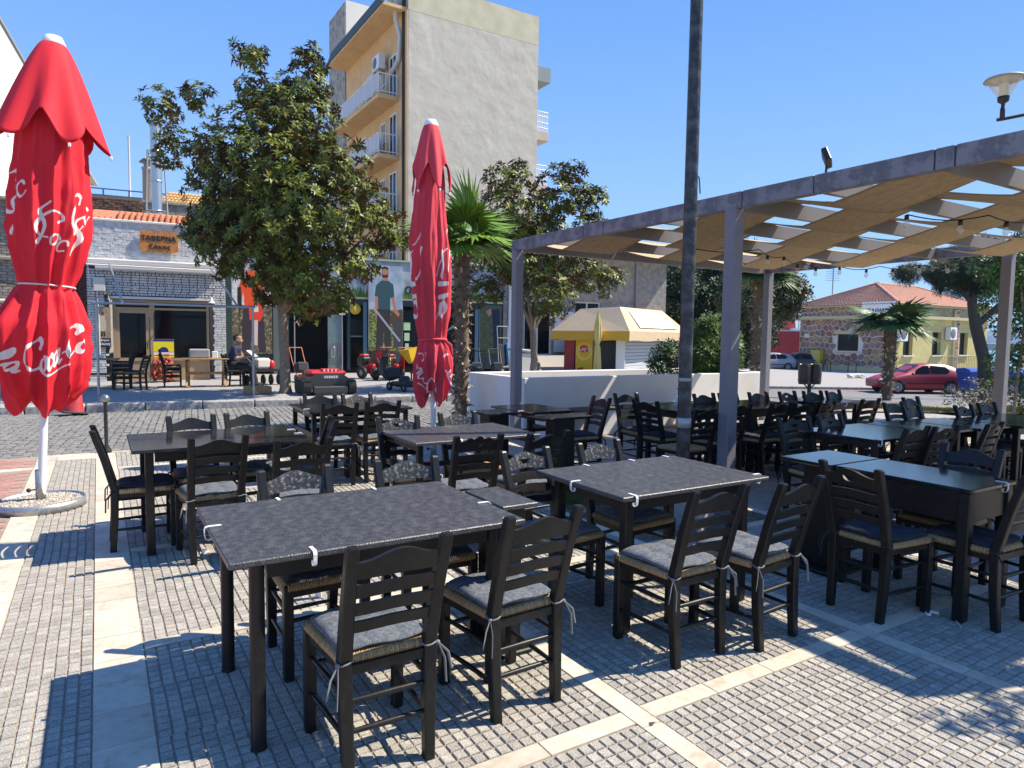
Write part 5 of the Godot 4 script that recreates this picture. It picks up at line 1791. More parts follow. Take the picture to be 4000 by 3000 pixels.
func build_shop() -> void:
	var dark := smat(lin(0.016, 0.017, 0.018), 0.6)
	var t := thing("machine_shop", "garden machine shop with printed fascia and dark glazed entrance", "building", st_pos(7.4, 9.8, 0.11), STREET_TURN)
	var X := func(s: float) -> float: return s - 7.4
	var teal := smat(lin(0.02, 0.045, 0.05), 0.5)
	obj("wall", wall_with_holes(X.call(2.2), X.call(12.55), -0.11, 2.72, [[X.call(4.3), X.call(6.35), -0.2, 2.5], [X.call(6.45), X.call(6.92), 0.1, 2.5], [X.call(8.45), X.call(11.35), -0.2, 2.5]], 0.3), teal, t)
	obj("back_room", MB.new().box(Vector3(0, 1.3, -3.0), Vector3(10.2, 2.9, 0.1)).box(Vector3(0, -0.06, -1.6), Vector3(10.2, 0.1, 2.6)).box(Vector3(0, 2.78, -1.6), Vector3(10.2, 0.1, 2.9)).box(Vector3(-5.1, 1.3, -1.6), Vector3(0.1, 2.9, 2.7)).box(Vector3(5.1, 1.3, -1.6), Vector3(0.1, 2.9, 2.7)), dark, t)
	obj("parapet", MB.new().box(Vector3(0, 3.45, -0.2), Vector3(10.35, 1.46, 0.4)), M.offwhite, t)
	var fas := put_panel("fascia", t, Vector3(0, 2.78, 0.005), 10.3, 1.36, print_mat(sky_fascia(1024, 136)), M.offwhite, 0.06)
	obj("fascia_top", MB.new().box(Vector3(0, 4.17, 0.05), Vector3(10.4, 0.06, 0.16)), smat(lin(0.32, 0.45, 0.30), 0.6), t)
	obj("lettering", text_mesh("ΟΧ", 0.3, 0.02), M.dark_metal, t, Vector3(X.call(8.75), 3.1, 0.07))
	obj("corner_column", MB.new().rbox(Vector3(X.call(2.33), 1.95, 0.05), Vector3(0.2, 3.9, 0.2), 0.01), teal, t)
	obj("corner_column", MB.new().rbox(Vector3(X.call(3.86), 1.35, 0.02), Vector3(0.2, 2.7, 0.14), 0.01), smat(lin(0.10, 0.13, 0.12), 0.6), t)
	var blue := smat(lin(0.09, 0.20, 0.30), 0.4)
	for s in [6.99, 11.44]:
		var c := obj("tiled_column", MB.new().box(Vector3(X.call(s), 1.30, 0.005), Vector3(0.13, 2.6, 0.06)), M.grey, t)
		for k in 20:
			obj("tile", MB.new().box(Vector3(X.call(s), 0.07 + k * 0.129, 0.038), Vector3(0.122, 0.12, 0.012)), blue, c)
	# glazed entrance
	for s in [4.49, 6.16]:
		obj("door_bar", MB.new().rod(Vector3(X.call(s), -0.09, -0.03), Vector3(X.call(s), 2.16, -0.03), 0.022, 8), M.steel, t)
		obj("patch_fitting", MB.new().box(Vector3(X.call(s), 2.16, -0.03), Vector3(0.24, 0.08, 0.05)), M.offwhite, t)
	var gd := obj("glass_door", MB.new().box(Vector3(X.call(5.9), 1.08, -0.06), Vector3(0.5, 2.1, 0.012)), M.glass, t)
	obj("door_pull", MB.new().chain([Vector3(X.call(5.83), 0.55, -0.02), Vector3(X.call(5.78), 0.62, 0.0), Vector3(X.call(5.78), 0.92, 0.0), Vector3(X.call(5.83), 0.98, -0.02), Vector3(X.call(5.88), 0.92, 0.0), Vector3(X.call(5.88), 0.62, 0.0), Vector3(X.call(5.83), 0.55, -0.02)], [0.016], 6), M.steel, gd)
	obj("shop_window", MB.new().box(Vector3(X.call(6.68), 1.3, -0.1), Vector3(0.46, 2.4, 0.012)), M.glass_dark, t)
	obj("shop_window", MB.new().box(Vector3(X.call(9.9), 1.2, -0.12), Vector3(2.9, 2.58, 0.012)), M.glass_dark, t)
	obj("window_rail", MB.new().box(Vector3(X.call(6.68), 1.35, -0.05), Vector3(0.46, 0.05, 0.04)), smat(lin(0.12, 0.20, 0.19), 0.5), t)
	for k in 3:
		obj("sticker", MB.new().box(Vector3(X.call(8.62), 1.75 - k * 0.4, -0.108), Vector3(0.26 - k * 0.06, 0.30, 0.006)), smat(lin(0.40, 0.62, 0.36), 0.6), t)
	obj("blue_sign", MB.new().box(Vector3(X.call(5.0), 2.62, 0.03), Vector3(1.4, 0.14, 0.05)), smat(lin(0.02, 0.06, 0.22), 0.4), t)
	obj("yellow_sign", MB.new().lathe([Vector2(0, -0.02), Vector2(0.2, -0.02), Vector2(0.2, 0.02), Vector2(0, 0.02)], 20, Vector3(X.call(6.62), 2.35, 0.04), Basis(Vector3.RIGHT, PI / 2)), smat(lin(0.60, 0.42, 0.03), 0.5), t)
	# posters on the piers
	var p1 := thing("shop_poster", "tall shop poster of a man in orange jacket with chainsaw", "poster", st_pos(3.08, 9.72, 0.82), STREET_TURN, "printed shop posters")
	put_panel("panel", p1, Vector3.ZERO, 1.28, 2.85, print_mat(man_orange()), M.offwhite, 0.03)
	var p2 := thing("shop_poster", "tall shop poster of a bearded man in dark polo with trimmer", "poster", st_pos(7.73, 9.72, 0.93), STREET_TURN, "printed shop posters")
	put_panel("panel", p2, Vector3.ZERO, 1.28, 3.15, print_mat(man_polo()), M.offwhite, 0.085)
	var im3 := Image.create(200, 400, false, Image.FORMAT_RGB8)
	mottle(im3, 22, 0.03, Rect2i(0, 0, 200, 400), [Color(0.20, 0.26, 0.16), Color(0.36, 0.42, 0.26), Color(0.28, 0.30, 0.24)])
	poly_fill(im3, pts2([110, 30, 180, 20, 190, 370, 130, 370, 125, 200]), Color(0.10, 0.12, 0.26))
	poly_fill(im3, pts2([60, 40, 100, 20, 110, 60, 80, 90]), Color(0.70, 0.50, 0.42))
	var p3 := thing("shop_poster", "narrow shop poster with dark blue clad legs behind blue mower", "poster", st_pos(12.02, 9.77, 0.83), STREET_TURN, "printed shop posters")
	put_panel("panel", p3, Vector3.ZERO, 0.95, 1.9, print_mat(im3), M.offwhite, 0.03)

# ------------------------------------------------------------------ apartment block
func window_unit(parent: Node, c: Vector3, w: float, h: float, frame: Material, pane: Material, turn := 0.0, called := "window") -> void:
	# a frame with two panes; local z is outwards
	var bs := Basis(Vector3.UP, turn)
	var f := obj(called, MB.new().box(c + bs * Vector3(-w / 2, 0, 0), Vector3(0.07, h + 0.07, 0.09), bs).box(c + bs * Vector3(w / 2, 0, 0), Vector3(0.07, h + 0.07, 0.09), bs).box(c + Vector3(0, h / 2, 0), Vector3(w - 0.07, 0.07, 0.088), bs).box(c + Vector3(0, -h / 2, 0), Vector3(w - 0.07, 0.07, 0.088), bs).box(c, Vector3(0.06, h - 0.07, 0.086), bs), frame, parent)
	for s in [-1.0, 1.0]:
		obj("pane", MB.new().box(c + bs * Vector3(s * (w / 4 + 0.0), 0, -0.01), Vector3(w / 2 - 0.07, h - 0.07, 0.02), bs), pane, f)

func build_apartment() -> void:
	var tan := tmat(ntex(512, 61, [[0.009, 0.65, 5], [0.05, 0.35, 4]], [Color(0.49, 0.445, 0.365), Color(0.53, 0.485, 0.40), Color(0.55, 0.51, 0.425), Color(0.60, 0.565, 0.49)], 1.3), 0.10, 0.9, true, nnormal(256, 62, 0.03, 5, 3.0), 0.2)
	var cream := tmat(ntex(256, 63, [[0.02, 1.0, 5]], [Color(0.52, 0.47, 0.31), Color(0.60, 0.56, 0.40)], 1.6), 0.2, 0.9)
	var yellow := tmat(ntex(256, 64, [[0.015, 0.7, 5], [0.08, 0.3, 3]], [Color(0.62, 0.40, 0.19), Color(0.72, 0.49, 0.25)], 1.5), 0.2, 0.85)
	var grime := tmat(ntex(512, 65, [[0.012, 0.6, 5], [0.06, 0.4, 4]], [Color(0.16, 0.145, 0.12), Color(0.34, 0.31, 0.26), Color(0.44, 0.41, 0.36)], 1.8), 0.25, 0.9)
	var t := thing("apartment_block", "tall apartment block with bare tan side wall and yellow balcony front", "building", Vector3(13.8, -0.3, -33.1))
	var W := 7.86
	var D := 9.8
	var hh := 18.2
	obj("wall", MB.new().box(Vector3(W / 2, hh / 2, -D / 2), Vector3(W, hh, D)), tan, t)
	obj("parapet", MB.new().box(Vector3(W / 2, hh + 0.78, -D / 2), Vector3(W + 0.01, 1.56, D + 0.01)), cream, t)
	obj("side_front", MB.new().box(Vector3(-0.04, hh / 2, -D / 2 - 0.0), Vector3(0.08, hh - 0.02, D - 0.02)), yellow, t)
	obj("corner_pipe", MB.new().chain([Vector3(-0.12, hh + 1.5, -0.35), Vector3(-0.12, 12.6, -0.35), Vector3(-0.12, 0.4, -0.35)], [0.09, 0.09, 0.06], 8), smat(lin(0.035, 0.02, 0.015), 0.6), t)
	obj("pipe", MB.new().chain([Vector3(-0.5, hh + 0.6, -0.6), Vector3(-0.45, hh - 0.4, -0.6), Vector3(-0.2, hh - 1.2, -0.6), Vector3(-0.2, hh - 2.2, -0.8), Vector3(-0.4, hh - 2.9, -1.6)], [0.12], 8), M.offwhite, t)
	# eaves slab over the balconies
	obj("eaves_slab", MB.new().box(Vector3(-0.65, hh + 0.05, -4.9), Vector3(1.3, 0.16, 9.6)), yellow, t)
	obj("eaves_fascia", MB.new().box(Vector3(-1.16, hh + 0.5, -4.9), Vector3(0.10, 0.9, 9.62), Basis(Vector3.BACK, -0.35)), smat(lin(0.06, 0.075, 0.07), 0.7), t)
	var dk = M.glass_dark
	for k in 5:
		var y := 14.1 - k * 3.02
		var z0 := -1.05
		var z1 := -8.9 if k == 0 else (-5.6 if k == 1 else -5.6)
		var bal := obj("balcony", MB.new().rbox(Vector3(-0.66, y, (z0 + z1) / 2), Vector3(1.16, 0.22, z0 - z1), 0.02), yellow, t)
		var rail := MB.new()
		rail.rod(Vector3(-1.2, y + 1.12, z0), Vector3(-1.2, y + 1.12, z1), 0.03, 6).rod(Vector3(-1.2, y + 0.22, z0), Vector3(-1.2, y + 0.22, z1), 0.022, 6).rod(Vector3(-1.2, y + 1.12, z0), Vector3(-0.1, y + 1.12, z0), 0.03, 6).rod(Vector3(-1.2, y + 0.22, z0), Vector3(-0.1, y + 0.22, z0), 0.022, 6)
		for i in 9:
			var z := lerpf(z0, z1, i / 8.0)
			rail.rod(Vector3(-1.2, y + 0.1, z), Vector3(-1.2, y + 1.12, z), 0.025, 6)
		for i in 6:
			rail.rod(Vector3(-1.2 + i * 0.2, y + 0.22, z0), Vector3(-1.2 + i * 0.2, y + 1.12, z0), 0.016, 5)
		obj("railing", rail, M.white, bal)
		for i in 8:
			var za := lerpf(z0, z1, i / 8.0)
			var zb := lerpf(z0, z1, (i + 1) / 8.0)
			obj("infill_panel", MB.new().box(Vector3(-1.2, y + 0.68, (za + zb) / 2), Vector3(0.015, 0.78, absf(zb - za) - 0.1)), smat(lin(0.50, 0.50, 0.52), 0.5), bal)
		window_unit(t, Vector3(-0.11, y + 1.25, -1.75), 0.95, 2.2, M.white, dk, -PI / 2, "balcony_door")
		window_unit(t, Vector3(-0.11, y + 1.75, -3.2), 0.6, 1.0, M.white, dk, -PI / 2)
		if k == 0:
			window_unit(t, Vector3(-0.11, y + 1.25, -5.6), 1.7, 2.1, M.white, dk, -PI / 2, "balcony_door")
			obj("shutter", MB.new().box(Vector3(-0.20, y + 1.8, -5.1), Vector3(0.06, 1.2, 1.2)), M.offwhite, t)
		else:
			window_unit(t, Vector3(-0.11, y + 1.55, -6.8), 1.5, 1.3, M.white, dk, -PI / 2)
	# balconies of the far street front
	for k in 4:
		var y := 13.4 - k * 3.02
		var b2 := obj("far_balcony", MB.new().rbox(Vector3(W + 0.5, y, -1.6), Vector3(1.0, 0.55, 2.6), 0.02), smat(lin(0.52, 0.44, 0.36), 0.85), t)
		var r2 := MB.new()
		for i in 8:
			r2.rod(Vector3(W + 0.1 + i * 0.12, y + 0.3, -0.35), Vector3(W + 0.1 + i * 0.12, y + 1.35, -0.35), 0.022, 5)
		for yy in [0.45, 0.75, 1.1, 1.35]:
			r2.rod(Vector3(W + 0.05, y + yy, -0.35), Vector3(W + 0.98, y + yy, -0.35), 0.028, 5)
		obj("railing", r2, M.white, b2)
	obj("far_eaves", MB.new().box(Vector3(W + 0.5, 16.8, -2.0), Vector3(1.0, 0.8, 3.6)), smat(lin(0.26, 0.30, 0.29), 0.9), t)
	# roof tower behind
	obj("stair_tower", MB.new().box(Vector3(2.1, 11.3, -D - 1.8), Vector3(4.3, 22.6, 3.4)), M.offwhite, t)
	obj("tower_side", MB.new().box(Vector3(-0.08, 11.25, -D - 1.8), Vector3(0.06, 22.5, 3.38)), grime, t)
	window_unit(t, Vector3(-0.14, 13.2, -D - 1.6), 0.9, 1.2, M.white, dk, -PI / 2)
	var ant := obj("antenna", MB.new().rod(Vector3(1.9, 19.5, -5.0), Vector3(1.9, 22.6, -5.0), 0.04, 6), M.grey, t)
	for i in 5:
		obj("element", MB.new().rod(Vector3(1.4, 20.8 + i * 0.35, -5.0), Vector3(2.4, 20.8 + i * 0.35, -5.0), 0.02, 5), M.grey, ant)
	var dish := obj("satellite_dish", MB.new().lathe([Vector2(0, 0), Vector2(0.3, 0.03), Vector2(0.55, 0.14)], 16, Vector3(1.3, 20.3, -5.0), Basis(Vector3.BACK, 1.2)), M.offwhite, t)
	# air conditioners
	for q in [[16.0, -2.9, "air conditioner high on yellow front beneath the eaves"], [11.75, -3.6, "air conditioner standing on second balcony"]]:
		var ac := thing("air_conditioner", q[2], "air conditioner", Vector3(13.8 - 0.5, -0.3 + q[0], -33.1 + q[1]), -PI / 2, "air conditioners on the apartment block")
		aircon(ac, 0.95, 0.75, 0.38)

func aircon(ac: Node, w: float, h: float, d: float) -> void:
	obj("case", MB.new().rbox(Vector3(0, h / 2, 0), Vector3(w, h, d), 0.02), M.white, ac)
	obj("fan_grille", MB.new().lathe([Vector2(0, 0), Vector2(h * 0.36, 0.0), Vector2(h * 0.40, -0.012)], 20, Vector3(-w * 0.12, h / 2, d / 2 + 0.013), Basis(Vector3.RIGHT, PI / 2)), smat(lin(0.16, 0.16, 0.17), 0.6), ac)
	obj("bracket", MB.new().box(Vector3(-w * 0.3, -0.03, -0.06), Vector3(0.05, 0.06, d)).box(Vector3(w * 0.3, -0.03, -0.06), Vector3(0.05, 0.06, d)), M.grey, ac)

# ------------------------------------------------------------------ buildings behind and beside
func build_back_buildings() -> void:
	var rng := RandomNumberGenerator.new()
	rng.seed = 14
	# white block far left
	var w := thing("white_block", "white modern block with small windows at far left", "building", Vector3(-10.5, -0.05, -40.0), -0.09)
	obj("wall", MB.new().box(Vector3(0, 8.35, -5), Vector3(13.0, 16.7, 10)), M.white_paint, w)
	obj("coping", MB.new().box(Vector3(0, 16.76, -5), Vector3(13.2, 0.12, 10.2)), M.grey, w)
	for k in 4:
		for i in 4:
			window_unit(w, Vector3(5.2 - i * 3.0, 14.2 - k * 2.75, 0.02), 1.2, 0.62, M.grey, M.glass_dark, 0.0)
	# pink-grey brick house left of the taverna
	var pb := vcol(tmat(ntex(256, 71, [[0.03, 1.0, 4]], [Color(0.30, 0.25, 0.20), Color(0.45, 0.39, 0.33)], 1.5), 0.8, 0.9))
	var p := thing("brick_house", "old beige-painted brick house with dark shopfront at left edge", "building", st_pos(-4.3, 7.3, 0.11), STREET_TURN)
	var core := smat(lin(0.14, 0.115, 0.095), 0.95)
	obj("wall", wall_with_holes(-3.5, 2.45, -0.11, 4.9, [[-3.3, 1.95, -0.2, 1.75]], 0.4), core, p)
	obj("gap_wall", MB.new().box(Vector3(2.66, 2.4, -0.5), Vector3(0.42, 4.9, 0.3)), tmat(ntex(128, 72, [[0.05, 1.0, 4]], [Color(0.09, 0.045, 0.03), Color(0.22, 0.12, 0.08)], 1.6), 1.5, 0.95), p)
	var bm := MB.new(Color.WHITE).rbox(Vector3.ZERO, Vector3.ONE, 0.08).mesh()
	var xfs := []
	var cols := []
	for r in 37:
		var y := 2.0 + r * 0.079
		for i in 24:
			var x := -3.4 + i * 0.245 + (0.12 if r % 2 == 0 else 0.0)
			if x > 2.4: continue
			xfs.append(Transform3D(Basis(Vector3(0.23, 0, 0), Vector3(0, 0.068, 0), Vector3(0, 0, 0.03)), Vector3(x, y, 0.005 + rng.randf_range(-0.006, 0.006))))
			var g := rng.randf_range(0.6, 1.0)
			cols.append(Color(g, g * 0.97, g * 0.94))
	lay(p, "brick", bm, pb, xfs, cols, 200, Transform3D(Basis(Vector3.UP, STREET_TURN), p.position))
	obj("cornice", MB.new().rbox(Vector3(-0.5, 3.35, 0.06), Vector3(5.95, 0.10, 0.16), 0.02), smat(lin(0.33, 0.28, 0.23), 0.9), p)
	obj("coping", MB.new().rbox(Vector3(-0.5, 4.93, 0.02), Vector3(6.05, 0.09, 0.44), 0.02), M.concrete, p)
	obj("sign_board", MB.new().box(Vector3(-0.6, 1.93, 0.06), Vector3(5.3, 0.34, 0.1)), smat(lin(0.58, 0.50, 0.20), 0.6), p)
	obj("awning_roll", MB.new().rod(Vector3(-3.3, 2.2, 0.14), Vector3(2.0, 2.2, 0.14), 0.06, 8), smat(lin(0.50, 0.46, 0.38), 0.8), p)
	obj("shopfront", MB.new().box(Vector3(-0.66, 0.82, -0.25), Vector3(5.3, 1.9, 0.05)), M.glass_dark, p)
	for k in 3:
		obj("shelf", MB.new().box(Vector3(-0.6, 0.25 + k * 0.45, -0.1), Vector3(4.6, 0.04, 0.2)), M.dark_metal, p)
	obj("cable", MB.new().chain([Vector3(-2.2, 2.75, 0.1), Vector3(-0.5, 2.62, 0.12), Vector3(0.6, 2.75, 0.1), Vector3(1.6, 2.58, 0.12), Vector3(2.4, 2.5, 0.1)], [0.02], 5), M.dark_metal, p)
	# old yard walls and roofs behind the taverna
	var yb := thing("old_brick_yard_wall", "crumbling red brick wall rising behind the taverna roof", "wall", st_pos(-1.5, 12.5, 0.0), STREET_TURN)
	var ybm := vcol(tmat(ntex(128, 73, [[0.05, 1.0, 4]], [Color(0.14, 0.07, 0.045), Color(0.30, 0.16, 0.10)], 1.6), 1.2, 0.95))
	obj("core", MB.new().box(Vector3(0.1, 3.1, 0), Vector3(2.2, 6.2, 0.4)), smat(lin(0.20, 0.17, 0.13), 0.95), yb)
	xfs = []
	cols = []
	for r in 24:
		for i in 9:
			var x := -0.95 + i * 0.245 + (0.12 if r % 2 == 0 else 0.0)
			if x > 1.15: continue
			xfs.append(Transform3D(Basis(Vector3(0.225, 0, 0), Vector3(0, 0.062, 0), Vector3(0, 0, 0.04)), Vector3(x, 4.25 + r * 0.08, 0.205 + rng.randf_range(-0.012, 0.012))))
			var g := rng.randf_range(0.5, 1.0)
			cols.append(Color(g, g, g))
	lay(yb, "brick", bm, ybm, xfs, cols, 200, Transform3D(Basis(Vector3.UP, STREET_TURN), yb.position))
	var pw := thing("rendered_yard_wall", "mottled grey-brown rendered wall behind the taverna roof", "wall", st_pos(1.7, 12.6, 0.0), STREET_TURN)
	obj("wall", MB.new().box(Vector3(0, 3.05, 0), Vector3(4.2, 6.1, 0.4)), tmat(ntex(256, 74, [[0.02, 0.6, 5], [0.08, 0.4, 3]], [Color(0.16, 0.13, 0.10), Color(0.33, 0.28, 0.22), Color(0.42, 0.37, 0.30)], 1.8), 0.4, 0.95), pw)
	obj("coping", MB.new().box(Vector3(0, 6.13, 0), Vector3(4.3, 0.08, 0.5)), M.concrete, pw)
	# tiled roof beyond, with chimney
	var rf := thing("tiled_roof_house", "ochre tiled roof with round chimney beyond the yard wall", "house", st_pos(2.0, 17.0, -0.5), STREET_TURN)
	obj("wall", MB.new().box(Vector3(0, 3.3, -2.5), Vector3(5.6, 6.6, 5.0)), M.concrete, rf)
	var rt := tmat(ntex(256, 75, [[0.03, 0.6, 4], [0.1, 0.4, 3]], [Color(0.34, 0.17, 0.06), Color(0.55, 0.32, 0.11), Color(0.60, 0.42, 0.20)], 1.7), 0.8, 0.9)
	obj("roof", tiled_slope(Vector3(-3.0, 6.5, 0.3), Vector3(3.0, 6.5, 0.3), Vector3(2.4, 8.3, -2.6), Vector3(-1.6, 8.3, -2.6), 30, 12), rt, rf)
	obj("ridge_wall", MB.new().box(Vector3(1.4, 7.7, -2.2), Vector3(1.6, 1.6, 0.4)), tmat(ntex(128, 76, [[0.04, 1.0, 5]], [Color(0.22, 0.19, 0.16), Color(0.45, 0.41, 0.36)], 1.6), 0.6, 0.95), rf)
	var ch := obj("chimney", MB.new().lathe([Vector2(0.19, 6.2), Vector2(0.17, 8.5), Vector2(0.20, 8.52), Vector2(0.20, 8.6), Vector2(0, 8.6)], 14, Vector3(-2.3, 0, 0.8)), smat(lin(0.42, 0.34, 0.26), 0.9), rf)
	obj("chimney_cap", MB.new().lathe([Vector2(0.12, 8.6), Vector2(0.12, 8.78), Vector2(0.30, 8.80), Vector2(0.0, 9.08)], 14, Vector3(-2.3, 0, 0.8)), M.concrete, ch)
	# steel flue in its lattice
	var fl := thing("steel_flue", "shiny steel flue pipe held by a lattice frame behind taverna", "flue", st_pos(0.2, 11.2, 0.0), STREET_TURN)
	obj("pipe", MB.new().chain([Vector3(0, 2.5, 0), Vector3(0, 6.0, 0), Vector3(0, 8.6, 0)], [0.17], 18), M.steel, fl)
	for k in 3:
		obj("pipe_band", MB.new().lathe([Vector2(0.172, 0), Vector2(0.185, 0.01), Vector2(0.185, 0.05), Vector2(0.172, 0.06)], 18, Vector3(0, 5.6 + k * 1.0, 0)), M.steel, fl)
	var la := MB.new()
	for sx in [-1.0, 1.0]:
		for sz in [-1.0, 1.0]:
			la.rod(Vector3(sx * 0.42, 3.0, sz * 0.42), Vector3(sx * 0.24, 7.6, sz * 0.24), 0.022, 5)
	for yy in [5.6, 7.6]:
		var r := 0.24 if yy > 7 else 0.32
		la.rod(Vector3(-r, yy, r), Vector3(r, yy, r), 0.02, 5).rod(Vector3(-r, yy, -r), Vector3(r, yy, -r), 0.02, 5).rod(Vector3(-r, yy, -r), Vector3(-r, yy, r), 0.02, 5).rod(Vector3(r, yy, -r), Vector3(r, yy, r), 0.02, 5)
	obj("lattice", la, M.grey, fl)
	# roof terrace with blue rail
	var tb := thing("roof_terrace", "beige rooftop stair box with blue terrace railing behind taverna", "building", st_pos(-1.6, 20.0, -1.3), STREET_TURN)
	obj("block", MB.new().box(Vector3(0, 4.0, -3), Vector3(7.0, 8.0, 6.0)), M.offwhite, tb)
	obj("stair_box", MB.new().box(Vector3(-2.3, 9.0, -3), Vector3(1.4, 2.0, 3.0)), smat(lin(0.52, 0.47, 0.36), 0.85), tb)
	obj("stair_roof", MB.new().box(Vector3(-2.2, 10.05, -2.9), Vector3(1.9, 0.12, 3.4)), M.concrete, tb)
	var rl := MB.new()
	for k in 4:
		rl.rod(Vector3(-1.6, 8.25 + k * 0.28, 0), Vector3(3.4, 8.25 + k * 0.28, 0), 0.03, 5)
	for i in 6:
		rl.rod(Vector3(-1.6 + i, 8.0, 0), Vector3(-1.6 + i, 9.1, 0), 0.035, 5)
	obj("railing", rl, smat(lin(0.03, 0.10, 0.30), 0.5), tb)
	obj("aerial", MB.new().rod(Vector3(0.3, 8.0, -2), Vector3(0.3, 12.0, -2), 0.05, 6), M.offwhite, tb)
	# grey concrete office right of the shop
	var g := thing("grey_concrete_building", "grey pebbled concrete building with flat canopy roof behind kiosk", "building", st_pos(17.2, 9.9, -0.25), STREET_TURN)
	obj("wall", wall_with_holes(-4.55, 3.6, -0.2, 5.3, [[-3.6, -2.3, 1.0, 3.3], [-1.2, 0.1, 1.1, 3.3]], 0.35), M.concrete, g)
	obj("side", MB.new().box(Vector3(3.42, 2.6, -3.2), Vector3(0.35, 5.4, 5.6)), M.concrete, g)
	obj("canopy_roof", MB.new().rbox(Vector3(-0.2, 5.42, -1.6), Vector3(8.9, 0.30, 5.4), 0.02), smat(lin(0.40, 0.38, 0.35), 0.85), g)
	obj("soffit_step", MB.new().box(Vector3(-0.2, 5.22, -1.9), Vector3(8.2, 0.12, 4.8)), M.offwhite, g)
	window_unit(g, Vector3(-2.95, 2.15, -0.12), 1.25, 2.25, M.white, M.glass_dark)
	window_unit(g, Vector3(-0.55, 2.2, -0.12), 1.25, 2.15, M.white, M.glass_dark)
	obj("sill", MB.new().box(Vector3(-0.55, 1.05, 0.05), Vector3(1.6, 0.09, 0.2)), M.offwhite, g)
	obj("notice_board", MB.new().box(Vector3(-1.75, 2.0, 0.05), Vector3(0.9, 1.7, 0.06)), M.white, g)
	obj("downpipe", MB.new().rod(Vector3(1.9, -0.1, 0.1), Vector3(1.9, 5.2, 0.1), 0.06, 8), M.grey, g)
	obj("downpipe", MB.new().rod(Vector3(-4.3, -0.1, 0.1), Vector3(-4.3, 4.2, 0.1), 0.07, 8), M.white, g)

# sloping roof made of rows of half-round tiles, as one corrugated sheet
func tiled_slope(a: Vector3, b: Vector3, c: Vector3, d: Vector3, cols: int, rows: int) -> MB:
	var m := MB.new().smooth(1)
	var nrm := (b - a).cross(d - a).normalized()
	if nrm.y < 0: nrm = -nrm
	var P := func(i: int, j: int, step: float) -> Vector3:
		var u := i / (cols * 4.0)
		var v := j / float(rows)
		var p := a.lerp(b, u).lerp(d.lerp(c, u), v)
		var w := absf(sin(PI * i / 4.0)) 
		return p + nrm * (0.055 * w + step)
	for j in rows:
		for i in cols * 4:
			m.quad(P.call(i, j + 1, 0.0), P.call(i + 1, j + 1, 0.0), P.call(i + 1, j, 0.035), P.call(i, j, 0.035))
			m.quad(P.call(i, j, 0.035), P.call(i + 1, j, 0.035), P.call(i + 1, j, -0.02), P.call(i, j, -0.02))
	return m
# ------------------------------------------------------------------ vegetation
func leaf(b: MB, base: Vector3, dir: Vector3, up: Vector3, l: float, w: float, top: Color, under: Color, fold := 0.25, droop := 0.2) -> void:
	dir = dir.normalized()
	var side := dir.cross(up).normalized()
	var nrm := side.cross(dir).normalized()
	var mid := base + dir * l * 0.5 + nrm * l * 0.04
	var tip := base + dir * l - nrm * l * droop
	var q1 := base + dir * l * 0.42 + side * w * 0.5 + nrm * w * fold
	var q2 := base + dir * l * 0.42 - side * w * 0.5 + nrm * w * fold
	b.smooth(1)
	b.col = top
	b.tri(base, q1, mid); b.tri(mid, q1, tip)
	b.tri(base, mid, q2); b.tri(mid, tip, q2)
	if under != top:
		var o := nrm * -0.004
		b.col = under
		b.tri(base + o, mid + o, q1 + o); b.tri(mid + o, tip + o, q1 + o)
		b.tri(base + o, q2 + o, mid + o); b.tri(mid + o, q2 + o, tip + o)

func magnolia_sprig(sd: int) -> ArrayMesh:
	var rng := RandomNumberGenerator.new()
	rng.seed = sd
	var b := MB.new(Color.WHITE)
	for i in 11:
		var a := i * 2.399 + rng.randf() * 0.4
		var el := rng.randf_range(-0.15, 0.75)
		var d := Vector3(cos(a) * cos(el), sin(el), sin(a) * cos(el))
		var g := rng.randf_range(0.7, 1.25)
		var top := Color(0.115 * g, 0.14 * g, 0.018 * g)
		if rng.randf() < 0.07: top = Color(0.30, 0.27, 0.06)
		leaf(b, d * 0.02 + Vector3(0, rng.randf_range(-0.05, 0.03), 0), d, Vector3.UP, rng.randf_range(0.11, 0.165), rng.randf_range(0.045, 0.062), top, Color(0.17 * g, 0.10 * g, 0.035 * g))
	return b.mesh()

func small_leaf_sprig(sd: int, n: int, l: float, w: float, c: Color, spread: float) -> ArrayMesh:
	var rng := RandomNumberGenerator.new()
	rng.seed = sd
	var b := MB.new(Color.WHITE)
	for i in n:
		var d := Vector3(rng.randf_range(-1, 1), rng.randf_range(-0.4, 1), rng.randf_range(-1, 1)).normalized()
		var g := rng.randf_range(0.65, 1.35)
		var cc := Color(c.r * g * rng.randf_range(0.85, 1.2), c.g * g, c.b * g)
		leaf(b, d * spread * rng.randf_range(0.1, 1.0), (d + Vector3(rng.randf_range(-0.7, 0.7), rng.randf_range(-0.5, 0.5), rng.randf_range(-0.7, 0.7))), Vector3.UP, l * rng.randf_range(0.7, 1.2), w, cc, cc, 0.15)
	return b.mesh()

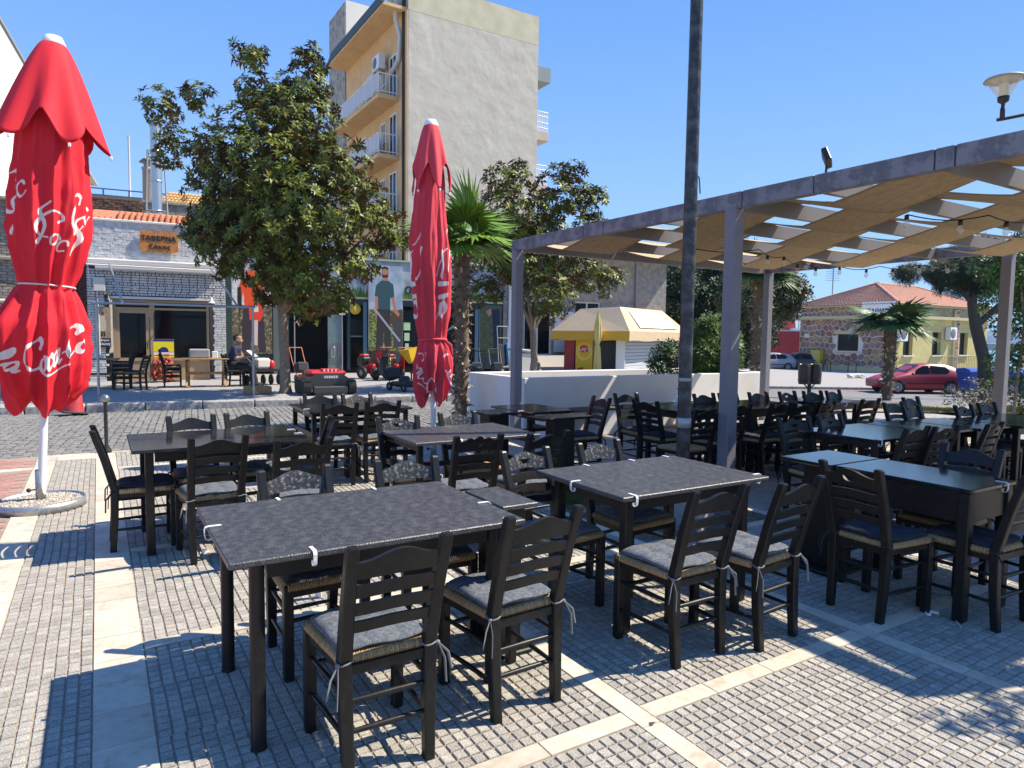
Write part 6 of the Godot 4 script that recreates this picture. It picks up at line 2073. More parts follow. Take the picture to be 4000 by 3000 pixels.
func crown(parent: Node, meshes: Array, m: Material, blobs: Array, per_m2: float, sd: int, inner := 0.3, called := "crown") -> void:
	# blobs: [centre, radius(Vector3)]; foliage sits on their surfaces and loosely inside
	var rng := RandomNumberGenerator.new()
	rng.seed = sd
	var sets := []
	for k in meshes.size(): sets.append([])
	for bl in blobs:
		var r: Vector3 = bl[1]
		var area := 4.0 * PI * pow((r.x * r.y + r.x * r.z + r.y * r.z) / 3.0, 1.0)
		var n := int(area * per_m2)
		for i in n:
			var d := Vector3(rng.randfn(), rng.randfn(), rng.randfn()).normalized()
			var f := rng.randf_range(0.82, 1.06) if rng.randf() > inner else rng.randf_range(0.35, 0.85)
			f += 0.10 * sin(d.x * 7.0 + bl[0].x) * sin(d.y * 6.0 + bl[0].y) 
			var p: Vector3 = bl[0] + d * r * f
			var up := (d * 0.8 + Vector3(0, 0.55, 0) + Vector3(rng.randf_range(-0.5, 0.5), rng.randf_range(-0.4, 0.4), rng.randf_range(-0.5, 0.5))).normalized()
			var x := up.cross(Vector3(rng.randfn(), rng.randfn(), rng.randfn())).normalized()
			var bs := Basis(x, up, x.cross(up)).scaled(Vector3.ONE * rng.randf_range(0.75, 1.25))
			sets[rng.randi() % sets.size()].append(Transform3D(bs, p))
	var cn := Node3D.new()
	cn.name = called
	parent.add_child(cn, true)
	for k in sets.size():
		var cols := []
		for i in sets[k].size():
			var g := rng.randf_range(0.75, 1.15)
			cols.append(Color(g, g, g * rng.randf_range(0.85, 1.0)))
		if sets[k].size() > 0:
			scatter("leaves", meshes[k], m, sets[k], cols, cn)

func limbs(parent: Node, foot: Vector3, fork: Vector3, r0: float, r1: float, ends: Array, m: Material, sd: int) -> void:
	var rng := RandomNumberGenerator.new()
	rng.seed = sd
	var mid := foot.lerp(fork, 0.5) + Vector3(rng.randf_range(-0.04, 0.04), 0, rng.randf_range(-0.04, 0.04))
	obj("trunk", MB.new().chain([foot + Vector3(0, -0.05, 0), foot + Vector3(0, 0.12, 0), mid, fork], [r0 * 1.5, r0 * 1.08, (r0 + r1) / 2, r1], 12), m, parent)
	for e in ends:
		var p: Vector3 = e
		var k := fork.lerp(p, 0.45) + Vector3(rng.randf_range(-0.2, 0.2), rng.randf_range(0.0, 0.3), rng.randf_range(-0.2, 0.2))
		obj("branch", MB.new().chain([fork + Vector3(0, -0.08, 0), k, p], [r1 * 0.7, r1 * 0.42, r1 * 0.14], 7), m, parent)

func view_blobs(base: Vector3, x0: float, per_m: float, horizon: float, list: Array, rng: RandomNumberGenerator, depth_k := 1.0) -> Array:
	# list of [across, up, radius] measured from the trunk; set out in depth at random
	var out := []
	for q in list:
		var rr: float = q[2] / per_m
		var off = RGT * ((q[0] - x0) / per_m) + FWD * rng.randf_range(-0.5, 0.5) * depth_k
		out.append([Vector3(off.x, 1.55 + (horizon - q[1]) / per_m - base.y, off.z), Vector3(rr, rr * 0.95, rr)])
	return out

func build_trees() -> void:
	var bark := tmat(ntex(256, 81, [[0.03, 0.6, 5], [0.1, 0.4, 3]], [Color(0.16, 0.12, 0.08), Color(0.27, 0.21, 0.145), Color(0.36, 0.30, 0.22)], 1.6), 1.6, 0.95, true, nnormal(256, 82, 0.05, 4, 5.0), 0.8)
	var glossy := vcol(smat(Color.WHITE, 0.45))
	glossy.metallic_specular = 0.35
	glossy.cull_mode = BaseMaterial3D.CULL_DISABLED
	glossy.backlight = lin(0.14, 0.16, 0.01)
	var matt := vcol(smat(Color.WHITE, 0.6))
	matt.cull_mode = BaseMaterial3D.CULL_DISABLED
	matt.backlight = lin(0.08, 0.11, 0.02)
	var rng := RandomNumberGenerator.new()
	rng.seed = 31
	var mag := [magnolia_sprig(1), magnolia_sprig(2), magnolia_sprig(3)]
	# magnolia before the shop
	var base := Vector3(3.82, 0.11, -16.7)
	var t := thing("magnolia_tree", "large glossy-leaved magnolia tree standing before the shop entrance", "tree", base)
	var bl := view_blobs(base, 612, 90, 718, [[600, 500, 130], [500, 430, 120], [700, 460, 125], [600, 380, 120], [600, 250, 75], [560, 150, 34], [672, 160, 36], [650, 280, 85], [420, 330, 65], [345, 292, 30], [440, 235, 32], [800, 490, 62], [492, 535, 68], [690, 600, 72], [850, 505, 26], [452, 500, 42], [612, 590, 72], [590, 625, 45], [640, 650, 50], [720, 640, 40], [560, 320, 90], [740, 380, 70], [550, 205, 48], [660, 210, 52], [780, 570, 45], [770, 410, 45], [400, 275, 38], [330, 330, 26]], rng, 2.4)
	limbs(t, Vector3.ZERO, Vector3(-0.06, 2.0, 0), 0.125, 0.105, [bl[0][0], bl[1][0], bl[2][0], bl[3][0], bl[7][0], bl[4][0], bl[8][0], bl[11][0], bl[20][0], bl[21][0]], bark, 5)
	crown(t, mag, glossy, bl, 17.0, 41, 0.35)
	# magnolia behind the planter
	base = Vector3(10.1, 0.05, -15.5)
	t = thing("magnolia_tree", "smaller glossy magnolia tree right of the palm, behind the pergola corner", "tree", base)
	bl = view_blobs(base, 1150, 79, 725, [[1160, 560, 85], [1100, 480, 72], [1080, 400, 42], [1200, 430, 62], [1260, 440, 42], [1085, 560, 68], [1240, 565, 70], [1300, 610, 36], [1180, 640, 55], [1045, 620, 45], [1120, 375, 32], [1225, 385, 28], [1290, 425, 18], [1150, 500, 80], [1320, 590, 20], [1050, 520, 40], [1270, 500, 40]], rng, 1.8)
	limbs(t, Vector3.ZERO, Vector3(0, 1.7, 0), 0.10, 0.08, [bl[0][0], bl[1][0], bl[3][0], bl[5][0], bl[6][0], bl[13][0], bl[4][0]], bark, 6)
	crown(t, mag, glossy, bl, 15.0, 42, 0.35)
	# trees beyond the kiosk
	var far_leaf := [small_leaf_sprig(5, 60, 0.16, 0.09, Color(0.030, 0.060, 0.018), 0.38), small_leaf_sprig(6, 60, 0.16, 0.09, Color(0.040, 0.070, 0.020), 0.38)]
	var spots := [
		[36.0, 2560.0, 1180.0, [[0, 0, 1.9], [-1.5, -0.9, 1.5], [1.4, -0.6, 1.6], [0.6, 1.1, 1.4], [-1.0, 0.9, 1.2], [0, -1.8, 1.7]], "dense dark green tree filling the gap right of the concrete building"],
		[37.0, 2800.0, 1190.0, [[0, 0, 1.9], [-1.6, -0.7, 1.6], [1.5, -0.8, 1.5], [0.4, 1.2, 1.3], [-1.2, 0.9, 1.3], [0.4, -1.7, 1.7]], "dense dark green tree between tall pole and pergola post"],
		[31.0, 2945.0, 1140.0, [[0, 0, 1.1], [0.8, -0.3, 0.9], [-0.8, -0.4, 1.0], [0.3, 0.7, 0.8], [-0.6, 0.6, 0.8], [1.0, 0.3, 0.8], [1.5, -0.3, 0.7], [1.9, 0.1, 0.5]], "olive tinged tree left of the stone station"]]
	for i in spots.size():
		var q: Array = spots[i]
		var lat: float = (q[1] - 2000.0) / 2650.0 * q[0]
		base = FWD * q[0] + RGT * lat
		base.y = ground_y(base.x, base.z)
		t = thing("leafy_tree", q[4], "tree", base, 0.0, "trees beyond the square")
		var cy: float = 1.55 + (1320.0 - q[2]) * q[0] / 2650.0 - base.y
		bl = []
		for e in q[3]:
			bl.append([RGT * e[0] + FWD * rng.randf_range(-0.8, 0.8) + Vector3(0, cy + e[1], 0), Vector3.ONE * e[2]])
		limbs(t, Vector3.ZERO, Vector3(0, maxf(1.0, cy - 1.8), 0), 0.2, 0.15, [bl[0][0], bl[1][0], bl[2][0]], bark, 7 + i)
		var lv := far_leaf
		if i == 2: lv = [small_leaf_sprig(8, 60, 0.16, 0.09, Color(0.085, 0.095, 0.030), 0.36)]
		crown(t, lv, matt, bl, 7.5, 50 + i, 0.3)
	# evergreen bushes in the planter
	var thuja := [small_leaf_sprig(11, 60, 0.09, 0.018, Color(0.10, 0.185, 0.03), 0.10), small_leaf_sprig(12, 60, 0.09, 0.018, Color(0.07, 0.14, 0.025), 0.10)]
	t = thing("conifer_bush", "bright green feathery conifer bush growing in the white planter", "bush", Vector3(10.7, 0.75, -9.75))
	obj("stem", MB.new().rod(Vector3(0, 0.0, 0), Vector3(0, 0.6, 0), 0.05, 7), bark, t)
	crown(t, thuja, matt, [[Vector3(0, 0.55, 0), Vector3(0.52, 0.6, 0.5)], [Vector3(-0.38, 0.42, 0.1), Vector3(0.3, 0.4, 0.3)], [Vector3(0.4, 0.5, 0), Vector3(0.3, 0.5, 0.3)], [Vector3(0.1, 0.9, 0), Vector3(0.25, 0.3, 0.25)], [Vector3(-0.2, 0.85, 0.05), Vector3(0.22, 0.28, 0.2)]], 110.0, 60, 0.2, "foliage")
	t = thing("leafy_bush", "dark leafy bush on planter left of the tall pole", "bush", Vector3(9.6, 0.75, -9.95))
	crown(t, [small_leaf_sprig(13, 26, 0.06, 0.035, Color(0.05, 0.10, 0.025), 0.10)], matt, [[Vector3(0, 0.35, 0), Vector3(0.28, 0.32, 0.25)], [Vector3(0.12, 0.55, 0), Vector3(0.15, 0.2, 0.15)]], 70.0, 61, 0.2, "foliage")
	# pine leaning by the station
	base = FWD * 27.0 + RGT * 18.9
	base.y = ground_y(base.x, base.z)
	t = thing("pine_tree", "leaning pine tree with dark needles at right before the yellow wall", "tree", base)
	var pine_bark := smat(lin(0.07, 0.055, 0.045), 0.95)
	var pts := [Vector3(0, 0, 0), RGT * -0.15 + Vector3(0, 1.6, 0), RGT * -0.55 + Vector3(0, 2.9, 0), RGT * -0.75 + Vector3(0, 3.8, 0), RGT * -0.7 + Vector3(0, 4.7, 0)]
	obj("trunk", MB.new().chain(pts, [0.26, 0.22, 0.21, 0.17, 0.10], 12), pine_bark, t)
	obj("branch", MB.new().chain([pts[2], RGT * 0.3 + Vector3(0, 3.7, 0), RGT * 1.3 + Vector3(0, 4.6, 0)], [0.14, 0.12, 0.05], 8), pine_bark, t)
	obj("branch", MB.new().chain([pts[3], RGT * -1.6 + Vector3(0, 4.7, 0), RGT * -2.8 + Vector3(0, 4.9, 0)], [0.10, 0.07, 0.03], 7), pine_bark, t)
	var needles := [small_leaf_sprig(15, 60, 0.22, 0.010, Color(0.028, 0.050, 0.020), 0.10), small_leaf_sprig(16, 60, 0.22, 0.010, Color(0.04, 0.062, 0.022), 0.10)]
	bl = []
	for q in [[-2.9, 5.0, 0.5], [-2.2, 4.95, 0.6], [-1.5, 5.0, 0.75], [-0.7, 5.1, 0.85], [0.2, 5.2, 0.9], [1.2, 5.1, 0.9], [2.1, 4.7, 0.8], [-1.2, 4.5, 0.6], [-0.4, 4.45, 0.6], [1.6, 4.1, 0.7], [2.4, 3.9, 0.8], [0.9, 4.4, 0.5], [0, 5.9, 0.8], [1.4, 5.8, 0.8], [-1.2, 5.6, 0.6]]:
		bl.append([RGT * q[0] + FWD * rng.randf_range(-0.8, 0.8) + Vector3(0, q[1], 0), Vector3(q[2], q[2] * 0.6, q[2])])
	crown(t, needles, matt, bl, 26.0, 62, 0.3)
	# climber hanging over the right of the pergola
	var ivy := [small_leaf_sprig(17, 16, 0.085, 0.045, Color(0.10, 0.19, 0.03), 0.10), small_leaf_sprig(18, 16, 0.085, 0.045, Color(0.045, 0.085, 0.022), 0.10)]
	base = FWD * 13.6 + RGT * 10.1
	base.y = 0.0
	t = thing("climbing_plant", "light green climbing plant rambling down beyond the right pergola post", "plant", base)
	obj("stem", MB.new().chain([Vector3(0, -0.05, 0), Vector3(0.1, 0.9, 0), Vector3(0.0, 1.9, 0.1), Vector3(-0.1, 2.9, 0)], [0.035, 0.03, 0.025, 0.015], 7), bark, t)
	bl = []
	for q in [[0, 3.2, 0.5], [-0.3, 2.9, 0.4], [0.3, 2.6, 0.5], [0.2, 2.1, 0.42], [-0.2, 1.9, 0.25], [0.35, 1.5, 0.4], [0.0, 1.2, 0.3], [0.4, 0.9, 0.35], [-0.35, 1.55, 0.15], [-0.25, 0.75, 0.2], [0.3, 0.5, 0.3], [-0.6, 2.35, 0.16], [-0.5, 3.1, 0.3]]:
		bl.append([RGT * q[0] + FWD * rng.randf_range(-0.2, 0.3) + Vector3(0, q[1], 0), Vector3.ONE * q[2]])
	crown(t, ivy, matt, bl, 26.0, 63, 0.3, "foliage")
	# vine creeping over the roof
	t = thing("creeper", "creeper trailing over far right corner of pergola roof", "plant", Vector3(9.6, 2.97, -2.0))
	crown(t, ivy, matt, [[Vector3(0, 0.12, 0), Vector3(0.9, 0.2, 0.9)], [Vector3(0.9, 0.12, -0.9), Vector3(0.6, 0.2, 0.8)], [Vector3(1.0, 0.15, 0.6), Vector3(0.6, 0.25, 1.0)], [Vector3(0.3, 0.15, 1.0), Vector3(1.0, 0.2, 0.5)], [Vector3(-3.9, 0.1, 1.62), Vector3(0.45, 0.2, 0.22)], [Vector3(-3.1, 0.1, 1.7), Vector3(0.5, 0.2, 0.3)]], 22.0, 64, 0.4, "foliage")
	obj("stem", MB.new().chain([Vector3(-4.2, 0.0, 1.3), Vector3(-2.4, 0.05, 1.2), Vector3(-0.8, 0.0, 0.8), Vector3(0.2, 0.06, 0.2), Vector3(1.2, 0.0, -0.6)], [0.02, 0.025, 0.02], 6), bark, t)
	# shrub at the verge
	base = FWD * 14.9 + RGT * 10.3
	base.y = 0.0
	t = thing("flowering_shrub", "low straggly flowering shrub around the right pergola post", "shrub", base)
	var twig := MB.new()
	for i in 26:
		var a := rng.randf() * TAU
		var l := rng.randf_range(0.35, 0.7)
		twig.chain([Vector3(0, 0, 0), Vector3(cos(a) * l * 0.5, 0.28, sin(a) * l * 0.5), Vector3(cos(a) * l, 0.55 * l + 0.2, sin(a) * l)], [0.01, 0.007, 0.004], 5)
	obj("stems", twig, bark, t)
	crown(t, [small_leaf_sprig(19, 14, 0.05, 0.025, Color(0.10, 0.13, 0.05), 0.08), small_leaf_sprig(20, 10, 0.035, 0.022, Color(0.30, 0.22, 0.24), 0.08)], matt, [[Vector3(0, 0.38, 0), Vector3(0.7, 0.32, 0.7)], [Vector3(0.4, 0.42, 0.2), Vector3(0.4, 0.3, 0.4)]], 36.0, 65, 0.4, "foliage")
	# palms
	palm(Vector3(5.20, -0.01, -10.18), 3.1, 0.135, 12, 0.80, "stocky fan palm with bright fronds beside the faded parasol", 1, Color(0.15, 0.27, 0.03))
	var pb := Vector3(19.2, 0, -10.9)
	pb.y = ground_y(pb.x, pb.z) - 0.02
	palm(pb, 2.2, 0.16, 11, 0.95, "short fan palm on the verge before the red car", 2, Color(0.085, 0.15, 0.05))
	pb = FWD * 20.0 + RGT * 7.2
	pb.y = ground_y(pb.x, pb.z) - 0.02
	palm(pb, 3.6, 0.19, 16, 0.9, "shaggy palm trunk behind the planter and pergola posts", 3, Color(0.07, 0.13, 0.03))
	# grass verge
	var gm := MB.new(Color.WHITE)
	for i in 7:
		var a := i * 0.9
		gm.col = Color(0.10, 0.16, 0.03).lerp(Color(0.26, 0.22, 0.09), fmod(i * 0.37, 1.0))
		var p := Vector3(cos(a) * 0.03, 0, sin(a) * 0.03)
		gm.tri(p + Vector3(-0.006, 0, 0), p + Vector3(cos(a) * 0.03, 0.07, sin(a) * 0.03), p + Vector3(0.006, 0, 0))
	var verge := struct_root("verge")
	var vb := MB.new().smooth(1)
	for i in 24:
		var P := func(k: int, f: float) -> Vector3:
			var l: float = 6.5 + k * 0.28
			var p: Vector3 = FWD * (14.7 + f * 1.5) + RGT * l
			p.y = ground_y(p.x, p.z) + 0.012
			return p
		vb.quad(P.call(i, 1.0), P.call(i + 1, 1.0), P.call(i + 1, 0.0), P.call(i, 0.0))
	obj("earth", vb, M.dust, verge)
	var xfs := []
	var cols := []
	for i in 5200:
		var p := FWD * (14.75 + rng.randf() * 1.4) + RGT * (6.6 + rng.randf() * 6.5)
		if sin(p.x * 2.1) + sin(p.z * 1.7) < -0.5: continue
		p.y = ground_y(p.x, p.z) + 0.012
		xfs.append(Transform3D(Basis(Vector3.UP, rng.randf() * TAU).scaled(Vector3.ONE * rng.randf_range(0.6, 1.3)), p))
		var g := rng.randf_range(0.7, 1.1)
		cols.append(Color(g, g, g))
	var gr := scatter("grass", gm.mesh(), matt, xfs, cols, self)
	tag(gr, "short green and straw coloured grass on the verge by the road", "grass")
	# fallen leaves and weeds in the earth pit
	xfs = []
	cols = []
	for i in 260:
		xfs.append(Transform3D(Basis.from_euler(Vector3(rng.randf_range(-0.2, 0.2), rng.randf() * TAU, rng.randf_range(-0.2, 0.2))).scaled(Vector3.ONE * rng.randf_range(0.5, 1.0)), Vector3(rng.randf_range(3.55, 4.95), 0.012, rng.randf_range(-5.3, -3.8))))
		var g := rng.randf_range(0.5, 1.2)
		cols.append(Color(g, g, g))
	var lm := MB.new(Color.WHITE)
	leaf(lm, Vector3(-0.03, 0, 0), Vector3.RIGHT, Vector3.UP, 0.06, 0.025, Color(0.20, 0.13, 0.07), Color(0.20, 0.13, 0.07), 0.2)
	var fl := scatter("fallen_leaves", lm.mesh(), matt, xfs, cols, self)
	tag(fl, "dry fallen leaves scattered over the bare earth pit", "leaves")
	xfs = []
	cols = []
	for i in 500:
		xfs.append(Transform3D(Basis(Vector3.UP, rng.randf() * TAU).scaled(Vector3.ONE * rng.randf_range(0.5, 1.1)), Vector3(3.95 + rng.randfn() * 0.16, 0.0, -5.1 + rng.randfn() * 0.12)))
		cols.append(Color(0.6, 0.8, 0.6))
	var wd := scatter("weeds", gm.mesh(), matt, xfs, cols, self)
	tag(wd, "small patch of green weeds at far side of the earth pit", "weeds")

func fan_mesh(n: int, l: float, c: Color, sd: int) -> ArrayMesh:   # fan leaf in the xy plane of its petiole, pointing +y
	var rng := RandomNumberGenerator.new()
	rng.seed = sd
	var b := MB.new(c)
	b.smooth(1)
	for i in n:
		var a := lerpf(-2.15, 2.15, i / float(n - 1))
		var d := Vector3(sin(a), cos(a), 0)
		var s := Vector3(cos(a), -sin(a), 0)
		var ll := l * (0.80 + 0.20 * cos(a * 0.7)) * rng.randf_range(0.9, 1.05)
		var w := l * 0.05
		var g := rng.randf_range(0.8, 1.2)
		b.col = Color(c.r * g, c.g * g, c.b * g)
		var p0 := Vector3.ZERO
		var zoff := 0.06 * l * (1.0 if i % 2 == 0 else 0.6)
		var m1 := d * ll * 0.5 + Vector3(0, 0, -zoff)
		var tip := d * ll + Vector3(0, 0, -0.20 * l * rng.randf_range(0.3, 1.4))
		var fold := Vector3(0, 0, w * 0.6)
		b.tri(p0, m1 + s * w, m1 + fold)
		b.tri(p0, m1 + fold, m1 - s * w)
		b.tri(m1 + s * w, tip, m1 + fold)
		b.tri(m1 + fold, tip, m1 - s * w)
	return b.mesh()

func palm(at: Vector3, h: float, r: float, fronds: int, l: float, label: String, sd: int, c: Color) -> void:
	var rng := RandomNumberGenerator.new()
	rng.seed = sd * 13
	var t := thing("fan_palm", label, "palm", at, 0.0, "fan palms")
	var fibre := tmat(ntex(128, 83, [[0.05, 0.6, 4], [0.15, 0.4, 2]], [Color(0.07, 0.05, 0.035), Color(0.16, 0.11, 0.07), Color(0.26, 0.19, 0.12)], 1.8), 3.0, 0.95, false)
	obj("trunk", MB.new().chain([Vector3(0, 0, 0), Vector3(0.02, h * 0.3, 0), Vector3(0.0, h * 0.7, 0.02), Vector3(0, h, 0)], [r * 0.75, r * 0.85, r * 0.95, r * 1.1], 14), fibre, t)
	var stub := vcol(smat(Color.WHITE, 0.9))
	var sb := MB.new(Color.WHITE)
	var n := int(h * 62)
	for i in n:
		var y := h * (0.04 + 0.96 * i / n)
		var a := i * 2.399
		var rr := r * lerpf(0.78, 1.05, y / h)
		var d := Vector3(cos(a), 0, sin(a))
		var s := Vector3(-sin(a), 0, cos(a))
		var g := rng.randf_range(0.6, 1.3)
		sb.col = Color(0.15 * g, 0.10 * g, 0.06 * g) if rng.randf() < 0.7 else Color(0.46, 0.38, 0.27)
		var p := d * rr * 0.9 + Vector3(0, y, 0)
		var ln := rng.randf_range(0.10, 0.22) * r / 0.135
		var w := rng.randf_range(0.026, 0.05)
		var tip := p + d * rng.randf_range(0.35, 0.8) * ln + Vector3(0, ln * rng.randf_range(-0.5, 0.9), 0)
		sb.flat()
		sb.tri(p + s * w, tip + s * w * 0.35, p + Vector3(0, 0.05, 0) + d * 0.012)
		sb.tri(tip + s * w * 0.35, tip - s * w * 0.35, p + Vector3(0, 0.05, 0) + d * 0.012)
		sb.tri(p - s * w, p + Vector3(0, 0.05, 0) + d * 0.012, tip - s * w * 0.35)
		sb.quad(p - s * w, tip - s * w * 0.35, tip + s * w * 0.35, p + s * w)
	obj("leaf_bases", sb, stub, t)
	var fm := vcol(smat(Color.WHITE, 0.45))
	fm.cull_mode = BaseMaterial3D.CULL_DISABLED
	fm.backlight = lin(0.22, 0.36, 0.03)
	var meshes := [fan_mesh(38, l, c, sd), fan_mesh(34, l * 0.9, c, sd + 1)]
	for i in fronds:
		var a := i * 2.399 + sd
		var el := lerpf(1.25, -0.1, pow(i / float(fronds - 1), 0.8)) if sd != 2 else lerpf(0.75, -0.15, i / float(fronds - 1))
		var d := Vector3(cos(a) * cos(el), sin(el), sin(a) * cos(el))
		var pet := l * rng.randf_range(0.35, 0.55)
		var fr := Node3D.new()
		fr.name = "frond"
		t.add_child(fr, true)
		obj("petiole", MB.new().chain([Vector3(0, h - 0.03, 0), Vector3(0, h, 0) + d * pet * 0.5 + Vector3(0, 0.02, 0), Vector3(0, h, 0) + d * pet], [0.014, 0.010, 0.007], 6), smat(lin(0.20, 0.26, 0.06), 0.6), fr)
		var up := Vector3.UP if absf(d.y) < 0.9 else Vector3.RIGHT
		var x := d.cross(up).normalized()
		var z := x.cross(d).normalized()
		var o := obj("blade", meshes[i % 2], fm, fr)
		o.transform = Transform3D(Basis(x, d, z) * Basis(Vector3.RIGHT, -0.25), Vector3(0, h, 0) + d * pet)
# ------------------------------------------------------------------ kiosk
func build_kiosk() -> void:
	var tan := tmat(ntex(256, 91, [[0.02, 0.7, 4], [0.1, 0.3, 3]], [Color(0.50, 0.38, 0.24), Color(0.60, 0.47, 0.31)], 1.4), 0.6, 0.85)
	var at := Vector3(17.57, -0.64, -21.34)
	var t := thing("kiosk", "street kiosk under a tan pyramid awning with roller shutter", "kiosk", at, deg_to_rad(-66.4))
	obj("body", MB.new().box(Vector3(-0.10, 1.15, -1.3), Vector3(2.5, 2.3, 4.9)), M.dark_metal, t)
	# awning roof: frustum with a valance
	var b := MB.new().flat()
	var e := [Vector3(-1.7, 2.42, 1.7), Vector3(1.7, 2.42, 1.7), Vector3(1.7, 2.42, -4.3), Vector3(-1.7, 2.42, -4.3)]
	var u := [Vector3(-0.85, 3.30, 0.85), Vector3(0.85, 3.36, 0.85), Vector3(0.85, 3.36, -3.3), Vector3(-0.85, 3.30, -3.3)]
	for i in 4:
		var j := (i + 1) % 4
		b.quad(u[i], u[j], e[j], e[i])
	b.quad(u[3], u[2], u[1], u[0])
	obj("awning", b, tan, t)
	var yel := smat(lin(0.62, 0.36, 0.03), 0.7)
	yel.backlight = lin(0.3, 0.18, 0.02)
	for i in 4:
		var j := (i + 1) % 4
		var v := MB.new().smooth(1)
		for k in 16:
			var p: Vector3 = e[i].lerp(e[j], k / 16.0)
			var q: Vector3 = e[i].lerp(e[j], (k + 1) / 16.0)
			var dn := Vector3(0, -0.36 + 0.02 * sin(k * 1.1), 0)
			var dm := Vector3(0, -0.36 + 0.02 * sin((k + 1) * 1.1), 0)
			v.quad(p, q, q + dm, p + dn)
		obj("valance", v, yel if i == 0 else tan, t)
	obj("banner", MB.new().quad_panel(Vector3(1.62, 2.56, 0.6), Vector3(1.62, 2.56, -3.2), Vector3(0.98, 3.24, -2.6), Vector3(0.98, 3.24, 0.35), 0.015), M.white, t)
	# advertising panels on the front
	obj("red_panel", MB.new().box(Vector3(-1.12, 1.15, 1.20), Vector3(0.46, 2.2, 0.06)), smat(lin(0.36, 0.03, 0.04), 0.5), t)
	var im := Image.create(128, 384, false, Image.FORMAT_RGB8)
	im.fill(Color(0.95, 0.76, 0.10))
	disc(im, Vector2(64, 110), 60, 62, Color(0.98, 0.86, 0.30))
	disc(im, Vector2(66, 104), 42, 46, Color(0.97, 0.72, 0.12))
	disc(im, Vector2(66, 92), 38, 24, Color(0.80, 0.08, 0.10))
	poly_fill(im, pts2([10, 230, 58, 215, 66, 330, 18, 340]), Color(0.62, 0.13, 0.08))
	poly_fill(im, pts2([74, 262, 122, 272, 116, 372, 70, 366]), Color(0.12, 0.25, 0.12))
	for q in [[30, 250], [44, 270], [34, 300], [50, 310], [88, 290], [104, 310], [94, 340]]:
		disc(im, Vector2(q[0], q[1]), 8, 6, Color(0.95, 0.80, 0.35))
	var yp := put_panel("yellow_panel", t, Vector3(-0.44, 0.05, 1.18), 0.76, 2.2, print_mat(im, 0.4), smat(lin(0.7, 0.5, 0.05), 0.5), 0.06)
	obj("lettering", text_mesh("Lay's", 0.15, 0.004), M.white, yp, Vector3(0.01, 1.67, 0.064))
	obj("pillar", MB.new().box(Vector3(0.03, 1.15, 1.20), Vector3(0.10, 2.3, 0.10)), M.grey, t)
	obj("leaflet_panel", MB.new().box(Vector3(1.12, 1.2, 1.22), Vector3(0.34, 1.8, 0.05), Basis(Vector3.UP, 0.25)), M.white, t)
	# roller shutter on the other face
	var sh := obj("roller_shutter", MB.new().box(Vector3(1.17, 1.15, -1.0), Vector3(0.03, 2.3, 4.1)), M.grey, t)
	for k in 17:
		obj("shutter_slat", MB.new().rbox(Vector3(1.20, 0.09 + k * 0.132, -1.0), Vector3(0.035, 0.118, 4.0), 0.012), smat(lin(0.50, 0.52, 0.55), 0.5) if k == 0 else (sh.get_child(0) as MeshInstance3D).material_override, sh)
	obj("side_fridge", MB.new().rbox(Vector3(1.18, 1.0, -3.4), Vector3(0.5, 2.0, 0.55), 0.03), smat(lin(0.45, 0.05, 0.05), 0.5), t)
	obj("stand_window", MB.new().box(Vector3(1.5, 1.35, -4.0), Vector3(0.04, 0.9, 0.7)), M.white, t)
	# folded yellow parasol tied up before the kiosk
	var p := thing("yellow_parasol", "folded pale yellow parasol standing before the kiosk", "parasol", at + Vector3(-1.9, 0, 1.0) + RGT * 0.42)
	obj("pole", MB.new().rod(Vector3(0, 0.0, 0), Vector3(0, 3.15, 0), 0.022, 8), M.grey, p)
	var cl := MB.new().smooth(1)
	var prof := [[3.1, 0.02], [2.7, 0.10], [2.3, 0.13], [2.05, 0.10], [1.9, 0.05], [1.82, 0.09], [1.3, 0.12], [0.8, 0.15], [0.55, 0.12]]
	for j in 30:
		for i in 36:
			var P := func(a: int, c: int) -> Vector3:
				var y: float = lerpf(3.1, 0.55, c / 30.0)
				var an := TAU * a / 36.0
				var r := interp(prof, y) * (1.0 + 0.25 * sin(an * 6.0 + y))
				return Vector3(cos(an) * r, y + (0.12 * sin(an * 3.0) if c == 30 else 0.0), sin(an) * r)
			cl.quad(P.call(i, j), P.call(i, j + 1), P.call(i + 1, j + 1), P.call(i + 1, j))
	obj("canopy", cl, smat(lin(0.62, 0.50, 0.17), 0.8), p)
	var rb := thing("recycling_bin", "white and lime green recycling bin beside the kiosk trunk", "bin", FWD * 20.5 + RGT * 0.25 + Vector3(0, -0.05, 0), STREET_TURN)
	obj("body", MB.new().rbox(Vector3(0, 0.55, 0), Vector3(0.55, 1.1, 0.5), 0.03), M.offwhite, rb)
	obj("green_panel", MB.new().box(Vector3(0.33, 0.52, 0), Vector3(0.08, 1.05, 0.52)), smat(lin(0.22, 0.62, 0.03), 0.5), rb)
	obj("lid", MB.new().rbox(Vector3(0.03, 1.16, 0), Vector3(0.66, 0.10, 0.56), 0.03, Basis(Vector3.BACK, -0.12)), M.grey, rb)

# ------------------------------------------------------------------ stone station
func clip_half(poly: PackedVector2Array, p: Vector2, n: Vector2) -> PackedVector2Array:
	var out := PackedVector2Array()
	for i in poly.size():
		var a := poly[i]
		var b := poly[(i + 1) % poly.size()]
		var da := (a - p).dot(n)
		var db := (b - p).dot(n)
		if da <= 0.0: out.append(a)
		if (da < 0.0 and db > 0.0) or (da > 0.0 and db < 0.0):
			out.append(a + (b - a) * (da / (da - db)))
	return out

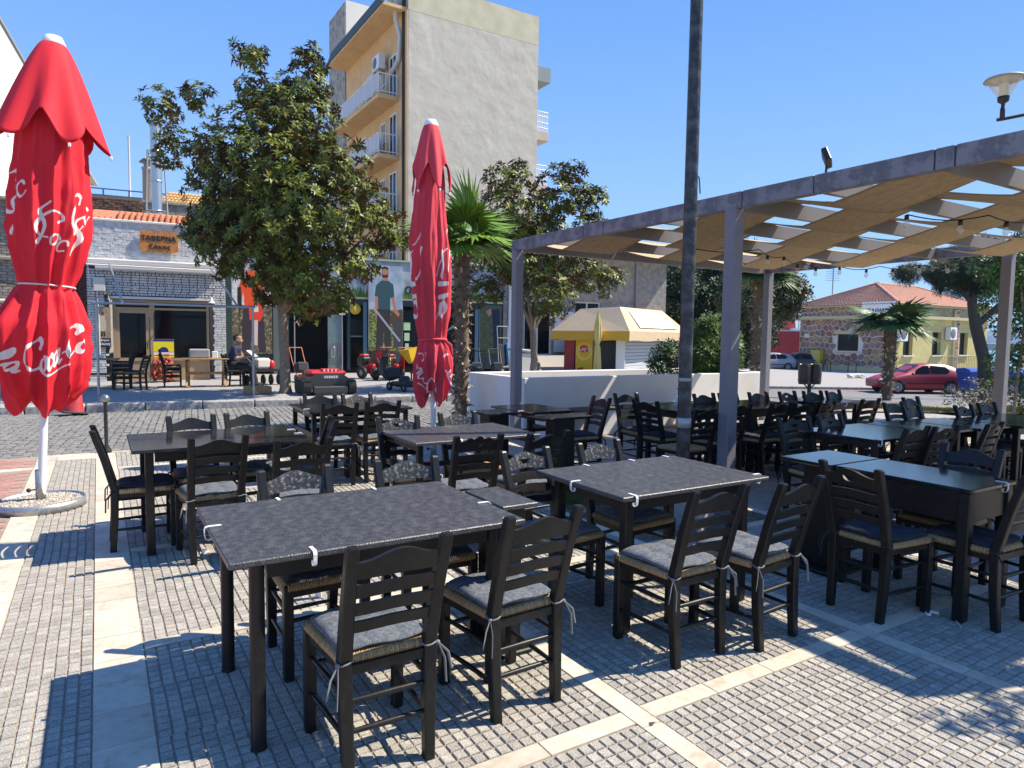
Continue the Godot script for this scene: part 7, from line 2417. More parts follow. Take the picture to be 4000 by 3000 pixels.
func stone_cells(x0: float, x1: float, y0: float, y1: float, size: float, gap: float, sd: int, holes: Array) -> Array:
	var rng := RandomNumberGenerator.new()
	rng.seed = sd
	var seeds := []
	var nx := int(round((x1 - x0) / size))
	var ny := int(round((y1 - y0) / size))
	for j in range(-1, ny + 1):
		for i in range(-1, nx + 1):
			seeds.append(Vector2(x0 + (i + 0.5 + (0.5 if j % 2 == 0 else 0.0) + rng.randf_range(-0.32, 0.32)) * (x1 - x0) / nx, y0 + (j + 0.5 + rng.randf_range(-0.3, 0.3)) * (y1 - y0) / ny))
	var cells := []
	for s in seeds:
		var poly := PackedVector2Array([Vector2(x0, y0), Vector2(x1, y0), Vector2(x1, y1), Vector2(x0, y1)])
		for o in seeds:
			if o == s or (o - s).length() > size * 3.2: continue
			var d: Vector2 = (o - s)
			poly = clip_half(poly, (s + o) / 2 - d.normalized() * gap, d.normalized())
			if poly.size() < 3: break
		if poly.size() < 3: continue
		var c := Vector2.ZERO
		for q in poly: c += q
		c /= poly.size()
		var bad := false
		for h in holes:
			if c.x > h[0] and c.x < h[1] and c.y > h[2] and c.y < h[3]: bad = true
			for q in poly:
				if q.x > h[0] + 0.02 and q.x < h[1] - 0.02 and q.y > h[2] + 0.02 and q.y < h[3] - 0.02: bad = true
		var area := 0.0
		for i in poly.size():
			area += poly[i].cross(poly[(i + 1) % poly.size()])
		if not bad and absf(area) > 0.012: cells.append(poly)
	return cells

func build_station() -> void:
	var C0 := Vector3(52.0, -1.06, -29.1)
	var t := thing("station_building", "low station with rubble stone end, yellow side and tiled hip roof", "building", C0)
	var pale := smat(lin(0.66, 0.61, 0.54), 0.9)
	var yellow := tmat(ntex(256, 101, [[0.02, 0.7, 5], [0.08, 0.3, 3]], [Color(0.50, 0.43, 0.17), Color(0.58, 0.51, 0.23)], 1.4), 0.3, 0.85)
	var cream := smat(lin(0.50, 0.45, 0.25), 0.85)
	var L := 8.3
	var W := 14.2
	# stone end faces -x: local u runs along -z
	var xf := Transform3D(Basis(Vector3(0, 0, 1), Vector3.UP, Vector3(-1, 0, 0)), Vector3(0, 0, -L))   # u=0 far left .. L near corner
	var hole := [[3.55, 5.35, 1.75, 3.1]]
	var wl := obj("stone_wall", wall_with_holes(0, L, 0.0, 5.35, hole, 0.4), pale, t)
	wl.transform = xf
	var stones := []
	var tones := [Color(0.24, 0.12, 0.09), Color(0.30, 0.16, 0.11), Color(0.36, 0.23, 0.12), Color(0.23, 0.17, 0.16), Color(0.31, 0.18, 0.155), Color(0.40, 0.26, 0.14)]
	var mats := []
	for k in 6:
		mats.append(tmat(ntex(64, 110 + k, [[0.05, 1.0, 4]], [tones[k] * 0.75, tones[k] * 1.15], 1.5), 0.8, 0.9))
	var cells := stone_cells(0.05, L - 0.05, 0.55, 4.30, 0.47, 0.036, 3, hole)
	cells.append_array(stone_cells(0.05, L - 0.05, 4.62, 5.32, 0.40, 0.034, 4, []))
	var rng := RandomNumberGenerator.new()
	rng.seed = 9
	for i in cells.size():
		obj("stone", MB.new().prism(cells[i], 0.0, rng.randf_range(0.03, 0.055)), mats[rng.randi() % 6], wl)
	obj("plinth", MB.new().box(Vector3(L / 2, 0.25, 0.04), Vector3(L + 0.1, 0.52, 0.08)), cream, wl)
	obj("string_course", MB.new().box(Vector3(L / 2, 4.46, 0.12), Vector3(L + 0.5, 0.26, 0.30)), cream, wl)
	obj("window_head", MB.new().box(Vector3(4.45, 3.25, 0.06), Vector3(2.4, 0.26, 0.16)), cream, wl)
	obj("sill", MB.new().box(Vector3(4.45, 1.70, 0.08), Vector3(2.2, 0.10, 0.2)), pale, wl)
	window_unit(wl, Vector3(4.45, 2.42, -0.12), 1.75, 1.3, smat(lin(0.012, 0.022, 0.02), 0.5), M.glass_dark)
	obj("plaque", MB.new().box(Vector3(0.75, 2.95, 0.07), Vector3(0.5, 0.32, 0.03)), M.offwhite, wl)
	# yellow side faces +z
	var hy := []
	for q in [1.1, 5.3, 9.6]: hy.append([q, q + 1.35, 1.5, 3.35])
	var ys := obj("side_wall", wall_with_holes(0.0, W, 0.0, 4.35, hy, 0.4), yellow, t)
	for q in [1.1, 5.3, 9.6]:
		obj("window", MB.new().box(Vector3(q + 0.67, 2.42, -0.3), Vector3(1.35, 1.85, 0.05)), M.glass_dark, ys)
		obj("sill", MB.new().box(Vector3(q + 0.67, 1.45, 0.06), Vector3(1.6, 0.10, 0.2)), pale, ys)
	obj("upper_wall", MB.new().box(Vector3(W / 2, 4.98, -0.2), Vector3(W, 0.72, 0.4)), tmat(ntex(128, 103, [[0.03, 1.0, 4]], [Color(0.22, 0.20, 0.13), Color(0.38, 0.35, 0.23)], 1.5), 0.4, 0.9), t)
	obj("string_course", MB.new().box(Vector3(W / 2 + 0.1, 4.47, 0.18), Vector3(W + 0.3, 0.24, 0.4)), cream, t)
	var pil := obj("stone_pilaster", MB.new().box(Vector3(8.9, 2.6, 0.06), Vector3(0.55, 5.2, 0.14)), pale, t)
	for k in 16:
		obj("stone", MB.new().rbox(Vector3(8.9 + (0.02 if k % 2 == 0 else -0.02), 0.2 + k * 0.32, 0.13), Vector3(0.46, 0.27, 0.06), 0.02), mats[k % 6], pil)
	obj("downpipe", MB.new().rod(Vector3(8.35, 0.1, 0.12), Vector3(8.35, 5.2, 0.12), 0.07, 7), cream, t)
	obj("rear", MB.new().box(Vector3(W / 2, 2.6, -L / 2), Vector3(W - 0.9, 5.2, L - 0.9)), M.dark_metal, t)
	# hip roof
	var roofm := tmat(ntex(256, 104, [[0.04, 0.6, 4], [0.12, 0.4, 3]], [Color(0.34, 0.15, 0.10), Color(0.50, 0.25, 0.17), Color(0.62, 0.38, 0.28)], 1.7), 0.5, 0.9)
	var o := 0.35
	var A := Vector3(-o, 5.42, o)
	var B := Vector3(W + o, 5.42, o)
	var Cc := Vector3(W + o, 5.42, -L - o)
	var D := Vector3(-o, 5.42, -L - o)
	var R1 := Vector3(L / 2, 7.35, -L / 2)
	var R2 := Vector3(W - L / 2, 7.35, -L / 2)
	var rf := obj("roof", tiled_slope(A, B, R2, R1, 50, 16), roofm, t)
	obj("roof_slope", tiled_slope(D, A, R1 + Vector3(0, 0, 0.05), R1 - Vector3(0, 0, 0.05), 28, 16), roofm, rf)
	obj("roof_slope", tiled_slope(Cc, D, R1, R2, 40, 12), roofm, rf)
	obj("roof_slope", tiled_slope(B, Cc, R2 - Vector3(0, 0, 0.05), R2 + Vector3(0, 0, 0.05), 28, 12), roofm, rf)
	for q in [[A, R1], [D, R1], [R1, R2], [B, R2]]:
		for i in 18:
			var p: Vector3 = q[0].lerp(q[1], (i + 0.5) / 18.0)
			obj("ridge_tile", MB.new().rod(p + Vector3(0, 0.04, 0), p + (q[1] - q[0]) / 18.0 + Vector3(0, 0.06, 0), 0.12, 7), roofm, rf)
	obj("eaves", MB.new().box(Vector3(W / 2, 5.37, -L / 2), Vector3(W + 0.66, 0.09, L + 0.66)), cream, t)
	# platform roof reaching left, with its post
	obj("platform_roof", MB.new().box(Vector3(1.5, 4.55, -L - 3.6), Vector3(4.0, 0.35, 7.0)), smat(lin(0.36, 0.30, 0.22), 0.9), t)
	obj("platform", MB.new().box(Vector3(1.5, 0.35, -L - 4.2), Vector3(7.0, 0.7, 8.0)), M.sidewalk, t)
	obj("platform_step", MB.new().box(Vector3(-1.0, 0.16, -L + 0.7), Vector3(1.6, 0.32, 2.4)), smat(lin(0.30, 0.14, 0.10), 0.9), t)
	# aerials
	var an := obj("aerial", MB.new().rod(Vector3(3.0, 5.6, -7.4), Vector3(3.0, 9.2, -7.4), 0.05, 6), M.grey, rf)
	for q in [[-0.5, 8.9], [0.5, 8.9], [-0.5, 8.1], [0.5, 8.1]]:
		var gm := MB.new()
		for k in 4:
			gm.rod(Vector3(3.0 + q[0], q[1] - 0.3 + k * 0.2, -7.4 + 0.35 * signf(q[0])), Vector3(3.0 + q[0] * 0.2, q[1] - 0.3 + k * 0.2, -7.4), 0.02, 4)
		obj("grid_element", gm, M.grey, an)
	# name board
	var sg := thing("station_sign", "white station name board above the stone wall corner", "sign", C0 + Vector3(-0.30, 4.66, -0.9), -PI / 2)
	obj("board", MB.new().box(Vector3(-0.4, 0.48, 0), Vector3(2.6, 0.96, 0.08)), M.white, sg)
	obj("lettering", text_mesh("ΣΤΑΘΜΟΣ", 0.32, 0.01), smat(lin(0.02, 0.03, 0.10), 0.5), sg, Vector3(-0.35, 0.28, 0.05))
	# things on the yellow side
	for q in [[0.35, 2.6, "white air conditioner beside the first window of yellow wall"], [7.6, 2.75, "grey air conditioner by the stone pilaster on yellow wall"]]:
		var ac := thing("air_conditioner", q[2], "air conditioner", C0 + Vector3(q[0], q[1], 0.28), 0.0, "air conditioners on the station wall")
		aircon(ac, 1.0, 1.0, 0.42)
	var rl := thing("railing", "thin metal railing along foot of the yellow station wall", "railing", C0 + Vector3(8.6, 0, 1.3))
	obj("top_bar", MB.new().rod(Vector3(-4.2, 1.45, 0), Vector3(5.2, 1.45, 0), 0.03, 6), smat(lin(0.30, 0.28, 0.16), 0.6), rl)
	for i in 36:
		obj("baluster", MB.new().rod(Vector3(-4.2 + i * 0.268, 0.0, 0), Vector3(-4.2 + i * 0.268, 1.45, 0), 0.018, 5), (rl.get_child(0) as MeshInstance3D).material_override, rl)
	# by the stone wall
	var mb := thing("mail_box", "yellow mail box standing against the stone wall", "mail box", C0 + Vector3(-0.55, 0, -L + 2.1), -PI / 2)
	obj("case", MB.new().rbox(Vector3(0, 1.1, 0), Vector3(0.9, 1.3, 0.55), 0.05), smat(lin(0.62, 0.44, 0.02), 0.5), mb)
	obj("stand", MB.new().box(Vector3(0, 0.23, 0), Vector3(0.5, 0.46, 0.3)), M.dark_metal, mb)
	obj("notice", MB.new().box(Vector3(0, 1.2, 0.28), Vector3(0.5, 0.5, 0.01)), smat(lin(0.5, 0.45, 0.3), 0.6), mb)
	for k in 2:
		var rk := thing("bike_rack", ["left dark hoop bike rack before the stone wall", "right dark hoop bike rack before the stone wall"][k], "bike rack", C0 + Vector3(-3.0, 0.0, -3.6 + k * 2.1), -PI / 2, "hoop bike racks")
		var pts := []
		for i in 13:
			var a := PI * i / 12.0
			pts.append(Vector3(-cos(a) * 0.32, 0.75 + sin(a) * 0.32, 0))
		pts.push_front(Vector3(-0.32, 0, 0))
		pts.append(Vector3(0.32, 0, 0))
		obj("hoop", MB.new().chain(pts, [0.035], 8), M.dark_metal, rk)
		obj("foot", MB.new().box(Vector3(0.32, 0.01, 0), Vector3(0.16, 0.02, 0.16)).box(Vector3(-0.32, 0.01, 0), Vector3(0.16, 0.02, 0.16)), M.grey, rk)
	bicycle(C0 + Vector3(-2.0, 0, -5.2), -PI / 2 + 0.5)

func bicycle(at: Vector3, turn: float) -> void:
	var t := thing("bicycle", "dark bicycle leaning against the stone station wall", "bicycle", at, turn)
	for x in [-0.52, 0.52]:
		var ring := []
		for i in 25:
			ring.append(Vector3(x + cos(TAU * i / 24.0) * 0.33, 0.35 + sin(TAU * i / 24.0) * 0.33, 0))
		var w := obj("wheel", MB.new().chain(ring, [0.022], 6, false), M.rubber, t)
		var sp := MB.new()
		for i in 10:
			sp.rod(Vector3(x, 0.35, 0), Vector3(x + cos(TAU * i / 10.0) * 0.32, 0.35 + sin(TAU * i / 10.0) * 0.32, 0), 0.004, 4)
		obj("spokes", sp, M.steel, w)
	obj("frame", MB.new().rod(Vector3(-0.52, 0.35, 0), Vector3(-0.1, 0.32, 0), 0.018).rod(Vector3(-0.52, 0.35, 0), Vector3(-0.18, 0.8, 0), 0.016).rod(Vector3(-0.1, 0.32, 0), Vector3(-0.2, 0.85, 0), 0.02).rod(Vector3(-0.1, 0.32, 0), Vector3(0.38, 0.75, 0), 0.02).rod(Vector3(-0.18, 0.78, 0), Vector3(0.36, 0.82, 0), 0.02).rod(Vector3(0.52, 0.35, 0), Vector3(0.34, 0.95, 0), 0.018), M.dark_metal, t)
	obj("handlebar", MB.new().chain([Vector3(0.36, 1.0, -0.28), Vector3(0.34, 0.98, 0), Vector3(0.36, 1.0, 0.28)], [0.016], 6), M.dark_metal, t)
	obj("saddle", MB.new().rbox(Vector3(-0.2, 0.92, 0), Vector3(0.26, 0.06, 0.14), 0.02), M.rubber, t)
	obj("basket", MB.new().rbox(Vector3(0.55, 0.92, 0), Vector3(0.3, 0.24, 0.34), 0.02), smat(lin(0.08, 0.09, 0.09), 0.8), t)

# ------------------------------------------------------------------ bodies as one skin
func sdf_body(bones: Array, cell: float, blend: float) -> ArrayMesh:
	# bones: [a, b, ra, rb]; union by smooth minimum, meshed as surface nets
	var lo := Vector3.ONE * 1e9
	var hi := -lo
	for b in bones:
		for e in [[b[0], b[2]], [b[1], b[3]]]:
			lo = lo.min(e[0] - Vector3.ONE * (e[1] + blend))
			hi = hi.max(e[0] + Vector3.ONE * (e[1] + blend))
	var n := Vector3i(((hi - lo) / cell).ceil()) + Vector3i.ONE * 2
	var field := PackedFloat32Array()
	field.resize(n.x * n.y * n.z)
	field.fill(1.0)
	for b in bones:
		var A: Vector3 = b[0]
		var B: Vector3 = b[1]
		var ra: float = b[2]
		var rb: float = b[3]
		var m := maxf(ra, rb) + blend * 2.0 + cell * 2.0
		var i0 := Vector3i(((A.min(B) - Vector3.ONE * m - lo) / cell).floor()).clamp(Vector3i.ZERO, n - Vector3i.ONE)
		var i1 := Vector3i(((A.max(B) + Vector3.ONE * m - lo) / cell).ceil()).clamp(Vector3i.ZERO, n - Vector3i.ONE)
		var ab := B - A
		var l2 := maxf(ab.length_squared(), 1e-8)
		for z in range(i0.z, i1.z + 1):
			for y in range(i0.y, i1.y + 1):
				for x in range(i0.x, i1.x + 1):
					var p := lo + Vector3(x, y, z) * cell
					var t := clampf((p - A).dot(ab) / l2, 0.0, 1.0)
					var d := (p - A - ab * t).length() - lerpf(ra, rb, t)
					var k := (z * n.y + y) * n.x + x
					var o := field[k]
					var h := maxf(blend - absf(o - d), 0.0) / blend
					field[k] = minf(o, d) - h * h * blend * 0.25
	var vid := {}
	var verts := []
	for z in n.z - 1:
		for y in n.y - 1:
			for x in n.x - 1:
				var s := 0
				var sum := Vector3.ZERO
				var c := 0
				var f := []
				for q in 8:
					f.append(field[((z + (q >> 2)) * n.y + y + ((q >> 1) & 1)) * n.x + x + (q & 1)])
					if f[q] < 0.0: s += 1
				if s == 0 or s == 8: continue
				for e in [[0, 1], [2, 3], [4, 5], [6, 7], [0, 2], [1, 3], [4, 6], [5, 7], [0, 4], [1, 5], [2, 6], [3, 7]]:
					if (f[e[0]] < 0.0) != (f[e[1]] < 0.0):
						var t: float = f[e[0]] / (f[e[0]] - f[e[1]])
						var pa := Vector3(e[0] & 1, (e[0] >> 1) & 1, e[0] >> 2)
						var pb := Vector3(e[1] & 1, (e[1] >> 1) & 1, e[1] >> 2)
						sum += pa.lerp(pb, t)
						c += 1
				vid[Vector3i(x, y, z)] = verts.size()
				verts.append(lo + (Vector3(x, y, z) + sum / c) * cell)
	var st := SurfaceTool.new()
	st.begin(Mesh.PRIMITIVE_TRIANGLES)
	st.set_smooth_group(1)
	for v in verts: st.add_vertex(v)
	for key in vid:
		var k: Vector3i = key
		for ax in 3:
			var d := Vector3i.ZERO
			d[ax] = 1
			var u := Vector3i.ZERO
			u[(ax + 1) % 3] = 1
			var w := Vector3i.ZERO
			w[(ax + 2) % 3] = 1
			var f0 := field[(k.z * n.y + k.y) * n.x + k.x]
			var k1 := k + d
			var f1 := field[(k1.z * n.y + k1.y) * n.x + k1.x]
			if (f0 < 0.0) == (f1 < 0.0): continue
			if not (vid.has(k - u) and vid.has(k - w) and vid.has(k - u - w)): continue
			var q := [vid[k], vid[k - u], vid[k - u - w], vid[k - w]]
			if f0 < 0.0: q.reverse()
			for i in [0, 1, 2, 0, 2, 3]: st.add_index(q[i])
	st.generate_normals()
	return st.commit()

func seated_person() -> void:
	# a man on a chair by the taverna wall, turned to the right of the picture, reading a paper
	var t := thing("person", "seated person in navy shirt reading a paper beside the orange poster", "person", st_pos(2.22, 4.3, 0.11), STREET_TURN + PI / 2 - 0.35)
	var B := []
	# local: +z is the way he faces, y up; seat at 0.45
	for s in [-1.0, 1.0]:
		B.append([Vector3(s * 0.09, 0.54, 0.0), Vector3(s * 0.11, 0.53, 0.43), 0.085, 0.062])
		B.append([Vector3(s * 0.11, 0.53, 0.43), Vector3(s * 0.11, 0.10, 0.47), 0.060, 0.042])
		B.append([Vector3(s * 0.11, 0.06, 0.45), Vector3(s * 0.12, 0.045, 0.64), 0.045, 0.036])
	B.append([Vector3(0, 0.56, -0.02), Vector3(0, 0.80, -0.02), 0.135, 0.14])
	B.append([Vector3(0, 0.80, -0.02), Vector3(0, 0.98, 0.03), 0.145, 0.12])
	B.append([Vector3(-0.16, 1.01, 0.03), Vector3(0.16, 1.01, 0.03), 0.075, 0.075])
	B.append([Vector3(0, 1.02, 0.04), Vector3(0, 1.15, 0.08), 0.055, 0.05])
	B.append([Vector3(0, 1.21, 0.09), Vector3(0, 1.29, 0.085), 0.085, 0.092])
	B.append([Vector3(0, 1.17, 0.13), Vector3(0, 1.2, 0.135), 0.045, 0.05])
	B.append([Vector3(0, 1.225, 0.18), Vector3(0, 1.205, 0.195), 0.012, 0.016])
	for s in [-1.0, 1.0]:
		B.append([Vector3(s * 0.20, 1.0, 0.03), Vector3(s * 0.25, 0.76, 0.10), 0.055, 0.045])
		B.append([Vector3(s * 0.25, 0.76, 0.10), Vector3(s * 0.15, 0.80, 0.34), 0.042, 0.030])
		B.append([Vector3(s * 0.15, 0.80, 0.34), Vector3(s * 0.12, 0.82, 0.41), 0.034, 0.028])
		for f in 4:
			B.append([Vector3(s * (0.10 + f * 0.018), 0.835 - f * 0.008, 0.40), Vector3(s * (0.075 + f * 0.012), 0.84 - f * 0.014, 0.455), 0.011, 0.009])
		B.append([Vector3(s * 0.13, 0.82, 0.38), Vector3(s * 0.10, 0.86, 0.41), 0.013, 0.010])
		B.append([Vector3(s * 0.088, 1.23, 0.075), Vector3(s * 0.09, 1.205, 0.08), 0.02, 0.014])
	var body := obj("body", sdf_body(B, 0.014, 0.035), smat(lin(0.33, 0.19, 0.13), 0.6), t)
	# clothes over the skin, a little larger
	var S := []
	for b in [B[6], B[7], B[8]]: S.append([b[0], b[1], b[2] + 0.012, b[3] + 0.012])
	for k in [13, 13 + 8]:
		if k < B.size() and B[k][2] > 0.05:
			S.append([B[k][0], B[k][0].lerp(B[k][1], 0.75), B[k][2] + 0.012, B[k][3] + 0.016])
	obj("shirt", sdf_body(S, 0.016, 0.04), smat(lin(0.018, 0.022, 0.06), 0.85), body)
	var T := []
	for k in 6:
		if k % 3 == 0: T.append([B[k][0], B[k][1], B[k][2] + 0.012, B[k][3] + 0.014])
		elif k % 3 == 1: T.append([B[k][0], B[k][1], B[k][2] + 0.014, B[k][3] + 0.016])
	T.append([Vector3(-0.06, 0.56, -0.03), Vector3(0.06, 0.56, -0.03), 0.145, 0.145])
	obj("trousers", sdf_body(T, 0.016, 0.04), smat(lin(0.014, 0.014, 0.016), 0.9), body)
	var Sh := []
	for k in [2, 5]: Sh.append([B[k][0], B[k][1], B[k][2] + 0.010, B[k][3] + 0.010])
	obj("shoes", sdf_body(Sh, 0.014, 0.02), M.rubber, body)
	obj("hair", sdf_body([[Vector3(0, 1.30, 0.045), Vector3(0, 1.335, 0.085), 0.085, 0.075], [Vector3(0, 1.25, 0.0), Vector3(0, 1.30, 0.02), 0.055, 0.075]], 0.014, 0.03), smat(lin(0.015, 0.012, 0.010), 0.7), body)
	for s in [-1.0, 1.0]:
		obj("eye", MB.new().ball(Vector3(s * 0.033, 1.255, 0.166), Vector3(0.011, 0.008, 0.008), 8, 6), smat(lin(0.05, 0.04, 0.035), 0.3), body)
	obj("mouth", MB.new().rbox(Vector3(0, 1.172, 0.179), Vector3(0.045, 0.008, 0.01), 0.003), smat(lin(0.22, 0.07, 0.06), 0.6), body)
	var np := thing("newspaper", "open newspaper held by the seated person", "newspaper", st_pos(2.22, 4.3, 0.11), STREET_TURN + PI / 2 - 0.35)
	for s in [-1.0, 1.0]:
		obj("page", MB.new().box(Vector3(s * 0.11, 0.88, 0.46), Vector3(0.21, 0.27, 0.006), Basis(Vector3.UP, s * 0.25) * Basis(Vector3.RIGHT, -0.9)), smat(lin(0.45, 0.47, 0.55), 0.9), np)
	plain_chair(st_pos(2.22, 4.3, 0.11), STREET_TURN + PI / 2 - 0.35 + PI, "chair the seated person sits on beside the taverna")

func plain_chair(at: Vector3, turn: float, label: String, y := 0.0) -> void:
	var key := "archdarkfalse"
	if not protos.has(key): protos[key] = make_chair("arch", "dark", false)
	var c: Node3D = protos[key].duplicate()
	c.name = numbered("taverna_chair")
	add_child(c)
	c.position = at + Vector3(0, y, 0)
	c.rotation.y = turn
	tag(c, label, "chair", "chairs outside the taverna")

func resting_dog(at: Vector3, turn: float) -> void:
	var t := thing("dog", "white dog lying on the pavement before the stone wall", "dog", at, turn)
	var B := [
		[Vector3(-0.38, 0.16, 0), Vector3(0.0, 0.15, 0), 0.13, 0.12],
		[Vector3(0.0, 0.15, 0), Vector3(0.32, 0.17, 0), 0.12, 0.15],
		[Vector3(0.32, 0.18, 0), Vector3(0.52, 0.20, 0.03), 0.11, 0.075],
		[Vector3(0.55, 0.20, 0.04), Vector3(0.62, 0.18, 0.05), 0.085, 0.07],
		[Vector3(0.62, 0.16, 0.05), Vector3(0.74, 0.13, 0.07), 0.045, 0.032],
		[Vector3(0.53, 0.27, -0.02), Vector3(0.48, 0.24, -0.07), 0.025, 0.018],
		[Vector3(0.53, 0.27, 0.09), Vector3(0.48, 0.24, 0.13), 0.025, 0.018],
		[Vector3(0.32, 0.10, 0.10), Vector3(0.45, 0.05, 0.22), 0.05, 0.035],
		[Vector3(0.45, 0.045, 0.22), Vector3(0.72, 0.035, 0.24), 0.032, 0.028],
		[Vector3(0.32, 0.08, -0.06), Vector3(0.50, 0.045, -0.02), 0.05, 0.03],
		[Vector3(0.50, 0.04, -0.02), Vector3(0.76, 0.035, 0.02), 0.03, 0.026],
		[Vector3(-0.36, 0.12, 0.08), Vector3(-0.15, 0.10, 0.24), 0.085, 0.045],
		[Vector3(-0.15, 0.09, 0.24), Vector3(-0.40, 0.05, 0.30), 0.035, 0.026],
		[Vector3(-0.40, 0.045, 0.30), Vector3(-0.22, 0.035, 0.36), 0.026, 0.024],
		[Vector3(-0.48, 0.14, 0), Vector3(-0.72, 0.05, 0.10), 0.035, 0.018],
		[Vector3(-0.72, 0.05, 0.10), Vector3(-0.86, 0.04, 0.22), 0.018, 0.012]]
	var bd := obj("body", sdf_body(B, 0.018, 0.04), smat(lin(0.62, 0.58, 0.50), 0.95), t)
	obj("nose", MB.new().ball(Vector3(0.775, 0.135, 0.075), Vector3(0.018, 0.016, 0.02), 8, 6), M.rubber, bd)
	obj("dark_ear", sdf_body([[Vector3(0.52, 0.28, -0.03), Vector3(0.46, 0.24, -0.09), 0.035, 0.024]], 0.014, 0.02), smat(lin(0.03, 0.025, 0.02), 0.9), bd)

# ------------------------------------------------------------------ things before the taverna
func build_taverna_things() -> void:
	seated_person()
	# trestle tables of pale wood
	for q in [[-1.0, 4.3, 1.05, "yellow wood cross-leg table left of the taverna door"], [1.5, 4.3, 1.1, "yellow wood cross-leg table right of the taverna door"]]:
		var t := thing("wooden_table", q[3], "table", st_pos(q[0], q[1], 0.11), STREET_TURN, "pale wooden tables outside the taverna")
		for k in 4:
			obj("plank", MB.new().rbox(Vector3(0, 0.735, -0.27 + k * 0.18), Vector3(q[2], 0.035, 0.172), 0.006), M.wood, t)
		for s in [-1.0, 1.0]:
			var x: float = s * (q[2] / 2 - 0.14)
			obj("leg", MB.new().rbox(Vector3(x, 0.36, 0), Vector3(0.05, 0.93, 0.08), 0.006, Basis(Vector3.RIGHT, 0.72)), M.wood, t)
			obj("leg", MB.new().rbox(Vector3(x + 0.052 * s, 0.36, 0), Vector3(0.05, 0.93, 0.08), 0.006, Basis(Vector3.RIGHT, -0.72)), M.wood, t)
			obj("foot", MB.new().rbox(Vector3(x, 0.02, 0), Vector3(0.06, 0.04, 0.6), 0.006), M.wood, t)
		obj("stretcher", MB.new().rbox(Vector3(0, 0.36, 0), Vector3(q[2] - 0.3, 0.07, 0.04), 0.006), M.wood, t)
	var names := ["lowest chair of the stack left of taverna door", "middle chair of the stack left of taverna door", "top chair of the stack left of taverna door"]
	for k in 3:
		plain_chair(st_pos(-0.42, 4.0, 0.11), STREET_TURN + 1.7, names[k], k * 0.11)
	plain_chair(st_pos(-0.10, 3.7, 0.11), STREET_TURN + 1.2, "single chair in front of the stack by taverna door")
	for k in 2:
		plain_chair(st_pos(0.72, 4.35, 0.11), STREET_TURN - 1.55, ["lower chair of pair left of the right wooden table", "upper chair of pair left of the right wooden table"][k], k * 0.11)
	# potato sacks with a printed bag above
	var sk := thing("onion_sack", "red net sack of onions under the taverna window", "sack", st_pos(0.42, 6.3, 0.11), STREET_TURN)
	var sb := MB.new(Color.WHITE)
	var rng := RandomNumberGenerator.new()
	rng.seed = 2
	for i in 120:
		var a := rng.randf() * TAU
		var y := rng.randf() * 0.62
		var r := 0.24 * sqrt(maxf(0.05, 1.0 - pow((y - 0.28) / 0.45, 2.0)))
		var g := rng.randf_range(0.6, 1.2)
		sb.col = Color(0.36 * g, 0.06 * g, 0.03 * g)
		sb.ball(Vector3(cos(a) * r * 1.1, 0.05 + y, sin(a) * r), Vector3.ONE * 0.05, 7, 5)
	obj("net_and_onions", sb, vcol(smat(Color.WHITE, 0.6)), sk)
	var pb := thing("printed_sack", "yellow and blue printed bag leaning at taverna window", "bag", st_pos(0.45, 6.72, 0.80), STREET_TURN)
	var im := Image.create(128, 128, false, Image.FORMAT_RGB8)
	im.fill(Color(0.90, 0.82, 0.10))
	im.fill_rect(Rect2i(0, 0, 128, 16), Color(0.10, 0.18, 0.50))
	im.fill_rect(Rect2i(0, 88, 128, 28), Color(0.75, 0.10, 0.10))
	im.fill_rect(Rect2i(8, 92, 112, 18), Color(0.90, 0.86, 0.84))
	disc(im, Vector2(64, 84), 30, 30, Color(0.10, 0.14, 0.40))
	im.fill_rect(Rect2i(0, 92, 128, 18), Color(0.90, 0.88, 0.86))
	put_panel("bag_face", pb, Vector3(0, 0, 0.05), 0.52, 0.52, print_mat(im), smat(lin(0.6, 0.5, 0.05), 0.6), 0.10)
	obj("lettering", text_mesh("ROI MEI", 0.055, 0.003), smat(lin(0.5, 0.03, 0.03), 0.6), pb, Vector3(0, 0.08, 0.155))
	(pb.get_child(0) as Node3D).rotation.x = -0.05
	# support for the bag: crate behind the onions
	var cr := thing("crate", "wooden crate under the printed bag at the taverna window", "crate", st_pos(0.45, 6.66, 0.11), STREET_TURN)
	for k in 4:
		obj("slat", MB.new().box(Vector3(0, 0.12 + k * 0.17, 0.17), Vector3(0.5, 0.13, 0.02)), M.wood, cr)
	obj("frame", MB.new().box(Vector3(-0.22, 0.345, 0), Vector3(0.04, 0.69, 0.31)).box(Vector3(0.22, 0.345, 0), Vector3(0.04, 0.69, 0.31)).box(Vector3(0, 0.675, 0), Vector3(0.4, 0.02, 0.31)), M.wood, cr)
	# parcels on the right table
	var bx := obj("parcel", MB.new().rbox(Vector3(0, 0.12, 0), Vector3(0.5, 0.24, 0.34), 0.03), smat(lin(0.30, 0.30, 0.31), 0.4), null, st_pos(1.35, 4.3, 0.863), STREET_TURN)
	tag(bx, "grey plastic wrapped parcel on the right wooden table", "parcel")
	for q in [[-0.92, "white folded napkins on left wooden table", 0.2, 0.10], [1.72, "small white box on right wooden table", 0.14, 0.18]]:
		var o := obj("white_box", MB.new().rbox(Vector3(0, q[3] / 2, 0), Vector3(q[2], q[3], 0.14), 0.01), M.white, null, st_pos(q[0], 4.25, 0.863), STREET_TURN)
		tag(o, q[1], "box")
	# galvanised frame of the rolled-up awning along the kerb
	var fr := thing("awning_frame", "thin galvanised pipe frame along the kerb before the taverna", "frame", st_pos(0.9, 0.85, 0.11), STREET_TURN)
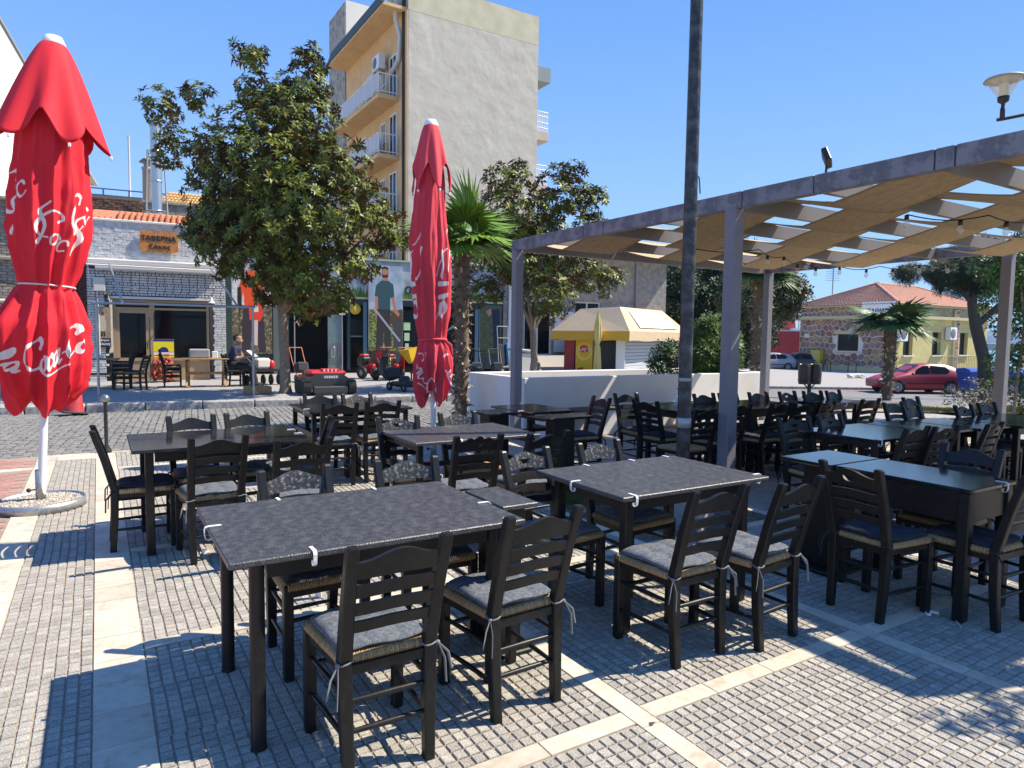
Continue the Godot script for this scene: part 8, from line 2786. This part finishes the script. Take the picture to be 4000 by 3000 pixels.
	for x in [-1.47, 1.50]:
		obj("upright", MB.new().rod(Vector3(x, 0, 0), Vector3(x, 2.0, 0), 0.026, 8), M.galv, fr)
		obj("foot", MB.new().lathe([Vector2(0, 0.012), Vector2(0.07, 0.012), Vector2(0.07, 0.0)], 10, Vector3(x, 0, 0)), M.galv, fr)
	obj("crossbar", MB.new().rod(Vector3(-1.52, 2.0, 0), Vector3(1.56, 2.0, 0), 0.026, 8), M.galv, fr)
	obj("stay", MB.new().rod(Vector3(-1.0, 2.0, 0), Vector3(-1.75, 3.28, -5.9), 0.024, 7), M.galv, fr)
	obj("stay", MB.new().rod(Vector3(1.2, 2.0, 0), Vector3(0.85, 3.28, -5.9), 0.024, 7), M.galv, fr)
	# traffic cone
	var cn := thing("traffic_cone", "leaning red traffic cone at the kerb behind parasol", "cone", Vector3(-0.42, -0.02, -14.95), 0.2)
	obj("base", MB.new().rbox(Vector3(0, 0.02, 0), Vector3(0.42, 0.04, 0.42), 0.015), M.rubber, cn)
	obj("cone", MB.new().lathe([Vector2(0.17, 0.04), Vector2(0.13, 0.2), Vector2(0.035, 0.72), Vector2(0, 0.73)], 18), smat(lin(0.42, 0.035, 0.045), 0.6), cn)
	cn.rotation.z = -0.13
	cn.position.y += 0.03
	# street lantern by the brick house
	var lp := thing("street_lantern", "black lantern post before the brick house behind parasol", "lamp", st_pos(-1.2, 2.35, 0.11), STREET_TURN)
	obj("post", MB.new().chain([Vector3(0, 0, 0), Vector3(0, 0.4, 0), Vector3(0, 0.5, 0), Vector3(0, 3.0, 0)], [0.09, 0.075, 0.055, 0.05], 12), M.dark_metal, lp)
	var hd := obj("lantern", MB.new().lathe([Vector2(0.05, 3.0), Vector2(0.08, 3.05), Vector2(0.2, 3.36)], 6, Vector3.ZERO, Basis(), -1), smat(lin(0.24, 0.22, 0.15), 0.4), lp)
	obj("lantern_cap", MB.new().lathe([Vector2(0.25, 3.36), Vector2(0.25, 3.40), Vector2(0.08, 3.50), Vector2(0, 3.52)], 6, Vector3.ZERO, Basis(), -1), M.grey, hd)

# ------------------------------------------------------------------ machines outside the shop
func wheel(parent: Node, c: Vector3, r: float, w: float, axis: Vector3, rim: Material) -> void:
	var b := Basis()
	var y := axis.normalized()
	var x := y.cross(Vector3.UP if absf(y.y) < 0.9 else Vector3.RIGHT).normalized()
	b = Basis(x, y, x.cross(y))
	var wl := obj("wheel", MB.new().lathe([Vector2(r * 0.55, -w / 2), Vector2(r * 0.92, -w / 2), Vector2(r, -w * 0.3), Vector2(r, w * 0.3), Vector2(r * 0.92, w / 2), Vector2(r * 0.55, w / 2)], 18, c, b), M.rubber, parent)
	obj("rim", MB.new().lathe([Vector2(0, -w * 0.35), Vector2(r * 0.56, -w * 0.35), Vector2(r * 0.56, w * 0.35), Vector2(0, w * 0.35)], 14, c, b), rim, wl)

func mower(label: String, s: float, n: float, turn: float, c: Color, handle: Color, tall := false) -> void:
	var t := thing("lawn_mower", label, "lawn mower", st_pos(s, n, 0.11), STREET_TURN + turn, "lawn mowers outside the shop")
	var paint := smat(c, 0.4)
	var hm := smat(handle, 0.5)
	for x in [-0.22, 0.22]:
		for z in [-0.28, 0.3]:
			wheel(t, Vector3(x, 0.09 if z > 0 else 0.11, z), 0.09 if z > 0 else 0.11, 0.05, Vector3.RIGHT, M.grey)
	obj("deck", MB.new().rbox(Vector3(0, 0.17, 0), Vector3(0.40, 0.13, 0.66), 0.05), paint, t)
	obj("engine", MB.new().lathe([Vector2(0.15, 0.23), Vector2(0.15, 0.33), Vector2(0.11, 0.38), Vector2(0, 0.39)], 14, Vector3(0, 0, 0.05)), M.dark_metal, t)
	obj("nose", MB.new().rbox(Vector3(0, 0.22, 0.24), Vector3(0.34, 0.10, 0.18), 0.04), paint, t)
	var h := 1.75 if tall else 1.0
	var back := -0.5 if tall else -0.95
	var hd := MB.new()
	for x in [-0.19, 0.19]:
		hd.chain([Vector3(x, 0.2, -0.28), Vector3(x, h * 0.6, -0.28 + (back + 0.28) * 0.6), Vector3(x, h, back)], [0.014], 6)
	hd.rod(Vector3(-0.19, h, back), Vector3(0.19, h, back), 0.016, 6)
	if tall: hd.rod(Vector3(-0.19, h * 0.78, lerpf(-0.28, back, 0.76)), Vector3(0.19, h * 0.78, lerpf(-0.28, back, 0.76)), 0.014, 6)
	obj("handle", hd, hm, t)
	obj("grass_bag", MB.new().rbox(Vector3(0, 0.42 if not tall else 0.8, -0.45), Vector3(0.36, 0.3 if not tall else 0.75, 0.36 if not tall else 0.14), 0.05, Basis(Vector3.RIGHT, -0.2)), smat(lin(0.03, 0.035, 0.04), 0.8), t)
	if tall: obj("bag_trim", MB.new().rbox(Vector3(0.16, 0.85, -0.40), Vector3(0.10, 0.72, 0.12), 0.03, Basis(Vector3.RIGHT, -0.2)), smat(lin(0.04, 0.25, 0.50), 0.5), t)

func tiller(label: String, s: float, n: float, turn: float, c: Color) -> void:
	var t := thing("tiller", label, "tiller", st_pos(s, n, 0.11), STREET_TURN + turn, "tillers outside the shop")
	var paint := smat(c, 0.4)
	for x in [-0.27, 0.27]:
		wheel(t, Vector3(x, 0.2, 0), 0.2, 0.13, Vector3.RIGHT, M.grey)
	obj("axle", MB.new().rod(Vector3(-0.27, 0.2, 0), Vector3(0.27, 0.2, 0), 0.025, 6), M.dark_metal, t)
	obj("gearbox", MB.new().rbox(Vector3(0, 0.32, -0.02), Vector3(0.2, 0.32, 0.5), 0.04), paint, t)
	obj("engine", MB.new().rbox(Vector3(0, 0.55, 0.22), Vector3(0.34, 0.3, 0.34), 0.05), M.dark_metal, t)
	obj("fuel_tank", MB.new().rbox(Vector3(0, 0.74, 0.2), Vector3(0.28, 0.10, 0.24), 0.04), paint, t)
	obj("side_shield", MB.new().prism(PackedVector2Array([Vector2(-0.3, 0.3), Vector2(0.1, 0.25), Vector2(-0.18, 1.0), Vector2(-0.34, 1.0)]), 0.22, 0.25, Transform3D(Basis(Vector3.UP, -PI / 2), Vector3(0.0, 0, 0))), paint, t)
	obj("warning_label", MB.new().box(Vector3(-0.262, 0.62, -0.16), Vector3(0.008, 0.18, 0.08)), smat(lin(0.7, 0.6, 0.05), 0.5), t)
	var hd := MB.new()
	for x in [-0.2, 0.2]:
		hd.chain([Vector3(x * 0.5, 0.42, -0.1), Vector3(x, 0.9, -0.5), Vector3(x * 1.25, 1.02, -0.82)], [0.018], 6)
	hd.rod(Vector3(-0.25, 1.02, -0.82), Vector3(0.25, 1.02, -0.82), 0.018, 6)
	obj("handlebar", hd, paint, t)

func build_machines() -> void:
	# tracked remote mower, facing the street
	var t := thing("tracked_mower", "black tracked remote mower with red grille beside the magnolia trunk", "robot mower", st_pos(4.05, 1.35, 0.11), STREET_TURN + 0.05)
	var red := smat(lin(0.50, 0.02, 0.03), 0.35)
	var dk := smat(lin(0.045, 0.047, 0.05), 0.4)
	for s in [-1.0, 1.0]:
		var prof := PackedVector2Array()
		for i in 10:
			prof.append(Vector2(0.42 + cos(-PI / 2 + PI * i / 9.0) * 0.16, 0.18 + sin(-PI / 2 + PI * i / 9.0) * 0.17))
		for i in 10:
			prof.append(Vector2(-0.42 + cos(PI / 2 + PI * i / 9.0) * 0.16, 0.18 + sin(PI / 2 + PI * i / 9.0) * 0.17))
		var tr := obj("track", MB.new().prism(prof, -0.09, 0.09, Transform3D(Basis(Vector3.UP, PI / 2), Vector3(s * 0.52, 0, 0))), M.rubber, t)
		for i in 9:
			obj("lug", MB.new().box(Vector3(s * 0.52, 0.06 + i * 0.035, 0.585 - absf(i - 3.5) * 0.016), Vector3(0.17, 0.018, 0.03)), M.rubber, tr)
	obj("hull", MB.new().prism(PackedVector2Array([Vector2(-0.46, 0.16), Vector2(0.46, 0.16), Vector2(0.50, 0.36), Vector2(0.30, 0.50), Vector2(-0.30, 0.50), Vector2(-0.50, 0.36)]), -0.5, 0.42), dk, t)
	obj("cover", MB.new().rbox(Vector3(0, 0.50, -0.05), Vector3(0.86, 0.12, 0.8), 0.05), red, t)
	var gr := obj("grille", MB.new().rbox(Vector3(0.05, 0.565, 0.22), Vector3(0.42, 0.09, 0.2), 0.02), red, t)
	for k in 4:
		obj("slot", MB.new().box(Vector3(-0.09 + k * 0.09, 0.57, 0.321), Vector3(0.035, 0.05, 0.006)), M.white, gr)
	obj("lettering", text_mesh("VARMER", 0.06, 0.004), M.white, t, Vector3(0.04, 0.42, 0.425))
	obj("mower_deck", MB.new().rbox(Vector3(0, 0.13, 0.5), Vector3(0.78, 0.16, 0.22), 0.02), dk, t)
	obj("brush", MB.new().box(Vector3(0, 0.04, 0.60), Vector3(0.74, 0.07, 0.03)), M.rubber, t)
	tiller("red wheeled tiller nearest the shop doorway", 6.35, 6.6, PI + 0.5, lin(0.42, 0.015, 0.02))
	tiller("red wheeled tiller right of the doorway, second one", 7.15, 6.5, PI + 0.2, lin(0.42, 0.015, 0.02))
	tiller("black small tiller before the bearded man poster", 6.6, 5.6, PI - 0.6, lin(0.03, 0.03, 0.03))
	# yellow shredder
	var y := thing("shredder", "yellow hopper shredder before the bearded man poster", "shredder", st_pos(7.75, 5.6, 0.11), STREET_TURN - 0.3)
	var yp := smat(lin(0.66, 0.42, 0.02), 0.4)
	obj("hopper", MB.new().lathe([Vector2(0.10, 0.55), Vector2(0.32, 1.02), Vector2(0.30, 1.02), Vector2(0.09, 0.56)], 4, Vector3(-0.1, 0, 0), Basis(Vector3.BACK, 0.25), -1), yp, y)
	obj("drum", MB.new().lathe([Vector2(0, -0.12), Vector2(0.26, -0.12), Vector2(0.26, 0.12), Vector2(0, 0.12)], 18, Vector3(0, 0.45, 0), Basis(Vector3.BACK, PI / 2)), yp, y)
	obj("engine", MB.new().rbox(Vector3(0.34, 0.5, 0), Vector3(0.34, 0.34, 0.34), 0.05), M.dark_metal, y)
	obj("frame", MB.new().box(Vector3(0.1, 0.24, 0), Vector3(0.8, 0.05, 0.4)).box(Vector3(-0.25, 0.11, 0), Vector3(0.05, 0.22, 0.4)), M.dark_metal, y)
	wheel(y, Vector3(0.3, 0.16, 0.24), 0.16, 0.08, Vector3.BACK, M.grey)
	wheel(y, Vector3(0.3, 0.16, -0.24), 0.16, 0.08, Vector3.BACK, M.grey)
	mower("small black engine cultivator at the kerb before the shredder", 6.05, 1.6, 0.4, lin(0.02, 0.02, 0.022), lin(0.05, 0.05, 0.05))
	mower("orange-red mower at the kerb right of the palm trunk", 7.95, 1.6, -0.6, lin(0.50, 0.06, 0.015), lin(0.03, 0.03, 0.03))
	mower("dark mower just behind the palm trunk", 8.4, 3.6, -0.2, lin(0.03, 0.03, 0.03), lin(0.03, 0.03, 0.03))
	mower("tall blue bag mower hung upright before narrow poster", 10.6, 5.0, 0.0, lin(0.04, 0.12, 0.2), lin(0.40, 0.40, 0.41), true)
	mower("white mower left of the bright red mower", 9.3, 4.4, -0.2, lin(0.55, 0.55, 0.54), lin(0.06, 0.06, 0.06))
	mower("bright red mower in the row by the narrow poster", 10.0, 4.3, -0.2, lin(0.55, 0.02, 0.02), lin(0.08, 0.08, 0.08))
	mower("light blue mower in the row by the narrow poster", 10.65, 4.2, -0.2, lin(0.10, 0.30, 0.42), lin(0.05, 0.05, 0.05))
	mower("yellow mower at the end of the row", 11.3, 4.2, -0.2, lin(0.58, 0.40, 0.03), lin(0.05, 0.05, 0.05))
	# low machines under the orange poster
	var cu := thing("cultivator", "grey and red engine cultivator under the orange poster", "cultivator", st_pos(2.9, 4.6, 0.11), STREET_TURN + 0.3)
	obj("engine", MB.new().rbox(Vector3(0, 0.6, 0), Vector3(0.4, 0.28, 0.36), 0.05), M.offwhite, cu)
	obj("fan_cover", MB.new().ball(Vector3(0.24, 0.55, 0.12), Vector3(0.10, 0.14, 0.08), 10, 8), smat(lin(0.5, 0.02, 0.02), 0.4), cu)
	obj("frame", MB.new().box(Vector3(0, 0.4, 0), Vector3(1.1, 0.06, 0.35)).box(Vector3(-0.5, 0.19, 0), Vector3(0.05, 0.38, 0.05)).box(Vector3(0.5, 0.19, 0), Vector3(0.05, 0.38, 0.05)), M.dark_metal, cu)
	for k in 5:
		wheel(cu, Vector3(-0.44 + k * 0.22, 0.15, 0.12), 0.15, 0.04, Vector3.RIGHT, M.dark_metal)
	obj("handle", MB.new().chain([Vector3(-0.1, 0.45, 0), Vector3(-0.5, 0.9, -0.2), Vector3(-0.7, 1.0, -0.3)], [0.018], 6), M.dark_metal, cu)
	mower("orange trimmed small machine left of shop doorway", 4.2, 5.2, 0.2, lin(0.55, 0.12, 0.02), lin(0.5, 0.12, 0.03))
	var wb := obj("wooden_box", MB.new().rbox(Vector3(0, 0.09, 0), Vector3(0.55, 0.18, 0.4), 0.015), M.wood, null, st_pos(2.55, 1.7, 0.11), STREET_TURN + 0.2)
	tag(wb, "low wooden box on pavement left of the magnolia trunk", "box")

# ------------------------------------------------------------------ road side
func car(label: String, at: Vector3, turn: float, paint: Material, group := "") -> void:
	var t := thing("car", label, "car", at, turn, group)
	var S := [[-2.10, 0.42, 0.58, 0.62, 0.58, 0.50], [-2.02, 0.28, 0.64, 0.70, 0.76, 0.62], [-1.6, 0.22, 0.72, 0.84, 0.86, 0.70], [-1.05, 0.20, 0.84, 0.97, 0.88, 0.72], [-0.80, 0.20, 0.90, 1.04, 0.88, 0.70], [-0.45, 0.20, 0.92, 1.25, 0.88, 0.63], [-0.10, 0.20, 0.93, 1.42, 0.88, 0.58], [0.5, 0.20, 0.94, 1.48, 0.88, 0.58], [1.2, 0.20, 0.95, 1.44, 0.87, 0.57], [1.65, 0.22, 0.97, 1.32, 0.86, 0.58], [1.92, 0.25, 0.98, 1.08, 0.84, 0.68], [2.05, 0.30, 0.90, 0.96, 0.80, 0.68], [2.10, 0.42, 0.82, 0.86, 0.74, 0.62]]
	var rings := []
	for s in S:
		var half := [Vector2(s[4] * 0.90, s[1]), Vector2(s[4] * 0.98, s[1] + 0.14), Vector2(s[4], lerpf(s[1], s[2], 0.6)), Vector2(s[4] * 0.97, s[2]), Vector2(lerpf(s[4] * 0.95, s[5], 0.55), lerpf(s[2], s[3], 0.5)), Vector2(s[5], s[3] - 0.03), Vector2(s[5] * 0.85, s[3]), Vector2(s[5] * 0.4, s[3] + 0.012)]
		var r := []
		for p in half: r.append(Vector3(s[0], p.y, p.x))
		half.reverse()
		for p in half: r.append(Vector3(s[0], p.y, -p.x))
		rings.append(r)
	var b := MB.new().smooth(1)
	for i in rings.size() - 1:
		var n: int = rings[i].size()
		for k in n:
			var k2 := (k + 1) % n
			b.quad(rings[i][k2], rings[i + 1][k2], rings[i + 1][k], rings[i][k])
	b.flat()
	for e in [0, rings.size() - 1]:
		for k in range(1, rings[e].size() - 1):
			if e == 0: b.tri(rings[e][0], rings[e][k], rings[e][k + 1])
			else: b.tri(rings[e][0], rings[e][k + 1], rings[e][k])
	obj("body", b, paint, t)
	var zat := func(x: float, y: float) -> float:
		for i in S.size() - 1:
			if x >= S[i][0] and x <= S[i + 1][0]:
				var f: float = (x - S[i][0]) / (S[i + 1][0] - S[i][0])
				var bl: float = lerpf(S[i][2], S[i + 1][2], f)
				var tp: float = lerpf(S[i][3], S[i + 1][3], f)
				var w: float = lerpf(S[i][4], S[i + 1][4], f) * 0.97
				var wt: float = lerpf(S[i][5], S[i + 1][5], f)
				return lerpf(w, wt, clampf((y - bl) / maxf(tp - bl, 0.05), 0, 1)) + 0.012
		return 0.8
	for sd in [-1.0, 1.0]:
		for poly in [[[-0.55, 0.96], [0.28, 0.98], [0.28, 1.38], [0.0, 1.36], [-0.30, 1.20]], [[0.36, 0.98], [1.12, 1.0], [1.30, 1.12], [1.12, 1.33], [0.36, 1.39]]]:
			var g := MB.new().flat()
			var P := []
			for q in poly: P.append(Vector3(q[0], q[1], sd * zat.call(q[0], q[1])))
			for k in range(1, P.size() - 1):
				if sd > 0: g.tri(P[0], P[k + 1], P[k])
				else: g.tri(P[0], P[k], P[k + 1])
			obj("side_window", g, M.glass_dark, t)
		obj("trim", MB.new().box(Vector3(0.2, 0.52, sd * 0.885), Vector3(2.1, 0.05, 0.02)), M.rubber, t)
		obj("headlight", MB.new().ball(Vector3(-1.90, 0.66, sd * 0.62), Vector3(0.20, 0.07, 0.13), 10, 8), smat(lin(0.6, 0.62, 0.63), 0.1), t)
		obj("tail_light", MB.new().ball(Vector3(1.98, 0.86, sd * 0.70), Vector3(0.10, 0.12, 0.12), 10, 8), smat(lin(0.5, 0.02, 0.02), 0.2), t)
		obj("mirror", MB.new().rbox(Vector3(-0.62, 0.99, sd * 0.97), Vector3(0.10, 0.12, 0.18), 0.03), paint, t)
		for x in [-1.28, 1.30]:
			obj("wheel_arch", MB.new().lathe([Vector2(0, 0.0), Vector2(0.36, 0.0), Vector2(0.36, 0.02)], 22, Vector3(x, 0.31, sd * 0.872), Basis(Vector3.RIGHT, PI / 2)), M.rubber, t)
			var w := Node3D.new()
			w.name = "wheel"
			t.add_child(w, true)
			obj("tyre", MB.new().lathe([Vector2(0.20, -0.09), Vector2(0.29, -0.10), Vector2(0.315, -0.06), Vector2(0.315, 0.06), Vector2(0.29, 0.10), Vector2(0.20, 0.09)], 26, Vector3(x, 0.315, sd * 0.80), Basis(Vector3.RIGHT, PI / 2)), M.rubber, w)
			var rm := MB.new().lathe([Vector2(0.205, -0.07), Vector2(0.205, 0.095), Vector2(0.17, 0.09)], 24, Vector3(x, 0.315, sd * 0.80), Basis(Vector3.RIGHT, PI / 2 * sd))
			for k in 10:
				var a := TAU * k / 10.0
				rm.box(Vector3(x + cos(a) * 0.10, 0.315 + sin(a) * 0.10, sd * 0.885), Vector3(0.17, 0.022, 0.015), Basis(Vector3.BACK, a))
			obj("rim", rm, smat(lin(0.45, 0.46, 0.47), 0.35, 0.7), w)
	obj("windscreen", MB.new().quad_panel(Vector3(-0.80, 1.06, 0.62), Vector3(-0.80, 1.06, -0.62), Vector3(-0.14, 1.42, -0.52), Vector3(-0.14, 1.42, 0.52), 0.012), M.glass_dark, t)
	obj("rear_window", MB.new().quad_panel(Vector3(1.90, 1.10, -0.60), Vector3(1.90, 1.10, 0.60), Vector3(1.64, 1.34, 0.50), Vector3(1.64, 1.34, -0.50), 0.012), M.glass_dark, t)
	obj("bumper", MB.new().rbox(Vector3(2.06, 0.40, 0), Vector3(0.14, 0.16, 1.4), 0.04), M.rubber, t)

func wheelie_bin(label: String, at: Vector3, turn: float) -> void:
	var t := thing("waste_container", label, "waste container", at, turn, "blue waste containers")
	var blue := smat(lin(0.015, 0.07, 0.36), 0.45)
	var b := MB.new().flat()
	var lo := [Vector3(-0.52, 0.22, 0.34), Vector3(0.52, 0.22, 0.34), Vector3(0.52, 0.22, -0.34), Vector3(-0.52, 0.22, -0.34)]
	var hi := [Vector3(-0.64, 1.10, 0.48), Vector3(0.64, 1.10, 0.48), Vector3(0.64, 1.10, -0.48), Vector3(-0.64, 1.10, -0.48)]
	for i in 4:
		var j := (i + 1) % 4
		b.quad(hi[i], hi[j], lo[j], lo[i])
	b.quad(lo[0], lo[1], lo[2], lo[3])
	obj("tub", b, blue, t)
	obj("rim", MB.new().rbox(Vector3(0, 1.12, 0), Vector3(1.36, 0.07, 1.04), 0.02), blue, t)
	obj("lid", MB.new().prism(PackedVector2Array([Vector2(-0.52, 0), Vector2(0.52, 0), Vector2(0.46, 0.10), Vector2(0.1, 0.17), Vector2(-0.5, 0.12)]), -0.66, 0.66, Transform3D(Basis(Vector3.UP, -PI / 2), Vector3(0, 1.156, 0))), blue, t)
	for x in [-0.42, 0.42]:
		for z in [-0.25, 0.25]:
			wheel(t, Vector3(x, 0.11, z), 0.11, 0.06, Vector3.RIGHT, M.grey)
	obj("caster_frame", MB.new().box(Vector3(0, 0.21, 0.25), Vector3(1.0, 0.03, 0.08)).box(Vector3(0, 0.21, -0.25), Vector3(1.0, 0.03, 0.08)), M.dark_metal, t)
	obj("reflector", MB.new().box(Vector3(0.45, 0.85, 0.455), Vector3(0.10, 0.30, 0.012), Basis(Vector3.RIGHT, 0.16)), smat(lin(0.6, 0.12, 0.10), 0.5), t)

func on_ground(d: float, l: float, y := 0.0) -> Vector3:
	var p := FWD * d + RGT * l
	p.y = ground_y(p.x, p.z) + y
	return p

func build_road_things() -> void:
	var red := smat(lin(0.30, 0.002, 0.016), 0.4)
	red.clearcoat_enabled = true
	red.clearcoat = 0.35
	var turn := atan2(-RGT.z, RGT.x)
	var cp := on_ground(33.8, 20.05)
	car("red hatchback parked at the roadside before the station", cp + Vector3(0, -0.02, 0), turn, red)
	wheelie_bin("blue waste container left of the right pergola post", on_ground(31.5, 21.6), turn)
	wheelie_bin("blue waste container just right of the right pergola post", on_ground(31.2, 23.0), turn)
	wheelie_bin("blue waste container at the right edge of picture", on_ground(30.8, 24.5), turn)
	# far pavement with kerb
	var fp := struct_root("station_pavement")
	var b := MB.new().smooth(1)
	for i in 30:
		for j in 8:
			var P := func(a: int, c: int) -> Vector3: return on_ground(35.4 + c * 2.6, 5.0 + a * 1.6, 0.10)
			b.quad(P.call(i, j + 1), P.call(i + 1, j + 1), P.call(i + 1, j), P.call(i, j))
	obj("slab", b, M.sidewalk, fp)
	for i in 40:
		var p := on_ground(35.35, 5.6 + i * 1.2, 0.0)
		obj("kerb_stone", MB.new().rbox(Vector3.ZERO, Vector3(1.17, 0.24, 0.2), 0.02), M.kerb, fp, p, turn)
	# pair of barrel bins on a post
	var bn := thing("barrel_bins", "pair of black metal barrel bins on one post by the road", "bin", on_ground(20.6, 9.05, 0.0), turn + 0.2)
	obj("post", MB.new().rod(Vector3(0, 0, 0), Vector3(0, 1.0, 0), 0.06, 10), M.dark_metal, bn)
	obj("post_foot", MB.new().lathe([Vector2(0, 0.05), Vector2(0.2, 0.05), Vector2(0.2, 0.0)], 12), M.dark_metal, bn)
	for x in [-0.19, 0.19]:
		var br := obj("barrel", MB.new().lathe([Vector2(0, 0.42), Vector2(0.155, 0.42), Vector2(0.172, 0.50), Vector2(0.178, 0.75), Vector2(0.172, 1.0), Vector2(0.178, 1.03), Vector2(0.165, 1.03), Vector2(0.165, 0.9), Vector2(0, 0.9)], 18, Vector3(x, 0, 0)), smat(lin(0.035, 0.03, 0.028), 0.35), bn)
		obj("strut", MB.new().rod(Vector3(0, 0.25, 0), Vector3(x, 0.43, 0), 0.02, 6), M.dark_metal, bn)
		for y in [0.55, 0.75, 0.95]:
			obj("hoop", MB.new().lathe([Vector2(0.176, y - 0.012), Vector2(0.186, y), Vector2(0.176, y + 0.012)], 18, Vector3(x, 0, 0)), M.dark_metal, br)
	resting_dog(on_ground(44.0, 22.2, 0.10), turn + 0.2)
	# stop line print on the asphalt
	var ln := MB.new()
	var a := on_ground(34.6, 8.0, -0.012)
	for i in 14:
		var p0 := on_ground(34.7, 12.0 + i * 0.8, -0.014)
		var p1 := on_ground(34.7, 12.8 + i * 0.8, -0.014)
		var p2 := on_ground(34.5, 12.8 + i * 0.8, -0.014)
		var p3 := on_ground(34.5, 12.0 + i * 0.8, -0.014)
		ln.quad(p0, p1, p2, p3)
	struct("road_marking", ln, smat(lin(0.40, 0.16, 0.13), 0.9))

# ------------------------------------------------------------------ harbour background
func build_far_things() -> void:
	# red shed and ship left of the station
	var rs := thing("red_shed", "long red corrugated shed by the water left of station", "shed", on_ground(72.0, 28.5, 0.0), atan2(-RGT.z, RGT.x))
	obj("wall", MB.new().box(Vector3(0, 1.7, 0), Vector3(9.0, 3.4, 4.0)), smat(lin(0.42, 0.05, 0.06), 0.7), rs)
	for i in 30:
		obj("rib", MB.new().box(Vector3(-4.4 + i * 0.3, 1.7, 2.03), Vector3(0.10, 3.3, 0.06)), (rs.get_child(0) as MeshInstance3D).material_override, rs)
	obj("roof_edge", MB.new().box(Vector3(0, 3.45, 0), Vector3(9.2, 0.12, 4.2)), M.offwhite, rs)
	var sp := thing("ship", "ferry with red funnel moored beyond the shed", "ship", on_ground(140.0, 60.0, -1.6), atan2(-RGT.z, RGT.x))
	obj("hull", MB.new().prism(PackedVector2Array([Vector2(-9, 0), Vector2(8, 0), Vector2(11, 4.0), Vector2(-9, 4.0)]), -3, 3), M.white, sp)
	obj("superstructure", MB.new().box(Vector3(1.0, 5.2, 0), Vector3(9, 2.4, 5)), M.white, sp)
	obj("funnel", MB.new().prism(PackedVector2Array([Vector2(-5, 4), Vector2(-2, 4), Vector2(-2.6, 9), Vector2(-4.8, 9)]), -1.2, 1.2), smat(lin(0.55, 0.04, 0.02), 0.5), sp)
	obj("funnel_cap", MB.new().box(Vector3(-3.7, 9.2, 0), Vector3(2.2, 0.5, 2.4)), M.dark_metal, sp)
	for q in [-1.2, 0.3, 1.8]:
		obj("mast", MB.new().rod(Vector3(q, 6, 0), Vector3(q, 10.5, 0), 0.12, 6), M.grey, sp)
	for i in 8:
		obj("window", MB.new().box(Vector3(-2.6 + i * 0.95, 5.4, 2.52), Vector3(0.6, 0.6, 0.06)), M.glass_dark, sp)
	var pl := [[57.0, 21.5, lin(0.30, 0.31, 0.33), "silver car parked far left of the station"], [57.5, 23.8, lin(0.04, 0.05, 0.07), "dark car parked far left of the station"], [58.0, 26.0, lin(0.16, 0.22, 0.30), "blue grey car parked beside the station platform"]]
	for q in pl:
		car(q[3], on_ground(q[0], q[1], -0.05), atan2(-RGT.z, RGT.x) + 0.1, smat(q[2], 0.3), "cars parked by the harbour")
	for q in [[40.0, 31.5, lin(0.5, 0.5, 0.5), "white car half hidden behind blue containers"]]:
		car(q[3], on_ground(q[0], q[1], -0.05), atan2(-RGT.z, RGT.x), smat(q[2], 0.3), "cars parked by the harbour")
	# breakwater and distant shore
	var bw := thing("breakwater", "long low dark breakwater out in the harbour", "breakwater", on_ground(330.0, 245.0, -2.4), atan2(-RGT.z, RGT.x))
	obj("mole", MB.new().prism(PackedVector2Array([Vector2(-4, 0), Vector2(4, 0), Vector2(2, 4.2), Vector2(-2, 4.2)]), -160, 160, Transform3D(Basis(Vector3.UP, PI / 2), Vector3.ZERO)), smat(lin(0.10, 0.11, 0.12), 0.9), bw)
	var hl := MB.new().smooth(1)
	for i in 60:
		var P := func(k: int, top: bool) -> Vector3:
			var p: Vector3 = FWD * 2600.0 + RGT * (200.0 + k * 60.0)
			p.y = -2.4 + ((24.0 + 26.0 * absf(sin(k * 0.31)) * absf(sin(k * 0.13 + 1.0))) if top else 0.0)
			return p
		hl.quad(P.call(i, true), P.call(i + 1, true), P.call(i + 1, false), P.call(i, false))
		var Q := func(k: int, top: bool) -> Vector3: return P.call(k, top) + FWD * (300.0 if not top else 120.0)
		hl.quad(P.call(i, true), Q.call(i, true), Q.call(i + 1, true), P.call(i + 1, true))
	struct("hills", hl, smat(lin(0.10, 0.14, 0.16), 0.95))

# ------------------------------------------------------------------ small things on the ground
func build_litter() -> void:
	var st := obj("drinking_straw", MB.new().rod(Vector3(-0.08, 0.005, 0), Vector3(0.08, 0.005, 0.0), 0.004, 6), M.offwhite, null, Vector3(4.02, 0.001, -1.83), 0.7)
	tag(st, "thin pale stick lying on shaded paving at right", "stick")
	for q in [[0.62, -5.10, 0.3, "white clip fallen beside a leg of the left table"], [4.72, -1.94, 1.2, "white clip fallen on paving at the right edge"], [4.02, -1.98, 2.0, "white scrap beside the foot of deep sided table"]]:
		var c := obj("fallen_clip", clip_mesh, M.clip, null, Vector3(q[0], 0.009, q[1]), q[2])
		c.rotation.x = PI / 2
		tag(c, q[3], "clip", "clips on the ground")
	var bit := MB.new()
	bit.flat()
	bit.tri(Vector3(-0.015, 0.003, 0), Vector3(0.012, 0.012, 0.008), Vector3(0.004, 0.003, -0.02))
	var o := obj("dry_leaf", bit, smat(lin(0.10, 0.075, 0.05), 0.9), null, Vector3(1.86, 0.001, -1.93), 0.4)
	tag(o, "tiny dry leaf on the pale band near the bottom of picture", "leaf")
	var nap := obj("paper_napkin", MB.new().rbox(Vector3(0, 0.09, 0), Vector3(0.01, 0.18, 0.05), 0.003, Basis(Vector3.BACK, 0.15)), M.white, null, Vector3(1.06, 0.0, -3.9), 0.5)
	tag(nap, "small white paper scrap behind the scuffed chair", "paper")
